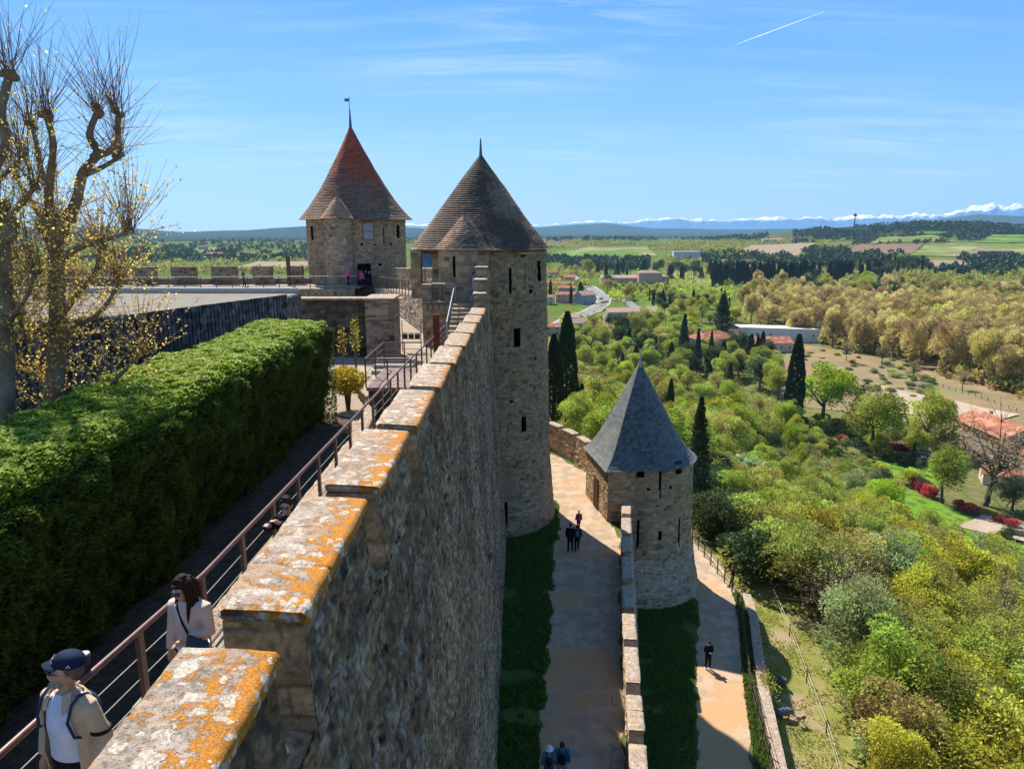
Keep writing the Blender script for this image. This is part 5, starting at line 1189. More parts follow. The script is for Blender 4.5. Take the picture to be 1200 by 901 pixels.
# ================================================================== PLANTS
def crown_pts(rg, n, K, R, H, shell=.75, crad=.34, flat_=1.0, z0=0.0, kind='round'):
    """leaf positions on the skins of K clumps scattered through the crown volume"""
    c = rg.normal(0, 1, (K, 3)); c /= np.linalg.norm(c, axis=1, keepdims=True); rad = shell * (rg.random(K) ** .42); c = c * rad[:, None]
    c[:, 2] = np.where(c[:, 2] < -.45, -c[:, 2] * .6, c[:, 2]); c *= (.62 + .75 * vn(c[:, 0] * 1.6 + 9, c[:, 1] * 1.6 + 9, c[:, 2] * 1.6 + 9, int(K) + n % 97))[:, None]
    cr = crad * (.4 + 1.15 * rg.random(K))
    w = cr ** 2; idx = rg.choice(K, n, p=w / w.sum())
    d = rg.normal(0, 1, (n, 3)); d /= np.linalg.norm(d, axis=1, keepdims=True); d[:, 2] = np.where((d[:, 2] < -.3) & (rg.random(n) < .6), -d[:, 2], d[:, 2])
    P = c[idx] + d * (cr[idx] * (.75 + .35 * rg.random(n)))[:, None]
    tone = rg.random(K)
    P = P * np.array([R, R, H / 2]); P[:, 2] += H / 2 + z0
    return P, d, tone[idx], c * np.array([R, R, H / 2]) + np.array([0, 0, H / 2 + z0])
def crown_mesh(seed, n, K, R, H, size, z0, up=.2, spread=.6, asp=.6, crad=.34, shell=.75, tone_amt=.25):
    rg = np.random.default_rng(seed); P, d, tn, ctr = crown_pts(rg, n, K, R, H, shell, crad, z0=z0)
    V, F = sprays(n, P, d, size, up, spread, rg=rg, asp=asp)
    c = np.zeros((n, 3)); c[:, 0] = np.clip(.5 + tone_amt * (tn - .5) * 2 + .15 * (rg.random(n) - .5), .08, 1); c[:, 1] = tn
    return npmesh('crown', V, F, np.repeat(c, 4, 0)), ctr
def trunk_mesh(seed, r, z0, ctr, top, nlimb=14, bend=.3, twigs=0):
    rg = np.random.default_rng(seed + 99); mb = MB(); p0 = np.array([0, 0, -.3]); bx, by = rg.normal(0, bend, 2)
    mid = np.array([bx * .5, by * .5, z0 * .6]); topc = np.array([bx, by, z0 + (top - z0) * .35]); tip = np.array([bx * 1.3, by * 1.2, z0 + (top - z0) * .75])
    mb.tube([p0, mid * (1, 1, .5), mid, topc, tip], [r * 1.35, r * 1.05, r * .95, r * .6, r * .2], 7)
    for i in rg.choice(len(ctr), min(nlimb, len(ctr)), replace=False):
        t = rg.uniform(.45, 1.0); b = mid * (1 - t) + topc * t; e = ctr[i]; m_ = (b + e) / 2 + rg.normal(0, .12 * np.linalg.norm(e - b), 3) * (1, 1, .4)
        mb.tube([b, m_, e], [r * .42, r * .25, r * .08], 5)
        for _ in range(twigs):
            e2 = e + rg.normal(0, .16 * top, 3) * (1, 1, .8); mb.tube([m_ * .3 + e * .7, e2], [r * .12, r * .03], 3, cap=False)
    return mb.me('trunk')
BARK = pm('bark', (.14, .115, .085), (.085, .07, .055), scale=4, bump=.6, jit=.25); BARKP = pm('plane_bark', (.25, .205, .145), (.15, .125, .085), scale=3, bump=.5, jit=.15)
LM = {'green': leafmat('leaf_spring_green', (0.356, 0.408, 0.057), .14, .012), 'olive': leafmat('leaf_olive', (0.372, 0.384, 0.072), .2, .025), 'yellow': leafmat('leaf_yellow_green', (0.464, 0.454, 0.049), .16, .015),
      'dark': leafmat('leaf_dark_green', (.075, .11, .03), .22, .02, .2), 'grey': leafmat('leaf_grey_green', (0.263, 0.315, 0.126), .15, .02), 'brown': leafmat('leaf_brown_bud', (0.470, 0.403, 0.112), .14, .015, .4),
      'ochre': leafmat('twig_ochre', (0.561, 0.445, 0.177), .10, .006, .4), 'cypress': leafmat('leaf_cypress', (.030, .055, .018), .2, .015, .1), 'red': leafmat('leaf_red', (.46, .06, .07), .15, .01, .4),
      'pine': leafmat('leaf_pine', (.055, .085, .03), .2, .02, .12), 'bright': leafmat('leaf_bright_green', (.34, .44, .03), .12, .01, .45), 'flower': leafmat('blossom_yellow', (.50, .42, .03), .15, .02, .3)}
PROTO = {}
def proto(kind, var):
    key = (kind, var)
    if key in PROTO: return PROTO[key]
    s = abs(hash(kind)) % 1 + sum(map(ord, kind)) * 13 + var
    rg = np.random.default_rng(s)
    if kind == 'leafy':      # medium broadleaf, unit height 6 m
        me, ctr = crown_mesh(s, 9000, 34, 2.4, 5.1, .17, 1.0, crad=.30, shell=.80); tr = trunk_mesh(s, .15, 1.5, ctr, 6.0)
    elif kind == 'scrub':    # multi-stem bushy tree 5 m, loose
        me, ctr = crown_mesh(s, 8000, 42, 2.4, 4.6, .15, .5, spread=.9, crad=.24, shell=.88, asp=.5); tr = trunk_mesh(s, .09, .6, ctr, 5.0, 22, .5, 2)
    elif kind == 'bare':     # nearly leafless spring tree 6 m
        me, ctr = crown_mesh(s, 1700, 46, 2.3, 5.0, .10, 1.0, spread=1.2, crad=.22, shell=.9); tr = trunk_mesh(s, .13, 1.2, ctr, 6.2, 40, .4, 7)
    elif kind == 'shrub':
        me, ctr = crown_mesh(s, 3500, 18, 1.1, 1.7, .12, .0, crad=.38, shell=.7); tr = trunk_mesh(s, .05, .2, ctr, 1.6, 8)
    elif kind == 'plane':    # 22 m plane tree, fine ochre twigs
        me, ctr = crown_mesh(s, 8500, 80, 6.2, 19.5, 1.05, 2.2, up=1.1, spread=.5, asp=.17, crad=.17, shell=.88, tone_amt=.2); tr = trunk_mesh(s, .42, 5, ctr, 22, 30, .8, 1)
    elif kind == 'cypress':  # 12 m
        n = 7000; t = rg.random(n) ** .8; a = rg.uniform(0, 2 * pi, n); w = np.interp(t, [0, .06, .3, .6, .85, 1], [.5, .85, 1.0, .82, .45, .05]) * 1.25
        w = w * (.84 + .3 * vn(a * 2.2, t * 16, 0, s)); P = np.stack([w * np.cos(a), w * np.sin(a), .5 + t * 11.6], -1); d = np.stack([np.cos(a), np.sin(a), 0 * a + .8], -1)
        V, F = sprays(n, P, d, .42, .8, .35, rg=rg, asp=.4); c = np.zeros((n, 3)); c[:, 0] = .35 + .35 * rg.random(n); c[:, 1] = rg.random(n); me = npmesh('crown', V, F, np.repeat(c, 4, 0))
        mb = MB(); mb.tube([(0, 0, -.4), (0, 0, 3), (0, 0, 10)], [.22, .16, .05], 7); tr = mb.me('trunk')
    elif kind == 'conifer':  # 14 m layered cedar / fir
        n = 8000; lay = rg.integers(0, 24, n); t = (lay + .75 * rg.random(n)) / 24; a = rg.uniform(0, 2 * pi, n); lobe = .65 + .45 * hsh((a * 9 / 6.28).astype(int), lay, 0, s)
        R = (1 - t) ** .8 * 3.6 * lobe; q = rg.random(n) ** .5; P = np.stack([R * q * np.cos(a), R * q * np.sin(a), 1.8 + t * 12.2 - q * R * .16], -1); d = np.stack([np.cos(a), np.sin(a), 0 * a + .1], -1)
        V, F = sprays(n, P, d, .5, .0, .4, rg=rg, asp=.35); c = np.zeros((n, 3)); c[:, 0] = .35 + .4 * rg.random(n); c[:, 1] = rg.random(n); me = npmesh('crown', V, F, np.repeat(c, 4, 0))
        mb = MB(); mb.tube([(0, 0, -.4), (0, 0, 5), (0, 0, 13.6)], [.3, .2, .05], 7); tr = mb.me('trunk')
    elif kind == 'pine':     # 13 m stone pine like dark crown
        me, ctr = crown_mesh(s, 6000, 40, 4.2, 9.5, .42, 3.2, crad=.30, shell=.8, asp=.4, tone_amt=.3); tr = trunk_mesh(s, .3, 3.6, ctr, 12, 14)
    PROTO[key] = (me, tr); return PROTO[key]
HT = dict(leafy=6.1, scrub=5.1, bare=6.1, shrub=1.7, plane=22, cypress=12.2, conifer=14.2, pine=12.8)
NV = dict(leafy=4, scrub=5, bare=3, shrub=3, plane=5, cypress=2, conifer=2, pine=3)
KN = {'leafy': 'broadleaf_tree', 'scrub': 'scrub_tree', 'bare': 'bare_tree', 'shrub': 'shrub', 'plane': 'plane_tree', 'cypress': 'cypress_tree', 'conifer': 'conifer_tree', 'pine': 'pine_tree'}
SHARED = {}
TREES = []
def tree(kind, leaf, p, h, label, group=None, wid=1.0, bark=None, name=None, rz=None):
    v = RNG.randrange(NV[kind]); me, tr = proto(kind, v); k = (kind, v, leaf)
    if k not in SHARED:
        m2 = me.copy(); m2.materials.clear(); m2.materials.append(LM[leaf]); SHARED[k] = m2
        if not tr.materials: tr.materials.append(bark or (BARKP if kind == 'plane' else BARK))
    s = h / HT[kind]; wid *= RNG.uniform(.88, 1.15)
    e = empty(name or KN[kind], p, RNG.uniform(0, 6.28) if rz is None else rz, label, 'shrub' if kind == 'shrub' else 'tree', group); e.scale = (s * wid * RNG.uniform(.88, 1.14), s * wid * RNG.uniform(.88, 1.14), s)
    for nm, m_ in (('trunk', tr), ('crown', SHARED[k])):
        o = bpy.data.objects.new(nm, m_); COL.objects.link(o); o.parent = e
    TREES.append((e, p)); return e
def tpx(kind, leaf, px, py, pyt, label, group=None, wid=1.0, name=None):
    """tree whose foot is at photo pixel (px,py) and whose tip reaches row pyt"""
    p = GT(px, py); r = ray(px, pyt); t = math.hypot(p.x, p.y) / math.hypot(r[0], r[1]); h = r[2] * t - p.z
    return tree(kind, leaf, tuple(p), h, label, group, wid, name=name)
# named, separate trees
CYG = 'dark cypresses on the slope'
tpx('cypress', 'cypress', 663, 497, 366, 'tallest dark cypress just right of the round tower', CYG, .78)
tpx('cypress', 'cypress', 648, 500, 392, 'dark cypress half hidden by the edge of the round tower', CYG, .8)
tpx('cypress', 'cypress', 681, 505, 450, 'small dark cypress at the foot of the tallest cypress', CYG, 1.1)
tpx('cypress', 'cypress', 928, 500, 392, 'big lone dark cypress at the left end of the paddock', CYG, .78)
tpx('cypress', 'cypress', 784, 505, 444, 'dark cypress rising behind the slate cone roof', CYG, .7)
tpx('conifer', 'pine', 815, 598, 462, 'dark fir beside the right edge of the slate-roofed tower', None, .55)
tpx('conifer', 'pine', 845, 398, 343, 'large dark cedar standing left of the long red-roofed house', None, 1.25)
tpx('conifer', 'pine', 800, 425, 366, 'dark fir in front of the pale house group on the plain', None, .7)
tpx('conifer', 'pine', 816, 440, 384, 'pointed fir left of the red-tiled hipped roof', None, .6)
tpx('conifer', 'pine', 832, 432, 386, 'narrow fir directly before the red-tiled hipped roof', None, .55)
tpx('cypress', 'cypress', 735, 404, 374, 'slim cypress below the pale roadside house', CYG, .6)
tpx('pine', 'dark', 727, 408, 366, 'dark rounded pine below the pale roadside house', None, .8)
tpx('pine', 'dark', 712, 336, 320, 'umbrella pine beside the road near the pink farmhouse', None, 1.2)
for k, (px, py, pt, w_) in enumerate(((645, 352, 328, .8), (669, 357, 334, .6), (680, 352, 330, 1.4), (761, 353, 335, .5), (750, 400, 380, .5), (779, 398, 376, .6), (770, 402, 382, .6))):
    tpx('cypress', 'cypress', px, py, pt, ['cypress at the very edge of the round tower among roadside houses', 'slim cypress before the red-roofed roadside houses', 'broad dark cypress beside the grey roadside barn', 'lone cypress in the green below the pink farmhouse',
        'small cypress below the pale roadside house, right one', 'cypress among scrub right of the roadside house', 'small cypress between scrub trees on the plain'][k], 'cypresses on the plain', w_)
tpx('leafy', 'bright', 962, 500, 428, 'bright yellow-green tree just right of the lone cypress', None, 1.15)
tpx('leafy', 'green', 1084, 530, 458, 'light green tree with a clear trunk left of the big red-roofed house', None, 1.0)
tpx('leafy', 'green', 1022, 528, 455, 'loose green tree with leaning trunk at the garden hedge', None, 1.3)
tpx('leafy', 'green', 1105, 590, 520, 'bushy light green tree in the garden before the house', None, 1.2)
tpx('bare', 'ochre', 1150, 592, 485, 'big bare tree with thick trunk and ochre twigs before the house', None, 1.35)
tpx('leafy', 'grey', 1185, 598, 560, 'grey-green olive tree in the gravel garden', None, 1.3)
tpx('leafy', 'bright', 1032, 628, 562, 'bright yellow-green tree on the slope above the lawn', None, .9)
tpx('cypress', 'cypress', 1068, 552, 518, 'thin small cypress beside the garden shed', CYG, .8)
for k, (px, py, pt) in enumerate(((993, 424, 395), (1033, 428, 402), (1070, 445, 418), (1127, 458, 430))):
    tpx('bare', 'ochre', px, py, pt, ['small bare tree alone in the dry paddock', 'small budding tree at the paddock edge near the scrub patch', 'bare twiggy tree in front of the plane wood', 'bare tree beside the paddock fence near the hay'][k], 'small bare trees in the paddock', .9)
tpx('leafy', 'yellow', 735, 352, 335, 'yellow-green tree at the road junction', None, 1.2); tpx('leafy', 'brown', 711, 345, 326, 'brownish budding tree by the roadside', None, 1.2)
tpx('leafy', 'green', 688, 323, 303, 'tall pale green tree behind the roadside cypress', None, 1.0); tpx('leafy', 'flower', 741, 373, 363, 'small golden tree beside the pale long house', None, 1.2)
ORD = ['first', 'second', 'third', 'fourth', 'fifth', 'sixth', 'seventh', 'eighth', 'ninth', 'tenth', 'eleventh', 'twelfth', 'thirteenth', 'fourteenth', 'fifteenth', 'sixteenth', 'seventeenth', 'eighteenth', 'nineteenth', 'twentieth']
def inpoly(px, py, poly):
    px = np.asarray(px); py = np.asarray(py); r = np.zeros(px.shape, bool); n = len(poly); j = n - 1
    for i in range(n):
        xi, yi = poly[i]; xj, yj = poly[j]
        r ^= ((yi > py) != (yj > py)) & (px < (xj - xi) * (py - yi) / (yj - yi + 1e-12) + xi); j = i
    return r
AVOID = []
def zone(poly, dist, maxn, kinds, hr, group, tmpl, seed, rows=4, wid=(.9, 1.25), avoid=(), dmin=6.2):
    """trees with their feet in a patch of ground seen through the photo polygon; at least dist metres apart"""
    rg = np.random.default_rng(seed); xs = [p[0] for p in poly]; ysr = [p[1] for p in poly]; pts = []
    cand_x = rg.uniform(min(xs), max(xs), 6000); cand_y = rg.uniform(min(ysr), max(ysr), 6000); k = inpoly(cand_x, cand_y, poly); cand_x, cand_y = cand_x[k][:2500], cand_y[k][:2500]
    X, Y, Z, ok = GTv(cand_x, cand_y)
    for av in avoid: ok &= ~inpoly(cand_x, cand_y, av)
    d_ = sdf(X, Y); ok &= d_ > dmin
    for x, y, z, o, px in zip(X, Y, Z, ok, cand_x):
        if not o or len(pts) >= maxn: continue
        if all((x - q[0]) ** 2 + (y - q[1]) ** 2 > dist * dist for q in pts) and all((x - q[1][0]) ** 2 + (y - q[1][1]) ** 2 > (dist * .5) ** 2 for q in TREES[-400:]): pts.append((x, y, z, px))
    # rows by distance, counted from the left, for labels that single one out
    pts.sort(key=lambda q: q[1]); n = len(pts); R_ = max(1, min(rows, n)); out = []
    for i in range(R_):
        row = sorted(pts[i * n // R_:(i + 1) * n // R_], key=lambda q: q[0] / q[1])
        for j, q in enumerate(row): out.append((i, j, len(row), q))
    RN = ['nearest row', 'second row', 'third row', 'fourth row', 'fifth row', 'sixth row', 'seventh row'][:max(R_ - 1, 0)] + ['farthest row' if R_ > 1 else 'row']
    for (i, j, m_, q) in out:
        kd, lf, w = kinds[int(rg.choice(len(kinds), p=np.array([c[2] for c in kinds]) / sum(c[2] for c in kinds)))]
        desc = {'leafy': {'green': 'fresh green leafy tree', 'bright': 'bright yellow-green tree', 'olive': 'olive-green tree', 'yellow': 'yellowish green tree', 'grey': 'grey-green tree', 'dark': 'dark evergreen tree', 'brown': 'brown budding tree', 'ochre': 'ochre budding tree'},
                'scrub': {'olive': 'olive scrub tree', 'green': 'green scrub tree', 'yellow': 'yellow-green scrub tree', 'grey': 'grey-green scrub tree', 'brown': 'brownish scrub tree', 'dark': 'dark green scrub tree', 'bright': 'bright scrub tree', 'ochre': 'ochre scrub tree'},
                'bare': {}, 'shrub': {'red': 'red-leaved shrub', 'dark': 'dark shrub', 'grey': 'grey-green shrub', 'olive': 'olive shrub', 'green': 'green shrub', 'yellow': 'yellow-green shrub'}, 'plane': {'ochre': 'ochre plane tree', 'brown': 'olive-brown plane tree'}, 'cypress': {}, 'conifer': {}, 'pine': {}}.get(kd, {}).get(lf, {'bare': 'bare twiggy tree', 'cypress': 'dark cypress', 'conifer': 'dark conifer', 'pine': 'dark pine'}.get(kd, 'tree'))
        o_ = ORD[min(j, m_ - 1 - j)] + (' from left' if j <= m_ - 1 - j else ' from right')
        if min(j, m_ - 1 - j) >= 20: o_ = 'middle'
        lab = f"{desc} {tmpl}, {RN[i]}, {o_}"
        tree(kd, lf, (float(q[0]), float(q[1]), float(q[2]) - .05), float(rg.uniform(*hr)), lab, group, float(rg.uniform(*wid)))
LAWNS = [[(1070, 625), (1150, 660), (1185, 625), (1030, 555)], [(1005, 550), (1105, 580), (1115, 545), (1035, 530)]]
zone([(925, 901), (905, 770), (915, 700), (895, 655), (1000, 640), (1230, 700), (1230, 1150), (1000, 1150)], 2.5, 175,
     [('scrub', 'olive', 4), ('scrub', 'yellow', 3), ('scrub', 'green', 1.5), ('scrub', 'grey', 1.6), ('scrub', 'brown', 1.6), ('bare', 'ochre', 1.1), ('leafy', 'olive', 1.5), ('leafy', 'yellow', 1.2)], (4.2, 7.0), 'scrub trees on the slope below the pasture', 'below the pasture', 21, 8, dmin=4.7)
zone([(828, 560), (850, 600), (905, 655), (1000, 645), (1080, 690), (1230, 750), (1230, 700), (1130, 660), (1060, 625), (1030, 560), (960, 520), (860, 480), (810, 480)], 3.4, 120,
     [('scrub', 'olive', 3), ('scrub', 'green', 2.5), ('leafy', 'green', 2), ('scrub', 'grey', 1.6), ('leafy', 'yellow', 1), ('scrub', 'dark', .8), ('shrub', 'grey', .8), ('bare', 'ochre', .5)], (3.0, 6.2), 'scrub trees on the middle slope', 'on the middle slope', 22, 7, avoid=LAWNS)
zone([(812, 575), (812, 640), (860, 676), (905, 690), (905, 655), (850, 575)], 2.3, 34, [('scrub', 'dark', 3), ('shrub', 'dark', 2), ('scrub', 'olive', 1), ('shrub', 'olive', 1)], (2.6, 4.8), 'dark bushes beside the path fence', 'beside the path fence', 23, 4, dmin=1.8)
zone([(652, 560), (700, 545), (815, 560), (960, 520), (860, 470), (800, 440), (655, 440)], 4.6, 110, [('leafy', 'green', 4), ('leafy', 'bright', 1.2), ('scrub', 'green', 2), ('leafy', 'olive', 2), ('scrub', 'brown', 1), ('leafy', 'yellow', 1)], (5.5, 9.5), 'spring-green trees on the far slope', 'behind the slate cone', 24, 6)
zone([(655, 440), (800, 440), (915, 470), (900, 410), (780, 400), (655, 405)], 7.0, 110, [('leafy', 'green', 3), ('leafy', 'dark', 2), ('conifer', 'pine', 1.2), ('leafy', 'olive', 2), ('pine', 'dark', 1.2), ('scrub', 'brown', 1), ('cypress', 'cypress', .7)], (7.5, 12.5), 'mixed trees at the foot of the hill', 'at the hill foot', 25, 6,
     avoid=[[(850, 412), (965, 412), (965, 380), (810, 385)]])
zone([(880, 512), (1000, 548), (1060, 590), (1110, 620), (1180, 650), (1180, 630), (1100, 590), (1040, 545), (1000, 500), (930, 500)], 3.4, 55, [('shrub', 'dark', 3), ('scrub', 'dark', 1.4), ('shrub', 'olive', 1.5), ('shrub', 'green', 1), ('leafy', 'grey', .6)], (2.0, 4.4), 'garden hedge shrubs', 'along the garden', 26, 4, avoid=LAWNS)
zone([(1000, 500), (1110, 520), (1120, 545), (1035, 528), (985, 515)], 4.5, 20, [('leafy', 'olive', 2), ('leafy', 'green', 2), ('scrub', 'green', 1), ('bare', 'ochre', .6)], (4.5, 7.5), 'trees behind the upper lawn', 'behind the upper lawn', 27, 2, avoid=LAWNS)
# red photinia hedges
for k, (px, py, pt, w_) in enumerate(((1028, 527, 515, 1.2), (1038, 530, 517, 1.2), (1050, 532, 519, 1.2), (1060, 533, 521, 1.1), (1072, 571, 558, 1.1), (1080, 577, 563, 1.1), (1090, 583, 568, 1.1), (1124, 596, 584, 1.1), (1136, 601, 588, 1.2), (1170, 612, 602, 1.3), (1184, 618, 606, 1.2), (985, 520, 508, 1.0), (1102, 534, 524, 1.0), (1170, 558, 546, 1.1))):
    tpx('shrub', 'red', px, py, pt, f"red-leaved shrub in the garden, {ORD[k]} counting from upper hedge down", 'red-leaved garden shrubs', w_)
for k, (px, py, w_) in enumerate(((1038, 534, 1.4), (1056, 538, 1.6), (1100, 532, 1.3))):
    tpx('shrub', 'dark', px, py + 6, py - 8, ['round clipped dark shrub left on the upper lawn', 'round clipped dark shrub right on the upper lawn', 'round dark shrub beside the shed'][k], 'clipped lawn shrubs', w_)
# plane tree belt
zone([(862, 372), (900, 392), (960, 402), (1010, 415), (1100, 437), (1230, 475), (1230, 385), (1120, 372), (1000, 365), (880, 352)], 8.0, 215, [('plane', 'ochre', 4), ('plane', 'brown', 1.3)], (19, 25), 'plane trees behind the paddock', 'in the paddock wood', 31, 8, (.95, 1.3))
zone([(880, 352), (1000, 365), (1230, 385), (1230, 350), (1000, 340), (880, 338)], 13, 90, [('plane', 'ochre', 3), ('plane', 'brown', 1.5), ('leafy', 'green', .5), ('leafy', 'dark', .5)], (14, 22), 'trees behind the plane wood', 'beyond the plane wood', 32, 5, (.9, 1.3))
zone([(740, 400), (860, 395), (870, 362), (800, 352), (740, 372)], 11, 26, [('leafy', 'yellow', 2), ('leafy', 'green', 2), ('leafy', 'olive', 2), ('pine', 'dark', .6)], (9, 14), 'trees round the long pale house', 'round the long pale house', 33, 3, avoid=[[(850, 412), (965, 412), (965, 380), (800, 385)]])
zone([(655, 420), (760, 412), (740, 372), (660, 380)], 9.5, 22, [('leafy', 'green', 2), ('leafy', 'olive', 2), ('scrub', 'brown', 1), ('leafy', 'dark', 1)], (6, 9), 'trees round the village houses', 'round the village houses', 34, 3)
# dark conifer rows on the plain
zone([(700, 326), (860, 332), (1040, 334), (1040, 322), (860, 320), (700, 318)], 13, 60, [('pine', 'dark', 3), ('cypress', 'cypress', 2), ('conifer', 'pine', 1)], (15, 22), 'dark trees in the belt across the plain', 'in the dark plain belt', 35, 3)
zone([(836, 337), (1000, 331), (1000, 322), (836, 327)], 6, 85, [('cypress', 'cypress', 1)], (18, 24), 'cypress rows on the plain', 'in the plain rows', 36, 3, (1.0, 1.4))
zone([(765, 372), (870, 362), (868, 350), (765, 356)], 9, 22, [('cypress', 'cypress', 3), ('pine', 'dark', 1)], (9, 13), 'cypresses beyond the meadow', 'beyond the long green meadow', 37, 2, (1.0, 1.4))
zone([(985, 326), (1092, 322), (1085, 311), (1000, 312)], 10, 48, [('pine', 'dark', 2), ('cypress', 'cypress', 1)], (15, 21), 'dark trees before the ploughed field', 'before the ploughed field', 38, 2)
zone([(700, 352), (800, 352), (790, 338), (710, 336)], 13, 24, [('leafy', 'olive', 2), ('leafy', 'green', 2), ('leafy', 'dark', .6)], (5, 9), 'bushes below the pink farmhouse', 'below the pink farmhouse', 39, 2, avoid=[[(660, 400), (705, 400), (730, 345), (665, 315)]])
# paddock scrub patches
zone([(1010, 455), (1075, 470), (1105, 455), (1060, 425), (1040, 420)], 6.0, 30, [('shrub', 'grey', 2), ('shrub', 'olive', 1)], (1.2, 2.2), 'low bushes in the paddock', 'in the paddock scrub', 40, 4, (1.6, 2.6))
zone([(940, 425), (1010, 440), (1010, 418), (950, 408)], 8.0, 12, [('shrub', 'grey', 2), ('shrub', 'olive', 1)], (1.0, 1.8), 'low bushes in the paddock', 'in the dry paddock', 41, 2, (1.6, 2.6))
# ------------------------------------------------------------------ far woodland masses (cannot be counted)
BLOBV = []
def blob_cloud(name, zones, n, hrange, mat, label, seed, avoid):
    rg = np.random.default_rng(seed); V = []; F = []; Cc = []; nb = 0
    X, Y, Z = [], [], []
    for (poly, share) in zones:
        xs = [p[0] for p in poly]; ysr = [p[1] for p in poly]; cx = rg.uniform(min(xs), max(xs), int(n * share * 3)); cy = rg.uniform(min(ysr), max(ysr), int(n * share * 3)); k = inpoly(cx, cy, poly)
        for av in avoid: k &= ~inpoly(cx, cy, av)
        k &= fbm(cx / 26, cy / 5, 0, 3, seed) > .40
        cx, cy = cx[k][:int(n * share)], cy[k][:int(n * share)]; x, y, z, ok = GTv(cx, cy, 200.0); ok &= (sdf(x, y) > 8) | (np.hypot(x, y) > 400)
        X.append(x[ok]); Y.append(y[ok]); Z.append(z[ok])
    X, Y, Z = map(np.concatenate, (X, Y, Z)); n = len(X); m = 26
    h = rg.uniform(*hrange, n); w = h * rg.uniform(.45, .75, n)
    d = rg.normal(0, 1, (n, m, 3)); d /= np.linalg.norm(d, axis=2, keepdims=True); d[..., 2] = np.abs(d[..., 2]) * 1.0 - .15
    P = np.stack([X, Y, Z + h * .30], -1)[:, None, :] + d * np.stack([w * .6, w * .6, h * .68], -1)[:, None, :] * (.75 + .4 * rg.random((n, m, 1)))
    V, F = sprays(n * m, P.reshape(-1, 3), d.reshape(-1, 3), 1.0, .2, .6, rg=rg, asp=.7)
    V = V.reshape(n, m * 4, 3); ctr = P.repeat(4, axis=1); V = ctr + (V - ctr) * (h * .36)[:, None, None]; V = V.reshape(-1, 3)
    tn = rg.random(n); c = np.zeros((n, m, 3)); c[..., 0] = np.clip(.5 + .35 * (tn[:, None] - .5) + .2 * (rg.random((n, m)) - .5), .1, 1); c[..., 1] = tn[:, None]
    return tag(link(name, npmesh(name, V, F, np.repeat(c.reshape(-1, 3), 4, 0)), mat), label, 'woodland', kind='stuff')
FAV = [f[1] for f in FIELDS if f[0] == 'field']
blob_cloud('dark_far_woods', [([(640, 283), (900, 282), (900, 272), (640, 277)], .16), ([(830, 318), (1030, 312), (1060, 297), (930, 290), (820, 300)], .12), ([(930, 289), (1230, 283), (1230, 262), (1120, 262), (1050, 260), (930, 266)], .34), ([(640, 316), (760, 318), (760, 305), (640, 303)], .08),
     ([(1090, 322), (1230, 326), (1230, 305), (1130, 300)], .08), ([(-40, 312), (360, 306), (360, 290), (-40, 292)], .16), ([(-40, 292), (500, 288), (500, 276), (-40, 276)], .14)], 6500, (7, 12), LM['pine'], 'dark woods covering the far ridges', 51, FAV)
blob_cloud('pale_far_woods', [([(640, 292), (930, 296), (1000, 280), (640, 280)], .36), ([(860, 330), (1100, 330), (1060, 300), (860, 305)], .10), ([(780, 312), (900, 316), (900, 300), (780, 298)], .08), ([(0, 325), (362, 320), (362, 305), (0, 305)], .26), ([(640, 345), (700, 335), (700, 316), (640, 312)], .06), ([(1040, 345), (1230, 350), (1230, 322), (1060, 322)], .14)], 4200, (4, 8), LM['olive'], 'pale olive-green woods and orchards on the plain', 52, FAV)
def bush_layer(name, polys, n, hr, leaf, label, seed, dmin=5.2):
    rg = np.random.default_rng(seed); X, Y, Z = [], [], []
    for poly in polys:
        xs = [p[0] for p in poly]; ysr = [p[1] for p in poly]; cx = rg.uniform(min(xs), max(xs), n * 2); cy = rg.uniform(min(ysr), max(ysr), n * 2); k = inpoly(cx, cy, poly)
        for av in LAWNS: k &= ~inpoly(cx, cy, av)
        cx, cy = cx[k][:n // len(polys)], cy[k][:n // len(polys)]; x, y, z, ok = GTv(cx, cy); ok &= sdf(x, y) > dmin; X.append(x[ok]); Y.append(y[ok]); Z.append(z[ok])
    X, Y, Z = map(np.concatenate, (X, Y, Z)); n = len(X); m = 70; h = rg.uniform(*hr, n); w = h * rg.uniform(.5, .9, n)
    d = rg.normal(0, 1, (n, m, 3)); d /= np.linalg.norm(d, axis=2, keepdims=True); d[..., 2] = np.abs(d[..., 2])
    P = np.stack([X, Y, Z], -1)[:, None, :] + d * np.stack([w, w, h], -1)[:, None, :] * (.6 + .5 * rg.random((n, m, 1))); tn = rg.random(n)
    V, F = sprays(n * m, P.reshape(-1, 3), d.reshape(-1, 3), .34, .3, .8, rg=rg, asp=.5); c = np.zeros((n, m, 3)); c[..., 0] = np.clip(.5 + .45 * (tn[:, None] - .5) + .2 * (rg.random((n, m)) - .5), .1, 1); c[..., 1] = tn[:, None]
    return tag(link(name, npmesh(name, V, F, np.repeat(c.reshape(-1, 3), 4, 0)), LM[leaf]), label, 'undergrowth', kind='stuff')
SLOPES = [[(925, 901), (905, 770), (895, 655), (1000, 640), (1230, 700), (1230, 1100), (1000, 1100)], [(815, 560), (905, 655), (1000, 645), (1230, 740), (1230, 700), (1030, 560), (960, 500), (860, 450)], [(652, 560), (815, 575), (960, 520), (900, 440), (800, 405), (655, 405)]]
bush_layer('green_undergrowth', SLOPES, 3200, (.6, 2.2), 'olive', 'olive-green undergrowth filling the gaps between the slope trees', 61)
bush_layer('grey_undergrowth', SLOPES, 1000, (.6, 2.0), 'grey', 'grey-green undergrowth between the slope trees', 62)
bush_layer('fresh_undergrowth', SLOPES[1:] + [[(655, 405), (800, 405), (800, 355), (700, 345), (655, 380)]], 2000, (.8, 2.6), 'green', 'fresh green bushes filling the lower slope', 63)
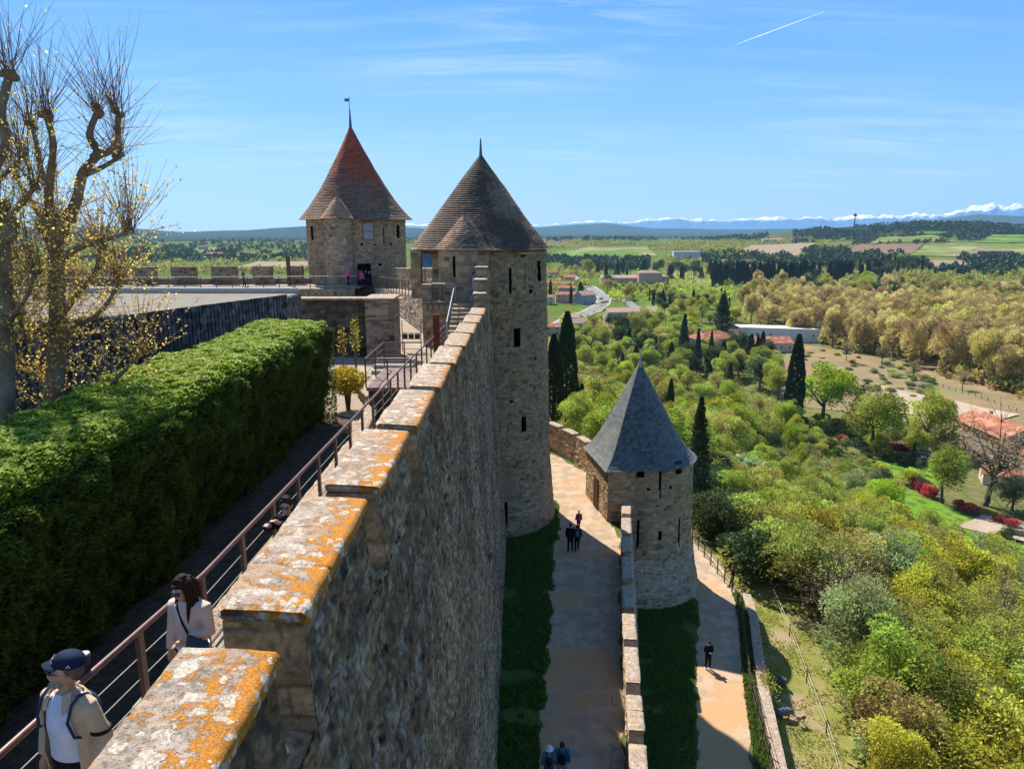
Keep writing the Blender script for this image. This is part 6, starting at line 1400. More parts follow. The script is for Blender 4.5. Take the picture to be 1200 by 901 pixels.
blob_cloud('plain_bushes', [([(690, 353), (860, 353), (860, 335), (700, 336)], .45), ([(655, 400), (800, 398), (800, 374), (660, 370)], .25), ([(640, 330), (860, 334), (860, 318), (700, 318)], .3)], 900, (2.5, 5.5), LM['green'], 'bushes and hedgerows between the houses on the plain', 54, [[(658, 385), (715, 352), (716, 345), (690, 325), (668, 318), (655, 330), (700, 352)], [(745, 372), (800, 372), (795, 354), (760, 354)], [(725, 380), (790, 378), (790, 368), (725, 370)]])
blob_cloud('wood_undergrowth', [([(862, 378), (900, 396), (960, 404), (1010, 418), (1100, 440), (1230, 478), (1230, 420), (1050, 395), (900, 378)], 1.0)], 420, (3, 6.5), LM['brown'], 'brushy undergrowth under the plane trees', 55, [])
# ================================================================== HOUSES
TILE = pm('red_roof_tiles', (.33, .125, .08), (.24, .095, .062), rough=.9, scale=1.2, bump=.5, bscale=6, c3=(.40, .21, .13), s3=.5, jit=.12, dist=.05)
TILEP = pm('pale_roof_tiles', (.42, .29, .22), (.33, .22, .165), rough=.9, scale=1.2, bump=.5, bscale=6, jit=.12, dist=.05)
PLA = {'cream': pm('cream_plaster', (.58, .50, .38), (.50, .43, .33), scale=.8, bump=.2), 'white': pm('white_plaster', (.60, .60, .58), (.52, .52, .50), scale=.8, bump=.1), 'pink': pm('pink_plaster', (.52, .34, .27), (.46, .30, .24), scale=.8, bump=.2), 'stone': pm('farm_stone', (.44, .37, .28), (.33, .28, .215), scale=2.5, bump=.6), 'grey': pm('grey_render', (.36, .36, .36), (.30, .30, .30), scale=1)}
GLS = pm('window_dark', (.045, .055, .07), (.03, .035, .045), rough=.25, bump=0, spec=.5); SHB = pm('blue_shutter', (.16, .24, .32), rough=.6); SHR = pm('brown_shutter', (.17, .07, .05), rough=.6)
def house(px, py, W_m, D_m, H_m, rot, label, wall='cream', roof='gable', tile=None, rise=.30, nwin=4, floors=2, shut=None, group='houses on the plain', chim=1, p=None, name='house', over=.35, open_loft=False, lean=None):
    """house: foot of the wall nearest the viewer at (px,py); W along its own x; rot about z"""
    p = p or GT(px, py); rz = radians(rot); e = empty(name, (p.x, p.y, float(TH(p.x, p.y)) - .1), rz, label, 'house', group)
    W2, D2 = W_m / 2, D_m / 2; off = Vector((0, D2, 0)); o = over
    mb = MB(); mb.bx(-W2, W2, 0, D_m, -2.0, H_m)
    if roof == 'gable': r = D2 * rise * 2; mb.add([(-W2, 0, H_m), (-W2, D_m, H_m), (-W2, D2, H_m + r), (W2, 0, H_m), (W2, D_m, H_m), (W2, D2, H_m + r)], [(0, 2, 1), (3, 4, 5)])
    mb.build('wall', PLA[wall], e)
    mb = MB(); t = .16
    if roof == 'gable':
        a = [(-W2 - o, -o, H_m - o * rise * 2 * .9), (W2 + o, -o, H_m - o * rise * 2 * .9), (W2 + o, D2, H_m + r + .02), (-W2 - o, D2, H_m + r + .02), (-W2 - o, D_m + o, H_m - o * rise * 2 * .9), (W2 + o, D_m + o, H_m - o * rise * 2 * .9)]
        b = [(x, y, z + t) for x, y, z in a]; mb.add(a + b, [(6, 7, 8, 9), (9, 8, 11, 10), (0, 3, 2, 1), (3, 4, 5, 2), (0, 1, 7, 6), (4, 10, 11, 5), (1, 2, 8, 7), (2, 5, 11, 8), (3, 0, 6, 9), (4, 3, 9, 10)])
    elif roof == 'hip':
        r = min(W2, D2) * rise * 2; k = min(D2, W2); a = [(-W2 - o, -o, H_m), (W2 + o, -o, H_m), (W2 + o, D_m + o, H_m), (-W2 - o, D_m + o, H_m), (-W2 + k, D2, H_m + r), (W2 - k, D2, H_m + r)]
        mb.add([(x, y, z + .02) for x, y, z in a] + [(x, y, z - .14) for x, y, z in a[:4]], [(0, 1, 5, 4), (1, 2, 5), (2, 3, 4, 5), (3, 0, 4), (9, 8, 7, 6), (0, 6, 7, 1), (1, 7, 8, 2), (2, 8, 9, 3), (3, 9, 6, 0)])
    elif roof == 'mono':
        a = [(-W2 - o, -o, H_m), (W2 + o, -o, H_m), (W2 + o, D_m + o, H_m + D_m * rise), (-W2 - o, D_m + o, H_m + D_m * rise)]; mb.add(a + [(x, y, z + t) for x, y, z in a], [(4, 5, 6, 7), (3, 2, 1, 0), (0, 1, 5, 4), (1, 2, 6, 5), (2, 3, 7, 6), (3, 0, 4, 7)])
    else:
        mb.bx(-W2 - .1, W2 + .1, -.1, D_m + .1, H_m, H_m + .3)
    rf = mb.build('roof', tile or TILE, e)
    for c_ in range(chim):
        m2 = MB(); x = -W2 * .5 + c_ * W_m * .5; m2.bx(x - .35, x + .35, D2 + .4, D2 + 1.0, H_m, H_m + (D2 * rise * 2 if roof != 'flat' else .3) + .7); m2.bx(x - .42, x + .42, D2 + .33, D2 + 1.07, H_m + (D2 * rise * 2 if roof != 'flat' else .3) + .7, H_m + (D2 * rise * 2 if roof != 'flat' else .3) + .85); m2.build('chimney', PLA[wall], rf)
    fh = H_m / floors
    for f in range(floors):
        for i in range(nwin):
            x = -W2 + W_m * (i + .5) / nwin; zc = fh * f + fh * .55; door = f == 0 and i == nwin // 2
            ww_, wh = (1.1, 2.1) if door else (.95, 1.3)
            if door: zc = 1.05
            mb = MB(); mb.bx(x - ww_ / 2, x + ww_ / 2, -.03, .12, zc - wh / 2, zc + wh / 2); w_ = mb.build('door' if door else 'window', SHR if door else GLS, e)
            mb = MB(); fr = .08
            for (xa, xb, za, zb) in ((x - ww_ / 2 - fr, x + ww_ / 2 + fr, zc + wh / 2, zc + wh / 2 + fr), (x - ww_ / 2 - fr, x + ww_ / 2 + fr, zc - wh / 2 - fr, zc - wh / 2)): mb.bx(xa, xb, -.07, .05, za, zb)
            if not door: mb.bx(x - .03, x + .03, -.045, .05, zc - wh / 2, zc + wh / 2)
            mb.build('frame', PLA['white'], w_)
            if shut and not door:
                for s in (-1, 1):
                    mb = MB(); mb.bx(x + s * (ww_ / 2 + .30) - .22, x + s * (ww_ / 2 + .30) + .22, -.065, -.005, zc - wh / 2, zc + wh / 2); mb.build('shutter', shut, w_)
    for s in (-1, 1):    # gable-end windows
        mb = MB(); mb.bx(s * W2 - (.02 if s > 0 else .03), s * W2 + (.03 if s > 0 else .02), D2 - .5, D2 + .5, fh * (floors - .55), fh * (floors - .55) + 1.2); mb.build('window', GLS, e)
    return e
# big stone farmhouse at the right edge
_A, _B = GT(1113, 524), GT(1170, 550); _W = (_B - _A).length; _R = math.degrees(atan2(_B.y - _A.y, _B.x - _A.x))
house(1172, 540, _W, 12, 8.0, _R, 'big stone farmhouse with red tiled roof and brown loft shutters at the right edge', 'stone', 'gable', rise=.22, nwin=5, floors=2, group='houses beside the paddock', p=(_A + _B) / 2)
mbp = GT(1160, 552)
e = house(1200, 560, 14, 9, 5.6, _R, 'lower stone wing of the farmhouse with red roof', 'stone', 'gable', rise=.22, nwin=3, group='houses beside the paddock', p=GT(1200, 560))
house(1185, 575, 10, 6, 3.0, -25, 'small house with flat-pitched red roof and blue window at the frame edge', 'cream', 'gable', rise=.2, nwin=2, floors=1, group='houses beside the paddock', p=GT(1180, 572), chim=0)
# loft openings of the big farmhouse
big = [o for o in bpy.data.objects if o.get('label', '').startswith('big stone farmhouse')][0]
for i in range(5):
    mb = MB(); mb.bx(_W * (-.48 + i * .193), _W * (-.48 + i * .193 + .165), -.06, .1, 5.9, 7.7); mb.build('loft_shutter', SHR, big)
house(845, 410, 22, 13, 8.0, 22, 'cream two-storey house with hipped red roof left of the white hall', 'cream', 'hip', rise=.24, nwin=4, shut=SHB, group='houses beside the paddock', p=GT(843, 416), chim=1)
house(905, 410, 30, 12, 4.5, 8, 'long low house with red-tiled roof before the white hall', 'cream', 'gable', rise=.22, nwin=7, floors=1, p=GT(897, 413), group='houses beside the paddock', chim=0)
house(880, 392, 8, 8, 8.0, 8, 'small tower-like house with orange roof beside the white hall', 'cream', 'hip', rise=.2, nwin=2, p=GT(862, 402), group='houses beside the paddock', chim=0)
house(915, 400, 44, 12, 7.0, -14, 'long white modern hall with flat roof and big dark windows', 'white', 'flat', tile=PLA['white'], nwin=6, floors=1, p=GT(911, 400), group='houses beside the paddock', chim=0)
house(725, 392, 34, 10, 7.5, 10, 'long pale two-storey house with grey-brown roof near the road junction', 'cream', 'gable', tile=TILEP, rise=.22, nwin=7, shut=SHB, p=GT(742, 379))
house(690, 388, 12, 9, 7.0, 20, 'white gabled house with red roof below the road', 'white', 'gable', tile=TILEP, rise=.25, nwin=3, p=GT(680, 393))
house(668, 386, 10, 8, 6.5, -10, 'white house with dark tiled roof left of the gabled one', 'white', 'gable', tile=TILEP, rise=.25, nwin=3, p=GT(669, 384))
house(645, 394, 9, 9, 5.0, 5, 'brown-roofed house at the edge of the round tower', 'stone', 'hip', rise=.2, nwin=2, p=GT(648, 393))
house(712, 398, 12, 9, 4.5, 10, 'low house with bright red hipped roof among green trees', 'cream', 'hip', rise=.2, nwin=2, floors=1, p=GT(710, 392), chim=0)
house(690, 358, 14, 10, 8, 30, 'grey stone barn with pale gable beside the road', 'grey', 'gable', tile=TILEP, rise=.3, nwin=2, p=GT(690, 357), chim=0)
house(661, 340, 18, 9, 6, 0, 'pink house with red roof, upper one of the roadside pair', 'pink', 'gable', rise=.2, nwin=4, p=GT(658, 339)); house(665, 346, 16, 9, 6, 0, 'pink house with red roof, lower one of the roadside pair', 'pink', 'gable', rise=.2, nwin=4, p=GT(664, 345))
house(667, 352, 18, 9, 7, 5, 'long terracotta house hidden by the roadside cypresses', 'pink', 'gable', rise=.2, nwin=4, p=GT(664, 355)); house(645, 356, 8, 8, 6, 0, 'small red-roofed house against the edge of the tower, lower', 'cream', 'gable', rise=.2, nwin=2, p=GT(643, 357)); house(644, 335, 12, 8, 6, 0, 'pale house against the tower edge, upper', 'white', 'gable', rise=.2, nwin=2, p=GT(643, 338))
house(646, 326, 16, 10, 6, 10, 'grey house with red roof at the top of the village street', 'grey', 'gable', rise=.25, nwin=3, p=GT(648, 325)); house(667, 330, 12, 10, 6, -10, 'pink house where the road leaves the village', 'pink', 'gable', rise=.2, nwin=2, p=GT(667, 331))
# pink farmhouse of three blocks
house(728, 332, 56, 14, 7.0, 3, 'long low left wing of the pink farmhouse', 'pink', 'gable', tile=TILEP, rise=.2, nwin=8, floors=1, p=GT(733, 333)); house(763, 333, 26, 14, 12.5, 3, 'tall central block of the pink farmhouse', 'pink', 'hip', tile=TILEP, rise=.2, nwin=4, p=GT(762, 333)); house(777, 333, 14, 12, 8.5, 3, 'short right wing of the pink farmhouse', 'pink', 'hip', tile=TILEP, rise=.2, nwin=3, p=GT(777, 333))
house(1170, 306, 60, 16, 11, 0, 'large pale farmhouse with red roof right of the green fields', 'pink', 'gable', tile=TILEP, rise=.2, nwin=7, p=GT(1166, 302)); house(905, 281, 60, 14, 8, 0, 'pale farmhouse on the ridge', 'cream', 'gable', tile=TILEP, nwin=5, rise=.2, p=GT(906, 284))
house(1190, 345, 24, 14, 10, -10, 'stone house with brown roof beyond the plane wood at the right', 'stone', 'gable', tile=TILEP, rise=.2, nwin=4, p=GT(1190, 347)); house(805, 304, 50, 14, 14, 0, 'white block building in the far trees', 'white', 'flat', tile=PLA['white'], nwin=8, floors=3, p=GT(805, 304), chim=0); house(865, 310, 60, 12, 7, 0, 'low white houses with red roofs before the tan field', 'cream', 'gable', nwin=8, floors=1, rise=.2, p=GT(865, 311), chim=0)
house(248, 300, 30, 12, 8, 0, 'white house in the far valley at the left', 'white', 'gable', nwin=3, rise=.2, p=GT(251, 302)); house(236, 292, 20, 12, 8, 0, 'small red-roofed house in the far valley at the left', 'cream', 'gable', nwin=2, rise=.2, p=GT(237, 293))
# garden shed, animal shelter, stone hut roof
house(1085, 545, 4.5, 4, 2.4, -10, 'dark wooden garden shed beside the thin cypress', 'stone', 'gable', tile=pm('dark_shed_roof', (.09, .075, .06)), rise=.25, nwin=1, floors=1, p=GT(1082, 545), chim=0, name='shed'); house(1180, 450, 5, 3, 2.6, 0, 'small field shelter at the edge of the plane wood', 'grey', 'mono', tile=TILEP, rise=.1, nwin=1, floors=1, p=GT(1169, 449), chim=0, name='shed')
house(1128, 650, 5.5, 5, 2.4, 20, 'small hut with brown tiled roof on the wooded slope', 'stone', 'gable', tile=TILEP, rise=.25, nwin=1, floors=1, p=GT(1122, 668), chim=0, name='hut')
gw = empty('garden_wall', GT(1160, 640), 0, 'low stone wall at the bottom of the lawn', 'wall'); a, b, c = GT(1140, 641), GT(1180, 626), GT(1215, 632)
mb = MB(); wallrun(mb, a[:2], b[:2], .4, a.z - 1, a.z + 1.4, b.z - 1, b.z + 1.4, .3, MSO); wallrun(mb, b[:2], c[:2], .4, b.z - 1, b.z + 1.4, c.z - 1, c.z + 1.4, .3, MSO); W_(mb, 'wall_run', STONE, gw)
mb = MB(); t_ = GT(1001, 266); mb.tube([(0, 0, 0), (0, 0, 46)], [2.2, 1.2], 6); mb.bx(-5, 5, -2, 2, 34, 42); o = mb.build('relay_mast', pm('mast_red', (.20, .12, .12)), loc=t_); tag(o, 'tall relay mast on the wooded ridge', 'mast')
# road, cars
ASP = pm('asphalt', (.24, .24, .25), (.20, .20, .21), scale=.5, bump=0); KER = pm('kerb_stone', (.42, .40, .37))
def road(name, P, w, mat, off):
    pts = [GT(*q) for q in P]; X = np.array([[p.x, p.y] for p in pts]); s = np.concatenate([[0], np.cumsum(np.linalg.norm(np.diff(X, axis=0), axis=1))]); t = np.linspace(0, s[-1], 60)
    c = np.stack([np.interp(t, s, X[:, 0]), np.interp(t, s, X[:, 1])], -1); d = np.gradient(c, axis=0); d /= np.linalg.norm(d, axis=1, keepdims=True); nn = np.stack([-d[:, 1], d[:, 0]], -1)
    Pp = np.zeros((60, 5, 3))
    for j in range(5): Pp[:, j, :2] = c + nn * w * (j / 4 - .5)
    Pp[..., 2] = TH(Pp[..., 0], Pp[..., 1]) + off; mb = MB(); mb.grid(Pp); o = mb.build(name, mat)
    if o.data.polygons[0].normal.z < 0: o.data.flip_normals()
    tag(o, kind='structure'); return c
R1 = [(668, 322), (680, 331), (696, 340), (709, 350), (706, 357), (690, 366), (668, 374), (655, 380)]
road('pavement', R1, 12.5, KER, .30); road('road', R1, 9.5, ASP, .36); road('road', [(712, 352), (730, 350), (738, 356), (748, 362)], 8, ASP, .33); road('farm_track', [(800, 350), (815, 345), (835, 340)], 5, F_TAN, .4)
def car(p, rz, c, label, group='cars on the road'):
    e = empty('car', p, rz, label, 'car', group); m_ = pm('car_paint_' + ''.join(str(int(v * 99)) for v in c), c, rough=.25, bump=0, spec=.6)
    mb = MB(); S = [(-2.1, .35, .55), (-2.05, .35, .9), (-1.0, .33, .98), (1.1, .33, .95), (2.0, .35, .78), (2.1, .35, .5)]
    V = []; 
    for (x, z0, z1) in S: V += [(x, -.85, z0), (x, .85, z0), (x, .78, z1), (x, -.78, z1)]
    F = [(i * 4 + k, i * 4 + (k + 1) % 4, (i + 1) * 4 + (k + 1) % 4, (i + 1) * 4 + k) for i in range(5) for k in range(4)] + [(3, 2, 1, 0), (20, 21, 22, 23)]; mb.add(V, F)
    mb.build('body', m_, e); mb = MB(); V = [(-1.7, -.75, .92), (1.0, -.75, .92), (1.0, .75, .92), (-1.7, .75, .92), (-1.2, -.6, 1.45), (.3, -.6, 1.45), (.3, .6, 1.45), (-1.2, .6, 1.45)]; mb.add(V, [(4, 5, 6, 7), (0, 1, 5, 4), (1, 2, 6, 5), (2, 3, 7, 6), (3, 0, 4, 7)]); mb.build('windows', GLS, e)
    for x in (-1.35, 1.35):
        for y in (-.8, .8): mb = MB(); mb.tube([(x, y - .1, .33), (x, y + .1, .33)], .33, 12); mb.build('wheel', pm('tyre', (.03, .03, .03)), e)
for k, (px, py, c, l, r_) in enumerate(((704, 351.5, (.03, .03, .035), 'black car waiting at the road junction', 2.2), (711, 355, (.35, .05, .05), 'red car turning at the road junction', .3), (706, 356, (.35, .36, .38), 'grey car behind the red car at the junction', 2.4), (734, 353, (.5, .55, .58), 'pale car on the side road beyond the golden tree', 1.0), (732, 356, (.15, .22, .25), 'teal car on the side road nearest the long pale house', 1.0))):
    p = GT(px, py); car((p.x, p.y, p.z + .38), r_, c, l)
# ================================================================== NEAR PLANE TREES (pollarded) behind the hedge
def pollard(name, label, Y0, base, limbs, knobs, seed, leafy):
    """limbs: polylines of photo pixels with radii (m), each laid in its own depth; knobs carry the shoots"""
    rg = random.Random(seed); root = empty(name, (0, 0, 0), 0, label, 'tree', 'pollarded plane trees')
    b = PY(*base, Y0); b.z = YZ; root.location = b; org = b
    mb = MB(); ends = []; segs = []
    for (pts, r0, r1, dy0, dy1) in limbs:
        n = len(pts); P = [PY(p[0], p[1], Y0 + dy0 + (dy1 - dy0) * i / (n - 1)) for i, p in enumerate(pts)]
        # resample smoothly with a little crookedness
        Q = []
        for i in range(n - 1):
            for k in range(5):
                t = k / 5; p0, p1, p2, p3 = P[max(i - 1, 0)], P[i], P[i + 1], P[min(i + 2, n - 1)]
                Q.append(.5 * ((2 * p1) + (p2 - p0) * t + (2 * p0 - 5 * p1 + 4 * p2 - p3) * t * t + (3 * p1 - p0 - 3 * p2 + p3) * t ** 3))
        Q.append(P[-1]); R = [.8 * r0 + .8 * (r1 - r0) * (i / (len(Q) - 1)) ** .8 * 1.0 for i in range(len(Q))]
        R = [r * (1 + .13 * (float(vn(i * .7, seed, 0, 3)) - .5) * 2) for i, r in enumerate(R)]
        mb.tube([q - org for q in Q], R, 10); segs.append((Q, R)); ends.append((Q[-1], r1))
    for e_, r_ in ends:
        q = e_ - org
        for _ in range(7): mb.ball((q.x + rg.gauss(0, r_ * .7), q.y + rg.gauss(0, r_ * .7), q.z + rg.gauss(0, r_ * .6)), r_ * rg.uniform(.6, 1.1), 7, 5)
    mb.build('trunk', pm('pollard_bark', (.26, .20, .135), (.13, .10, .07), scale=3.5, bump=.8, bscale=14, c3=(.26, .225, .16), s3=2.5, dist=.03), root, smooth=True)
    tw = MB(); LP, LN, LT = [], [], []
    def shoot(p, d, L, r, buds):
        q = [p]; dd = d.normalized(); 
        for k in range(4):
            dd = (dd + Vector((rg.gauss(0, .07), rg.gauss(0, .07), rg.gauss(.035, .05)))).normalized(); q.append(q[-1] + dd * L / 4)
        tw.tube([a - org for a in q], [r, r * .85, r * .65, r * .45, r * .2], 4, cap=False)
        nb = int(L * buds)
        for _ in range(nb):
            t = rg.random() ** .8 * 4; i = min(int(t), 3); a = q[i] + (q[i + 1] - q[i]) * (t - i); LP.append(tuple(a - org + Vector((rg.gauss(0, .02), rg.gauss(0, .02), 0)))); LN.append((rg.gauss(0, 1), rg.gauss(0, 1), .6)); LT.append(rg.random())
        return q
    for e_, r_ in ends:
        if r_ < .035: continue
        for _ in range(40):
            a = rg.uniform(0, 2 * pi); s = rg.uniform(.05, 1.05) ** 1.1; d = Vector((cos(a) * s, sin(a) * s, 1.0)); pyv = proj(e_)[1]
            shoot(e_ + Vector((rg.gauss(0, .06), rg.gauss(0, .06), 0)), d, rg.uniform(.7, 1.9), .0062, .8 if pyv < 200 else leafy * .7)
    for (Q, R) in segs:
        for i in range(2, len(Q)):
            pyv = proj(Q[i])[1]; k = 1.5 if pyv < 250 else 3.4
            for _ in range(int(k) + (rg.random() < k % 1)):
                a = rg.uniform(0, 2 * pi); d = Vector((cos(a), sin(a), rg.uniform(-.1, 1.2))); q = shoot(Q[i], d, rg.uniform(.4, 1.5), .006, 1.2 if pyv < 230 else leafy)
                if pyv > 230: shoot(q[2], d + Vector((rg.gauss(0, .5), rg.gauss(0, .5), .3)), rg.uniform(.3, .9), .005, leafy)
    tw.build('twigs', pm('twig_bark', (.27, .15, .09), (.18, .105, .065), scale=4, bump=0), root)
    n = len(LP); P = np.array(LP); V, F = sprays(n, P, np.array(LN) / np.linalg.norm(LN, axis=1, keepdims=True), .050, .2, .6, rg=np.random.default_rng(seed), asp=.75)
    c = np.zeros((n, 3)); c[:, 0] = .35 + .35 * np.array(LT); c[:, 1] = LT
    link('leaves', npmesh('leaves', V, F, np.repeat(c, 4, 0)), leafmat('plane_bud', (.78, .60, .15), .05, .02, .5), root)
pollard('pollarded_plane_tree', 'knobbly pollarded plane tree with fine upright shoots and yellow buds, the nearer whole one', 14.5, (62, 480),
        [([(62, 560), (62, 470), (67, 400), (66, 330), (66, 266)], .26, .17, 0, 0), ([(66, 272), (88, 240), (97, 203), (114, 180), (105, 158), (114, 132)], .15, .07, 0, .5), ([(108, 184), (127, 178), (137, 168), (138, 150), (139, 134)], .09, .06, .2, -.4), ([(100, 205), (122, 195), (140, 184)], .07, .05, .2, .6),
         ([(66, 275), (57, 235), (60, 200), (62, 165), (53, 134)], .13, .06, 0, -.6), ([(57, 225), (47, 195), (43, 168), (37, 148)], .08, .05, -.2, .5), ([(62, 300), (45, 250), (28, 225), (18, 205)], .09, .05, 0, .9), ([(66, 310), (90, 292), (120, 282), (152, 272)], .09, .05, 0, -.9), ([(70, 370), (95, 340), (112, 318), (119, 288)], .09, .05, 0, .8),
         ([(64, 430), (84, 385), (110, 372), (128, 352), (140, 330)], .09, .035, 0, -.5), ([(66, 470), (110, 470), (140, 440), (165, 415)], .07, .045, -.3, -.9), ([(60, 455), (40, 440), (20, 430), (0, 420)], .07, .045, .2, -.6), ([(66, 350), (45, 350), (28, 330), (15, 300)], .07, .04, 0, .7), ([(66, 400), (60, 385), (35, 400), (22, 372)], .06, .04, 0, -.8)], None, 5, 12)
pollard('pollarded_plane_tree', 'pollarded plane tree cut by the left edge of the picture', 13.5, (4, 480),
        [([(2, 570), (6, 470), (6, 400), (4, 330), (0, 266)], .24, .17, 0, 0), ([(0, 270), (-10, 210), (6, 170), (2, 130), (11, 88)], .14, .08, 0, .6), ([(4, 260), (20, 245), (42, 218)], .09, .05, 0, -.5), ([(0, 262), (-30, 220), (-40, 150), (-22, 100)], .12, .07, 0, -.5), ([(-5, 215), (10, 200), (26, 186)], .07, .05, .2, .8), ([(5, 380), (30, 350), (40, 320)], .07, .04, 0, -.8)], None, 8, 8)
# yellow-leaved yard shrubs
def yshrub(p, h, w, leaf, label, stems=9, cut=.35, size=.10, n=2600):
    rg = np.random.default_rng(int(abs(p[0]) * 100)); e = empty('shrub', p, 0, label, 'shrub'); mb = MB(); tips = []
    for i in range(stems):
        a = rg.uniform(0, 6.28); x, y = cos(a) * w * rg.random() * .45, sin(a) * w * rg.random() * .45; mb.tube([(x * .25, y * .25, 0), (x * .6, y * .6, h * .5), (x, y, h * .9)], [.02, .014, .006], 4)
    mb.build('stems', pm('stem_brown', (.16, .12, .08)), e)
    d = rg.normal(0, 1, (n, 3)); d /= np.linalg.norm(d, axis=1, keepdims=True); P = d * (rg.random((n, 1)) ** .4) * np.array([w / 2, w / 2, h * (1 - cut) / 2]); P[:, 2] += h * (cut + (1 - cut) / 2); P += (rg.random((n, 3)) - .5) * .12
    V, F = sprays(n, P, d, size, .3, .9, rg=rg, asp=.6); c = np.zeros((n, 3)); c[:, 0] = .3 + .5 * rg.random(n); c[:, 1] = rg.random(n); link('foliage', npmesh('foliage', V, F, np.repeat(c, 4, 0)), LM[leaf], e)
q = G(408, 480, YZ); yshrub((q.x, q.y, YZ), 1.6, 1.35, 'flower', 'golden-leaved shrub at the end of the hedge on sunlit gravel', 12)
q = G(404, 424, YZ); yshrub((-7.9, 33.0, YZ), 2.2, .45, 'flower', 'tall thin yellow-leaved shrub, left of two before the dark yard wall', 6, .25, size=.08, n=150); yshrub((-7.2, 32.6, YZ), 2.6, .5, 'flower', 'tall thin yellow-leaved shrub, right of two before the dark yard wall', 6, .25, size=.08, n=230)
# brambles under the plane trees
tufts('undergrowth', lambda x, y: x < -8.1 - .0 * y, (-13, -8.1, 6, 26), 9000, YZ, .9, 17, (.10, .13, .03), 'dim undergrowth between the hedge and the timber wall')
# weeds against retaining wall: pink flowers
w = G(899, 805, OUTZ); e = empty('weed_clump', (w.x - .1, w.y, OUTZ), 0, 'clump of leafy weeds with pink flowers against the retaining wall', 'plant')
n = 500; rg = np.random.default_rng(4); P = rg.normal(0, 1, (n, 3)) * (.22, .5, .22) + (0, 0, .35); V, F = sprays(n, P, P - (0, 0, .2), .13, .3, .8, rg=rg); c = np.tile((.5, .5, .5), (4 * n, 1)); link('leaves', npmesh('leaves', V, F, c), LM['green'], e)
n = 70; P = rg.normal(0, 1, (n, 3)) * (.2, .3, .15) + (0, .5, .7); V, F = sprays(n, P, P, .09, .3, .8, rg=rg); link('flowers', npmesh('flowers', V, F, np.tile((.5, .5, .5), (4 * n, 1))), leafmat('pink_petal', (.5, .12, .22), .05, .01), e)

# ================================================================== PEOPLE
SKIN = pm('skin', (.50, .29, .20), (.44, .25, .17), rough=.55, scale=20, bump=.05, spec=.35)
def cloth(name, c, c2=None, rough=.85): return pm('cloth_' + name, c, c2 or tuple(v * .82 for v in c), rough=rough, scale=9, bump=.35, bscale=28, dist=.01)
def remesh(mb, name, mat, parent, vox, it=4, sm=.5):
    me = mb.me(name); o = bpy.data.objects.new('tmp', me); COL.objects.link(o)
    r = o.modifiers.new('r', 'REMESH'); r.mode = 'VOXEL'; r.voxel_size = vox; r.use_smooth_shade = True
    s = o.modifiers.new('s', 'SMOOTH'); s.iterations = it; s.factor = sm
    dg = bpy.context.evaluated_depsgraph_get(); dg.update(); m2 = bpy.data.meshes.new_from_object(o.evaluated_get(dg)); m2.name = name
    bpy.data.objects.remove(o); m2.materials.clear(); return link(name, m2, mat, parent)
HS = 1.0      # head size of the person being built
def rot_head(P, yaw, pitch, piv):
    M = Matrix.Translation(piv) @ Matrix.Scale(HS, 4) @ Matrix.Rotation(yaw, 4, 'Z') @ Matrix.Rotation(pitch, 4, 'X') @ Matrix.Translation(-Vector(piv)); return [M @ Vector(p) for p in P]
def hand(mb, w, d, nrm, s=1.0, curl=.5):
    d = Vector(d).normalized(); n = Vector(nrm); n = (n - d * n.dot(d)).normalized(); a = d.cross(n); w = Vector(w)
    mb.tube([w - d * .02, w + d * .02, w + d * .05, w + d * .085], [.024 * s, .028 * s, .034 * s, .030 * s], 8)
    for i, L in enumerate((.062, .075, .070, .055)):
        b = w + d * .08 + a * (i - 1.5) * .019; d2 = (d + n * curl).normalized(); d3 = (d + n * curl * 2.6).normalized()
        mb.tube([b - d * .015, b + d2 * L * .5, b + d2 * L * .5 + d3 * L * .5], [.0095 * s, .009 * s, .0075 * s], 6)
    b = w + d * .03 - a * .028; mb.tube([b, b - a * .022 + d * .03 + n * .012, b - a * .022 + d * .058 + n * .022], [.012 * s, .011 * s, .009 * s], 6)
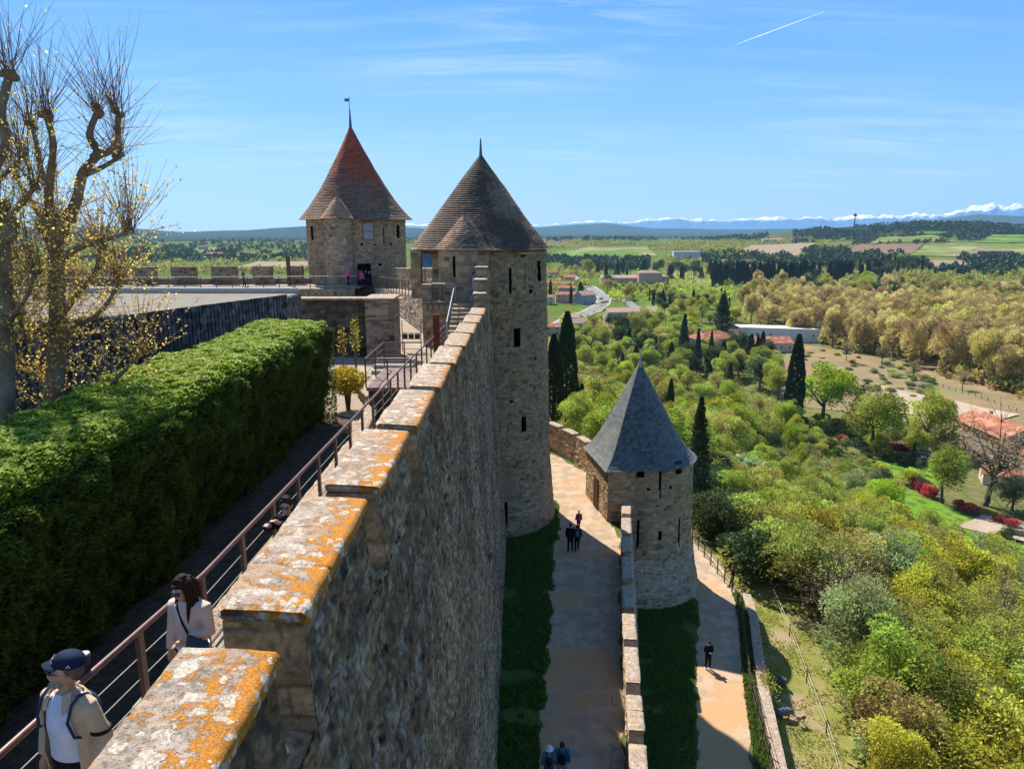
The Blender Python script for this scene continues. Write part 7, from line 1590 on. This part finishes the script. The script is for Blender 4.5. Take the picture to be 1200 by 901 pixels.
def person(label, loc, rz, h=1.72, arms=None, legs=None, top=(.1, .1, .1), bottom=(.03, .03, .04), hair=('short', (.03, .022, .018)), yaw=0, pitch=0, hat=None, glasses=False, beard=False, pack=None,
           open_jacket=None, detail=False, fat=1.0, group=None, shoes=(.04, .035, .03), female=False, skirt=False):
    e = empty('person', loc, rz, label, 'person', group); k = h / 1.75; e.scale = (k, k, k); vx = .011 if detail else .026
    f = fat; sw = .185 if not female else .165
    arms = arms or (((-.235, .02, 1.14), (-.25, -.06, .90)), ((.235, .02, 1.14), (.25, -.06, .90)))
    legs = legs or (((-.10, -.03, .50), (-.11, .04, .07)), ((.10, -.10, .50), (.11, -.16, .08)))
    T = [(0, .0, .86, .150, .105 * f), (0, .0, .95, .158 * f, .112 * f), (0, -.004, 1.08, .142 * f, .108 * f), (0, -.006, 1.22, .152 * f, .112 * f), (0, 0, 1.34, .168, .110), (0, .004, 1.42, .160, .090), (0, .008, 1.47, .085, .065)]
    piv = (0, .01, 1.50)
    def B(mb, c, r): 
        q = rot_head([(c[0], c[1], c[2] + 1.615)], yaw, pitch, piv)[0]; mb.ball(q, tuple(v * HS for v in r), 14, 10)
    mb = MB(); mb.loft(T, 18); mb.tube([(0, .012, 1.44), (0, .008, 1.50), rot_head([(0, .012, 1.56)], yaw, pitch, piv)[0]], [.062, .056, .056], 10)
    B(mb, (0, .008, .012), (.076, .094, .105)); B(mb, (0, -.05, .0), (.058, .050, .075)); B(mb, (0, -.028, -.058), (.056, .060, .055)); B(mb, (0, -.055, -.09), (.026, .026, .020))
    B(mb, (0, -.102, -.012), (.012, .018, .024)); B(mb, (0, -.086, .018), (.05, .015, .012))
    for s in (-1, 1): B(mb, (s * .078, .012, -.01), (.010, .022, .032)); B(mb, (s * .036, -.075, -.025), (.024, .02, .02))
    B(mb, (0, -.088, -.052), (.022, .012, .006)); B(mb, (0, -.086, -.064), (.020, .012, .007))
    for s, (el, wr) in zip((-1, 1), arms):
        mb.tube([(s * (sw - .05), .004, 1.40), (s * sw, .006, 1.385), ((s * sw + el[0]) / 2, (el[1]) / 2, (1.37 + el[2]) / 2), el, [(el[i] * .45 + wr[i] * .55) for i in range(3)], wr], [.055, .056, .046, .040, .036, .026], 10)
        d = Vector(wr) - Vector(el); hand(mb, wr, d, (-s * .9, -.3, 0) if abs(d.normalized().z) > .6 else (0, 0, -1), 1.0, .45)
    for s, (kn, an) in zip((-1, 1), legs):
        mb.tube([(s * .085, 0, .93), (s * .09, 0, .86), [(kn[i] + (s * .09, 0, .86)[i]) / 2 for i in range(3)], kn, [(kn[i] * .6 + an[i] * .4) for i in range(3)], an], [.085, .090, .075, .054, .052, .036], 10)
        mb.tube([(an[0], an[1] + .03, an[2] - .02), (an[0], an[1] - .08, an[2] - .035), (an[0] * 1.03, an[1] - .17, an[2] - .045)], [.038, .038, .026], 8)
    remesh(mb, 'body', SKIN, e, vx * .8 if detail else vx, 3)
    # clothes ------------------------------------------------
    def shell(dr, z0, sleeves=True, cut=None, arml=1.0):
        m = MB()
        secs = [(x, y, z, a + dr, b + dr) for (x, y, z, a, b) in T if z >= z0]; secs[-1] = (secs[-1][0], secs[-1][1], 1.475, secs[-1][3] * .86, secs[-1][4]); secs = [(0, 0, z0 - .03, secs[0][3] * 1.01, secs[0][4] * 1.01)] + secs; m.loft(secs, 20)
        if sleeves:
            for s, (el, wr) in zip((-1, 1), arms):
                w2 = [el[i] + (wr[i] - el[i]) * arml * .96 for i in range(3)]
                m.tube([(s * (sw - .06), .004, 1.395), (s * sw, .006, 1.385), ((s * sw + el[0]) / 2, el[1] / 2, (1.37 + el[2]) / 2), el, [(el[i] * .45 + w2[i] * .55) for i in range(3)], w2], [.062 + dr, .063 + dr * 1.3, .052 + dr, .046 + dr, .041 + dr, .036 + dr * .8], 12)
        return m
    cn = ''.join(str(int(v * 999)) for v in top)
    if open_jacket:
        oc = ''.join(str(int(v * 999)) for v in open_jacket)
        m = MB(); secs = [(x, y, z, a + .012, b + .012) for (x, y, z, a, b) in T if z >= .9]; secs[-1] = (0, .008, 1.472, .072, .062); m.loft(secs, 20); remesh(m, 'shirt', cloth(oc, open_jacket), e, vx, 3)
        # jacket: open arc of the torso, thickened, hanging loose from the shoulders
        n = 26; Z = [.80, .88, .95, 1.02, 1.10, 1.18, 1.26, 1.34, 1.41, 1.455, 1.485]; V = []; rgj = random.Random(3)
        for zi, z in enumerate(Z):
            rx = np.interp(z, [t[2] for t in T], [t[3] for t in T]) + .040 + (.022 if z < 1.2 else 0); ry = np.interp(z, [t[2] for t in T], [t[4] for t in T]) + .038 + (.03 if z < 1.1 else 0)
            if z > 1.46: rx, ry = .088, .085
            gap = radians(np.interp(z, [.8, 1.2, 1.4, 1.49], [56, 52, 40, 36]))
            for j in range(n):
                a = -pi / 2 + gap + (2 * pi - 2 * gap) * j / (n - 1); w_ = 1 + .035 * sin(j * 1.7 + z * 9) * (1.45 - z)
                V.append((rx * w_ * cos(a), ry * w_ * sin(a), z))
        for s in (0, 1):
            pass
        F = [(i * n + j, i * n + j + 1, (i + 1) * n + j + 1, (i + 1) * n + j) for i in range(len(Z) - 1) for j in range(n - 1)]
        V2 = [(x * .93, y * .93, z) for x, y, z in V]; o_ = len(V); F += [tuple(q + o_ for q in f_[::-1]) for f_ in F]
        nr = len(Z)
        F += [(j + 1, j, j + o_, j + 1 + o_) for j in range(n - 1)] + [((nr - 1) * n + j, (nr - 1) * n + j + 1, (nr - 1) * n + j + 1 + o_, (nr - 1) * n + j + o_) for j in range(n - 1)]
        F += [(i * n, (i + 1) * n, (i + 1) * n + o_, i * n + o_) for i in range(nr - 1)] + [((i + 1) * n + n - 1, i * n + n - 1, i * n + n - 1 + o_, (i + 1) * n + n - 1 + o_) for i in range(nr - 1)]
        m = MB(); m.add(V + V2, F)
        for s, (el, wr) in zip((-1, 1), arms):
            w2 = [el[i] + (wr[i] - el[i]) * .98 for i in range(3)]
            m.tube([(s * (sw - .05), .01, 1.40), (s * (sw + .005), .008, 1.385), ((s * sw + el[0]) / 2, el[1] / 2, (1.37 + el[2]) / 2), el, [(el[i] * .45 + w2[i] * .55) for i in range(3)], w2], [.068, .072, .066, .062, .057, .048], 12)
        jk = remesh(m, 'jacket', cloth(cn, top), e, .009, 3)
        for s in (-1, 1):   # collar and pocket flap
            c = MB(); c.add([(s * .062, -.078, 1.475), (s * .098, -.03, 1.495), (s * .135, -.075, 1.42), (s * .085, -.118, 1.36)], [(0, 1, 2, 3)]); c.add([(s * .062, -.088, 1.48), (s * .098, -.035, 1.507), (s * .14, -.082, 1.43), (s * .088, -.13, 1.36)], [(3, 2, 1, 0)]); c.F += [(0, 4, 5, 1), (1, 5, 6, 2), (2, 6, 7, 3), (3, 7, 4, 0)]
            c.build('collar', cloth(cn, top), jk)
        c = MB(); el, wr = arms[1]; a = Vector(el) * .8 + Vector((sw, 0, 1.385)) * .2; c.tube([a + Vector((0, 0, .012)), a - Vector((0, 0, .012))], .076, 14); c.build('arm_band', cloth('black', (.02, .02, .022)), jk)
    else:
        m = shell(.020 if detail else .018, (.99 if female and detail else .90) if not skirt else .86); remesh(m, 'top', cloth(cn, top), e, vx, 3)
    m = MB(); bn = ''.join(str(int(v * 999)) for v in bottom)
    m.loft([(0, 0, .84, .155, .112 * f), (0, 0, .90, .165 * f, .120 * f), (0, 0, .96, .160 * f, .118 * f)], 16)
    for s, (kn, an) in zip((-1, 1), legs):
        m.tube([(s * .08, 0, .93), (s * .09, 0, .84), [(kn[i] + (s * .09, 0, .86)[i]) / 2 for i in range(3)], kn, [(kn[i] * .5 + an[i] * .5) for i in range(3)], (an[0], an[1], an[2] + .03)], [.090, .102, .088, .070, .066, .060], 12)
    remesh(m, 'trousers', cloth(bn, bottom), e, vx, 3)
    for s, (kn, an) in zip((-1, 1), legs):
        m = MB(); m.tube([(an[0], an[1] + .055, an[2] - .025), (an[0], an[1] - .05, an[2] - .02), (an[0] * 1.02, an[1] - .14, an[2] - .035), (an[0] * 1.04, an[1] - .20, an[2] - .045)], [.042, .050, .044, .026], 10); m.build('shoe', cloth('shoe' + str(int(shoes[0] * 99)), shoes), e, smooth=True)
    # hair --------------------------------------------------
    hk, hc = hair; m = MB()
    hairm = pm('hair_' + ''.join(str(int(v * 999)) for v in hc), hc, tuple(v * .5 for v in hc), rough=.75, scale=30, bump=.35, bscale=70, spec=.15, dist=.01)
    if hk == 'shaved': B(m, (0, .022, .03), (.079, .088, .09)); B(m, (0, .04, -.005), (.074, .062, .06)); remesh(m, 'hair', hairm, e, .012, 1)
    elif hk != 'bald':
        B(m, (0, .020, .034), (.084, .095, .094)); B(m, (0, .045, -.01), (.078, .066, .085))
        rgh = random.Random(int(h * 1000))
        if detail:
            for _ in range(36):
                a = rgh.uniform(0, 6.28); t = rgh.uniform(.2, 1.3); B(m, (.078 * sin(t) * cos(a), .02 + .088 * sin(t) * sin(a), .04 + .09 * cos(t)), (.02, .02, .018))
        if hk == 'long':
            for s in (-1, 1):
                for j in range(3):
                    q = rot_head([(s * (.05 + .012 * j), -.02 + .03 * j, 1.70), (s * (.080 + .008 * j), -.035 + .035 * j, 1.60), (s * (.085 + .01 * j), -.06 + .04 * j, 1.50)], yaw, pitch, piv); q2 = [q[2] + Vector((s * .012, -.035 + .02 * j, -.10)), q[2] + Vector((s * .005, -.045 + .03 * j, -.21))]
                    m.tube(q + q2, [.024, .026, .024, .020, .006], 8)
            q = rot_head([(0, .07, 1.68), (0, .10, 1.58)], yaw, pitch, piv); m.tube(q + [Vector((0, .10, 1.44)), Vector((0, .12, 1.32)), Vector((0, .125, 1.24))], [.05, .07, .075, .06, .02], 10)
            B(m, (0, -.062, .075), (.05, .028, .018))
        if hk == 'bob': B(m, (0, .03, -.03), (.092, .085, .10))
        remesh(m, 'hair', hairm, e, vx * .85, 2)
    if beard:
        m = MB(); B(m, (0, -.052, -.090), (.044, .046, .028)); B(m, (0, -.088, -.046), (.030, .012, .007)); B(m, (0, -.072, -.104), (.026, .022, .022))
        for s in (-1, 1): B(m, (s * .050, -.018, -.062), (.012, .036, .034)); B(m, (s * .038, -.045, -.080), (.018, .028, .022))
        remesh(m, 'beard', pm('grey_beard', (.42, .39, .36), (.22, .19, .17), rough=.8, scale=40, bump=.9, bscale=80), e, .007, 1)
    if glasses:
        m = MB()
        for s in (-1, 1):
            c = rot_head([(s * .035, -.098, 1.615 + .012)], yaw, pitch, piv)[0]; m.ball(c, (.030, .020, .024), 10, 6)
            m.tube(rot_head([(s * .064, -.09, 1.63), (s * .080, -.04, 1.632), (s * .083, .02, 1.622)], yaw, pitch, piv), .004, 5)
        m.tube(rot_head([(-.012, -.11, 1.63), (.012, -.11, 1.63)], yaw, pitch, piv), .005, 5); m.build('sunglasses', pm('black_glass', (.012, .010, .010), rough=.12, bump=0, spec=.7), e, smooth=True)
    elif detail:
        for s in (-1, 1): m = MB(); B(m, (s * .032, -.088, .008), (.011, .008, .007)); m.build('eye', pm('eye_dark', (.05, .035, .03), rough=.2, bump=0), e)
    if hat == 'cap':
        m = MB(); q = [(0, .012, 1.615 + .055)]
        V = []; nn = 20; hm = cloth('navy', (.022, .034, .062), (.016, .024, .045))
        for i in range(7):
            t = i / 6 * pi / 2
            for j in range(nn): a = 2 * pi * j / nn; V.append((.086 * cos(t) ** .6 * cos(a), .018 + .102 * cos(t) ** .6 * sin(a), 1.668 + .082 * sin(t)))
        V = rot_head(V, yaw, pitch, piv); F = [(i * nn + j, i * nn + (j + 1) % nn, (i + 1) * nn + (j + 1) % nn, (i + 1) * nn + j) for i in range(6) for j in range(nn)] + [tuple(range(nn - 1, -1, -1))]; m.add([tuple(v) for v in V], F)
        cp = m.build('cap', hm, e, smooth=True)
        m = MB(); V = []
        for i in range(5):
            for j in range(9): a = -pi / 2 + (j - 4) / 4 * 1.15; r = i / 4; V.append(((.078 + .0 * r) * cos(a) * (1 + .06 * r), .018 + .098 * sin(a) - .062 * r * (1 - .25 * abs(j - 4) / 4), 1.674 - .006 * r - .005 * abs(j - 4) * r * .5))
        V = rot_head(V, yaw, pitch, piv); V2 = [v - Vector((0, 0, .006)) for v in V]; F = [(i * 9 + j, i * 9 + j + 1, (i + 1) * 9 + j + 1, (i + 1) * 9 + j) for i in range(4) for j in range(8)]; m.add([tuple(v) for v in V], F); m.add([tuple(v) for v in V2], [f_[::-1] for f_ in F]); m.build('visor', hm, cp, smooth=True)
        m = MB()     # embroidered mark: two interlaced strokes over a bar
        for (a, b) in (((-.022, -.082, 1.692), (-.020, -.066, 1.724)), ((-.020, -.066, 1.724), (.002, -.084, 1.692)), ((.002, -.084, 1.692), (.002, -.067, 1.725)), ((.002, -.067, 1.725), (.012, -.076, 1.711)), ((.022, -.064, 1.723), (.012, -.076, 1.709)), ((.012, -.076, 1.709), (.012, -.083, 1.692))):
            q = rot_head([(a[0], a[1] - .004, a[2]), (b[0], b[1] - .004, b[2])], yaw, pitch, piv); m.tube(q, .0034, 5)
        q = rot_head([(.086, .02, 1.682), (.083, .03, 1.697), (.086, .04, 1.682)], yaw, pitch, piv); m.tube(q, .0045, 5); m.build('white_badge', cloth('badge', (.75, .77, .8)), cp)
    if hat == 'bucket':
        m = MB(); 
        for (z0, z1, r0, r1) in ((1.66, 1.76, .105, .085),): 
            V = rot_head([(r * cos(2 * pi * j / 16), .015 + r * 1.1 * sin(2 * pi * j / 16), z) for (r, z) in ((.165, 1.625), (.105, 1.665), (.095, 1.72), (.05, 1.745)) for j in range(16)], yaw, pitch, piv)
            m.add([tuple(v) for v in V], [(i * 16 + j, i * 16 + (j + 1) % 16, (i + 1) * 16 + (j + 1) % 16, (i + 1) * 16 + j) for i in range(3) for j in range(16)] + [tuple(48 + j for j in range(16))])
        m.build('sun_hat', cloth('white', (.72, .72, .76)), e, smooth=True)
    if pack:
        m = MB(); m.ball((0, .19, 1.20), (.135, .085, .20), 14, 10); m.ball((0, .25, 1.12), (.10, .05, .10), 10, 8); pk_ = m.build('backpack', cloth('pack' + str(int(pack[2] * 999)), pack), e, smooth=True)
        for s in (-1, 1): m = MB(); m.tube([(s * .10, .13, 1.38), (s * .115, .05, 1.465), (s * .12, -.07, 1.42), (s * .135, -.118, 1.30), (s * .165, -.02, 1.12)], .018, 6); m.build('strap', cloth('pack' + str(int(pack[2] * 999)), pack), pk_)
    return e
ZM = ZW(4.92); HS = 1.13
man = person('bearded man in navy cap, sunglasses and open tan jacket over a white shirt', (-3.42, 4.88, ZM), radians(-20), 1.78, top=(.56, .43, .29), open_jacket=(.70, .71, .80), bottom=(.018, .018, .024), hair=('shaved', (.16, .12, .10)), yaw=radians(-52), pitch=radians(-8), hat='cap', glasses=True, beard=True,
             detail=True, fat=1.12, arms=(((-.27, .02, 1.13), (-.25, -.06, .90)), ((.275, .05, 1.13), (.27, .0, .90))))
for s in (1, -1):
    m = MB(); m.tube([(s * .125, .13, 1.33), (s * .150, .05, 1.45), (s * .152, -.02, 1.476), (s * .150, -.085, 1.435), (s * .152, -.135, 1.32), (s * .185, -.12, 1.20), (s * .20, .0, 1.13)], .012, 8); m.build('backpack_strap', cloth('strapnavy', (.035, .055, .12)), man, smooth=True)
HS = 1.06
m = MB(); m.ball((0, .17, 1.18), (.12, .06, .18), 14, 10); m.build('backpack', cloth('strapnavy', (.035, .055, .12)), man, smooth=True)
wo_ = person('woman with long dark hair and pale pink sweater, dark jacket over her arm', (-3.21, 6.5, ZW(6.5)), radians(-14), 1.66, top=(.62, .50, .43), bottom=(.22, .205, .19), hair=('long', (.032, .015, .009)), yaw=radians(-16), pitch=radians(20), glasses=True, detail=True, female=True,
             arms=(((-.235, .02, 1.12), (-.255, -.03, .87)), ((.245, -.02, 1.15), (.08, -.21, 1.12))))
m = MB(); m.tube([(-.10, -.02, 1.475), (-.06, -.105, 1.42), (.02, -.145, 1.27), (.10, -.15, 1.12), (.20, -.10, 1.0)], .011, 6); m.build('bag_strap', cloth('black', (.02, .02, .022)), wo_)
m = MB(); m.ball((.20, -.12, .90), (.11, .055, .09), 12, 8); m.build('shoulder_bag', cloth('olivebag', (.16, .12, .06)), wo_, smooth=True)
m = MB(); rgw = random.Random(5)
for i in range(7): x = .13 + i * .032; m.tube([(x, -.17 + .02 * (i % 2), 1.12), (x + .01, -.205, 1.185 - .012 * i), (x + .02, -.235 + .015 * (i % 2), 1.10), (x + .03, -.225, .98), (x + .04, -.20, .84 + .03 * (i % 3))], [.022, .030, .034, .034, .02], 8)
remesh(m, 'carried_jacket', cloth('slate', (.045, .065, .085)), wo_, .012, 2)
m = MB(); m.loft([(0, 0, .935, .182, .137), (0, 0, .95, .181, .136), (0, 0, .965, .179, .134)], 30); m.build('white_hem', cloth('white', (.75, .73, .72)), wo_)
boy = person('dark-haired boy in sunglasses leaning on his arm beside the long merlon', (-2.99, 8.95, ZW(9)), radians(-8), 1.56, top=(.02, .02, .025), bottom=(.05, .05, .07), hair=('short', (.035, .026, .022)), glasses=True, detail=True, female=True, yaw=radians(10), pitch=radians(8),
             arms=(((-.26, -.12, 1.27), (-.16, -.33, 1.42)), ((.25, -.15, 1.26), (.02, -.30, 1.46))))
m = MB(); m.tube([(-.16, -.33, 1.42), (-.10, -.345, 1.44)], .034, 10); m.build('wristband', cloth('violet', (.35, .25, .6)), boy)
HS = 1.0
def gp(px, py, z): q = G(px, py, z); return (q.x, q.y, z)
WL = (((-.09, -.14, .50), (-.09, -.20, .08)), ((.09, -.02, .50), (.09, .16, .10)))
person('broad person in black jacket walking away beside the one with a blue backpack', gp(668, 646, ZLOW), radians(165), 1.78, top=(.012, .012, .014), bottom=(.012, .012, .015), fat=1.2, legs=WL, group='couple walking on the inner path')
person('person in black carrying a small slate-blue backpack, right one of the couple', gp(676, 645, ZLOW), radians(175), 1.66, top=(.014, .014, .016), bottom=(.012, .012, .015), hair=('bob', (.02, .015, .012)), pack=(.12, .16, .22), legs=WL, group='couple walking on the inner path', female=True)
person('child in magenta jacket walking in the sun ahead of the couple', gp(678, 621, ZLOW), radians(185), 1.32, top=(.35, .045, .12), bottom=(.03, .03, .05), legs=WL, female=True)
person('person in white sun hat and grey-green top with black backpack at the bottom edge', gp(643, 921, ZLOW), radians(180), 1.60, top=(.17, .22, .22), bottom=(.04, .06, .12), hat='bucket', pack=(.03, .035, .045), legs=WL, group='pair walking at the bottom edge')
person('person with dark bobbed hair, teal top and dark backpack at the bottom edge', gp(658, 920, ZLOW), radians(180), 1.74, top=(.02, .16, .21), bottom=(.35, .33, .32), hair=('bob', (.06, .038, .028)), pack=(.03, .025, .03), legs=WL, group='pair walking at the bottom edge')
person('person in black looking at a phone on the lower path', gp(829, 783, OUTZ), radians(8), 1.76, top=(.013, .013, .016), bottom=(.012, .012, .018), pitch=radians(25), shoes=(.6, .6, .6), arms=(((-.25, -.02, 1.14), (-.06, -.24, 1.14)), ((.25, -.02, 1.14), (.06, -.24, 1.14))), legs=(((-.10, -.03, .50), (-.11, .04, .07)), ((.10, -.05, .50), (.11, -.03, .07))))
person('person in dark red-brown top and black skirt at the fence of the lower path', gp(858, 688, OUTZ), radians(-120), 1.68, top=(.05, .014, .016), bottom=(.012, .012, .014), hair=('bob', (.09, .035, .02)), female=True, arms=(((-.25, -.05, 1.16), (-.30, -.25, 1.05)), ((.25, .0, 1.14), (.18, -.2, 1.1))))
person('person in pink jacket walking on the walkway before the red-roofed tower', tuple(PY(408, 335, 66)), radians(60), 1.72, top=(.65, .10, .30), bottom=(.02, .02, .03), legs=WL)
for k, (px, py, c, l, z) in enumerate(((424, 331, (.6, .12, .3), 'person in pink at the doorway of the red-roofed tower', 69.2), (429, 329, (.015, .015, .02), 'person in black inside the doorway of the red-roofed tower', 69.6), (433, 331, (.02, .02, .03), 'person in dark clothes right of the tower doorway', 68.8), (421, 330, (.03, .03, .04), 'person in dark clothes left of the tower doorway', 69.4))):
    q = PY(px, py, z); q.z = -5.5; person(l, tuple(q), radians(30 * k), 1.7, top=c, group='people at the door of the red-roofed tower')
q = PY(556, 354, 39.6); person('person in pale blue clothes stepping round the tower corner on the landing', (q.x + .0, 39.9, -3.93), radians(80), 1.66, top=(.42, .48, .62), bottom=(.40, .46, .60), legs=(((-.09, -.1, .50), (-.09, -.12, .08)), ((.09, .05, .50), (.09, .28, .12))), shoes=(.6, .6, .6))
q = PY(497, 352, 44); person('person half hidden behind the landing railing under the porch', (q.x, 44.5, -4.6), radians(20), 1.5, top=(.03, .03, .03))
q = PY(288, 331, 68); person('walker on the crenellated wall walk beyond the stage roof', (q.x, 67.5, -5.33), radians(90), 1.7, top=(.12, .10, .09), legs=WL)

# ================================================================== ANIMALS
def pig(p, rz, c, label, s=1.0):
    e = empty('pig', p, rz, label, 'pig', 'grey pigs on the pasture'); e.scale = (s, s, s); m = MB()
    m.tube([(-.52, 0, .42), (-.44, 0, .46), (-.20, 0, .48), (.10, 0, .47), (.34, 0, .46), (.50, 0, .42), (.60, 0, .36), (.70, 0, .28), (.76, 0, .24)], [.10, .20, .265, .275, .25, .19, .145, .085, .060], 14)
    for (x, y) in ((.30, .13), (.30, -.13)): m.tube([(x, y, .36), (x + .01, y, .20), (x - .01, y, .12), (x + .01, y, .03)], [.085, .055, .042, .045], 8)
    for (x, y) in ((-.36, .13), (-.36, -.13)): m.tube([(x + .02, y, .38), (x + .08, y, .26), (x - .03, y, .15), (x, y, .03)], [.12, .075, .045, .045], 8)
    m.tube([(-.55, 0, .46), (-.63, .02, .42), (-.64, .05, .35)], [.02, .014, .008], 6)
    b = remesh(m, 'body', pm('pig_' + str(int(c[0] * 999)), c, tuple(v * .7 for v in c), rough=.9, scale=5, bump=.6), e, .022, 3)
    for s_ in (-1, 1): m = MB(); m.add([(.53, s_ * .09, .50), (.60, s_ * .15, .46), (.60, s_ * .10, .62), (.52, s_ * .08, .50), (.59, s_ * .16, .455), (.61, s_ * .11, .61)], [(0, 1, 2), (5, 4, 3), (0, 3, 4, 1), (1, 4, 5, 2), (2, 5, 3, 0)]); m.build('ear', b.data.materials[0], e)
    return e
for (px, py, rz, c, l, s) in ((913, 803, radians(150), (.13, .145, .14), 'dark grey pig grazing in the tower shadow, farther of the two', .80), (918, 841, radians(12), (.16, .17, .20), 'blue-grey pig in the shadow beside the small brown animal', .80)):
    p = GT(px, py); pig((p.x, p.y, float(TH(p.x, p.y)) + .02), rz, c, l, s)
def quad(name, p, rz, sc, c, label, group=None, patch=None):
    e = empty(name, p, rz, label, name.split('_')[-1], group); e.scale = (sc, sc, sc); m = MB()
    m.tube([(-.62, 0, 1.12), (-.45, 0, 1.12), (-.1, 0, 1.05), (.3, 0, 1.08), (.52, 0, 1.16)], [.16, .25, .25, .27, .20], 12); m.tube([(.42, 0, 1.2), (.72, 0, 1.32), (.98, 0, 1.18)], [.19, .13, .10], 10); m.tube([(.92, 0, 1.28), (1.10, 0, 1.08), (1.26, 0, .90)], [.10, .085, .055], 10)
    for y in (-.13, .13):
        m.tube([(.40, y, 1.0), (.42, y, .62), (.40, y, .34), (.43, y, .05)], [.11, .065, .045, .055], 8); m.tube([(-.46, y, 1.05), (-.36, y, .74), (-.56, y, .50), (-.50, y, .05)], [.16, .09, .05, .055], 8)
    for y in (-.06, .06): m.tube([(.90, y, 1.34), (.90, y, 1.46)], [.03, .008], 5)
    m.tube([(-.70, 0, 1.15), (-.82, 0, .95), (-.80, 0, .55)], [.05, .06, .02], 6)
    remesh(m, 'body', pm('coat_' + str(int(c[0] * 999)), c, patch or tuple(v * .7 for v in c), rough=.8, scale=2.2, lo=.48, hi=.54), e, .035, 2); return e
p = GT(938, 849); quad('goat', (p.x, p.y, float(TH(p.x, p.y)) + .02), radians(200), .40, (.27, .095, .035), 'small brown and white animal beside the nearer grey pig', None, (.5, .46, .4))
for (px, py, rz, l, sc) in ((1016, 453, 20, 'brown horse standing by the hay near the sand arena', 1.35), (1010, 457, 190, 'second brown horse feeding beside the dark trailer', 1.35), (1107, 441, 30, 'brown horse beside the hay bales near the plane wood', 1.35)):
    p = GT(px, py); quad('horse', (p.x, p.y, float(TH(p.x, p.y)) + .1), radians(rz), sc, (.16, .065, .03), l, 'horses in the paddock')
def bale(px, py, label, r=.95):
    p = GT(px, py); m = MB(); m.tube([(-.65 * r, 0, r), (-.6 * r, 0, r), (.6 * r, 0, r), (.65 * r, 0, r)], [r * .8, r, r, r * .8], 18); m.build('hay_bale', pm('hay', (.46, .33, .13), (.33, .23, .09), scale=4, bump=1, bscale=20), loc=(p.x, p.y, float(TH(p.x, p.y)) + .05), rz=radians(40))['label'] = label

for (px, py, l) in ((1027, 458, 'round hay bale left of the sand arena'), (1091, 449, 'round hay bale above the sand arena'), (1111, 444, 'round hay bale nearest the plane wood')): bale(px, py, l, 1.3)
for o in bpy.data.objects:
    if o.name.startswith('hay_bale'): tag(o, None, 'hay bale', 'hay bales in the paddock')
p = GT(1007, 460); e = empty('farm_trailer', (p.x, p.y, p.z + .1), radians(20), 'dark farm trailer beside the horses', 'trailer'); m = MB(); m.bx(-2, 2, -1, 1, .7, 1.5); m.build('bed', pm('dark_trailer', (.05, .06, .07)), e)
for x in (-1.2, 1.2):
    for y in (-1.05, 1.05): m = MB(); m.tube([(x, y - .12, .5), (x, y + .12, .5)], .5, 12); m.build('wheel', pm('tyre', (.03, .03, .03)), e)
# arena fence with posts
pp = [GT(*q) for q in ((1080, 447), (1105, 455), (1135, 464), (1165, 474), (1200, 486))]
fe = empty('arena_fence', tuple(pp[2]), 0, 'post fence running along the far edge of the sand arena', 'fence')
for i in range(len(pp) - 1):
    for k in range(4):
        q = pp[i].lerp(pp[i + 1], k / 4); m = MB(); m.tube([(q.x, q.y, float(TH(q.x, q.y)) - .2), (q.x, q.y, float(TH(q.x, q.y)) + 1.6)], .10, 6); W_(m, 'post', DW, fe)
m = MB(); m.tube([(q.x, q.y, float(TH(q.x, q.y)) + 1.2) for q in pp], .04, 5); W_(m, 'wire', DW, fe)
for k, (px, py) in enumerate(((1030, 553), (1062, 558))):
    p = GT(px, py); e = empty('garden_table', (p.x, p.y, p.z + .1), radians(25 + 40 * k), ['pale garden table set on the upper lawn, left', 'pale garden table near the thin cypress'][k], 'table'); m = MB(); m.bx(-1.2, 1.2, -.5, .5, .70, .76); m.build('table_top', PLA['white'], e)
    for x in (-1, 1):
        for y in (-.4, .4): m = MB(); m.bx(x - .04, x + .04, y - .04, y + .04, 0, .70); m.build('leg', PLA['white'], e)
# two aircraft trails high in the sky: thin ribbons of ice cloud at 9 km
def trail(a, b, w, label, D=30000, n=40):
    A, B_ = Vector(ray(*a)).normalized() * D, Vector(ray(*b)).normalized() * D; rg = random.Random(int(a[0])); m = MB()
    m.tube([A.lerp(B_, i / n) + Vector((0, 0, rg.gauss(0, w * .2))) for i in range(n + 1)], [w * (.25 + .75 * min(1, 4 * i / n) * min(1, 1.4 * (1 - i / n) + .1)) * rg.uniform(.8, 1.2) for i in range(n + 1)], 8); return m
mt, t = mat_new('ice_cloud'); em = N(t, 'ShaderNodeBsdfTranslucent'); em.inputs[0].default_value = (1, 1, 1, 1); tr_ = N(t, 'ShaderNodeBsdfTransparent'); mxs = N(t, 'ShaderNodeMixShader'); mxs.inputs[0].default_value = .35; t.links.new(tr_.outputs[0], mxs.inputs[1]); t.links.new(em.outputs[0], mxs.inputs[2]); finish(t, mxs.outputs[0])
o = trail((861, 53), (966, 14), 13, '').build('vapour_trail', mt); tag(o, 'short bright aircraft vapour trail in the upper right sky', 'vapour trail', kind='stuff'); o.visible_shadow = True
# ================================================================== HAZE
HZ = True
if HZ:
    m, t = mat_new('haze'); v = N(t, 'ShaderNodeVolumePrincipled'); v.inputs['Color'].default_value = (.34, .64, 1.0, 1); v.inputs['Density'].default_value = 4.9e-5; v.inputs['Anisotropy'].default_value = .15
    o_ = N(t, 'ShaderNodeOutputMaterial'); t.links.new(v.outputs[0], o_.inputs['Volume'])
    mb = MB(); mb.bx(-24500, 24500, -17500, 22500, -150, 1150); h = mb.build('haze', m); tag(h, 'thin blue haze over the plain and mountains', 'haze', kind='stuff')
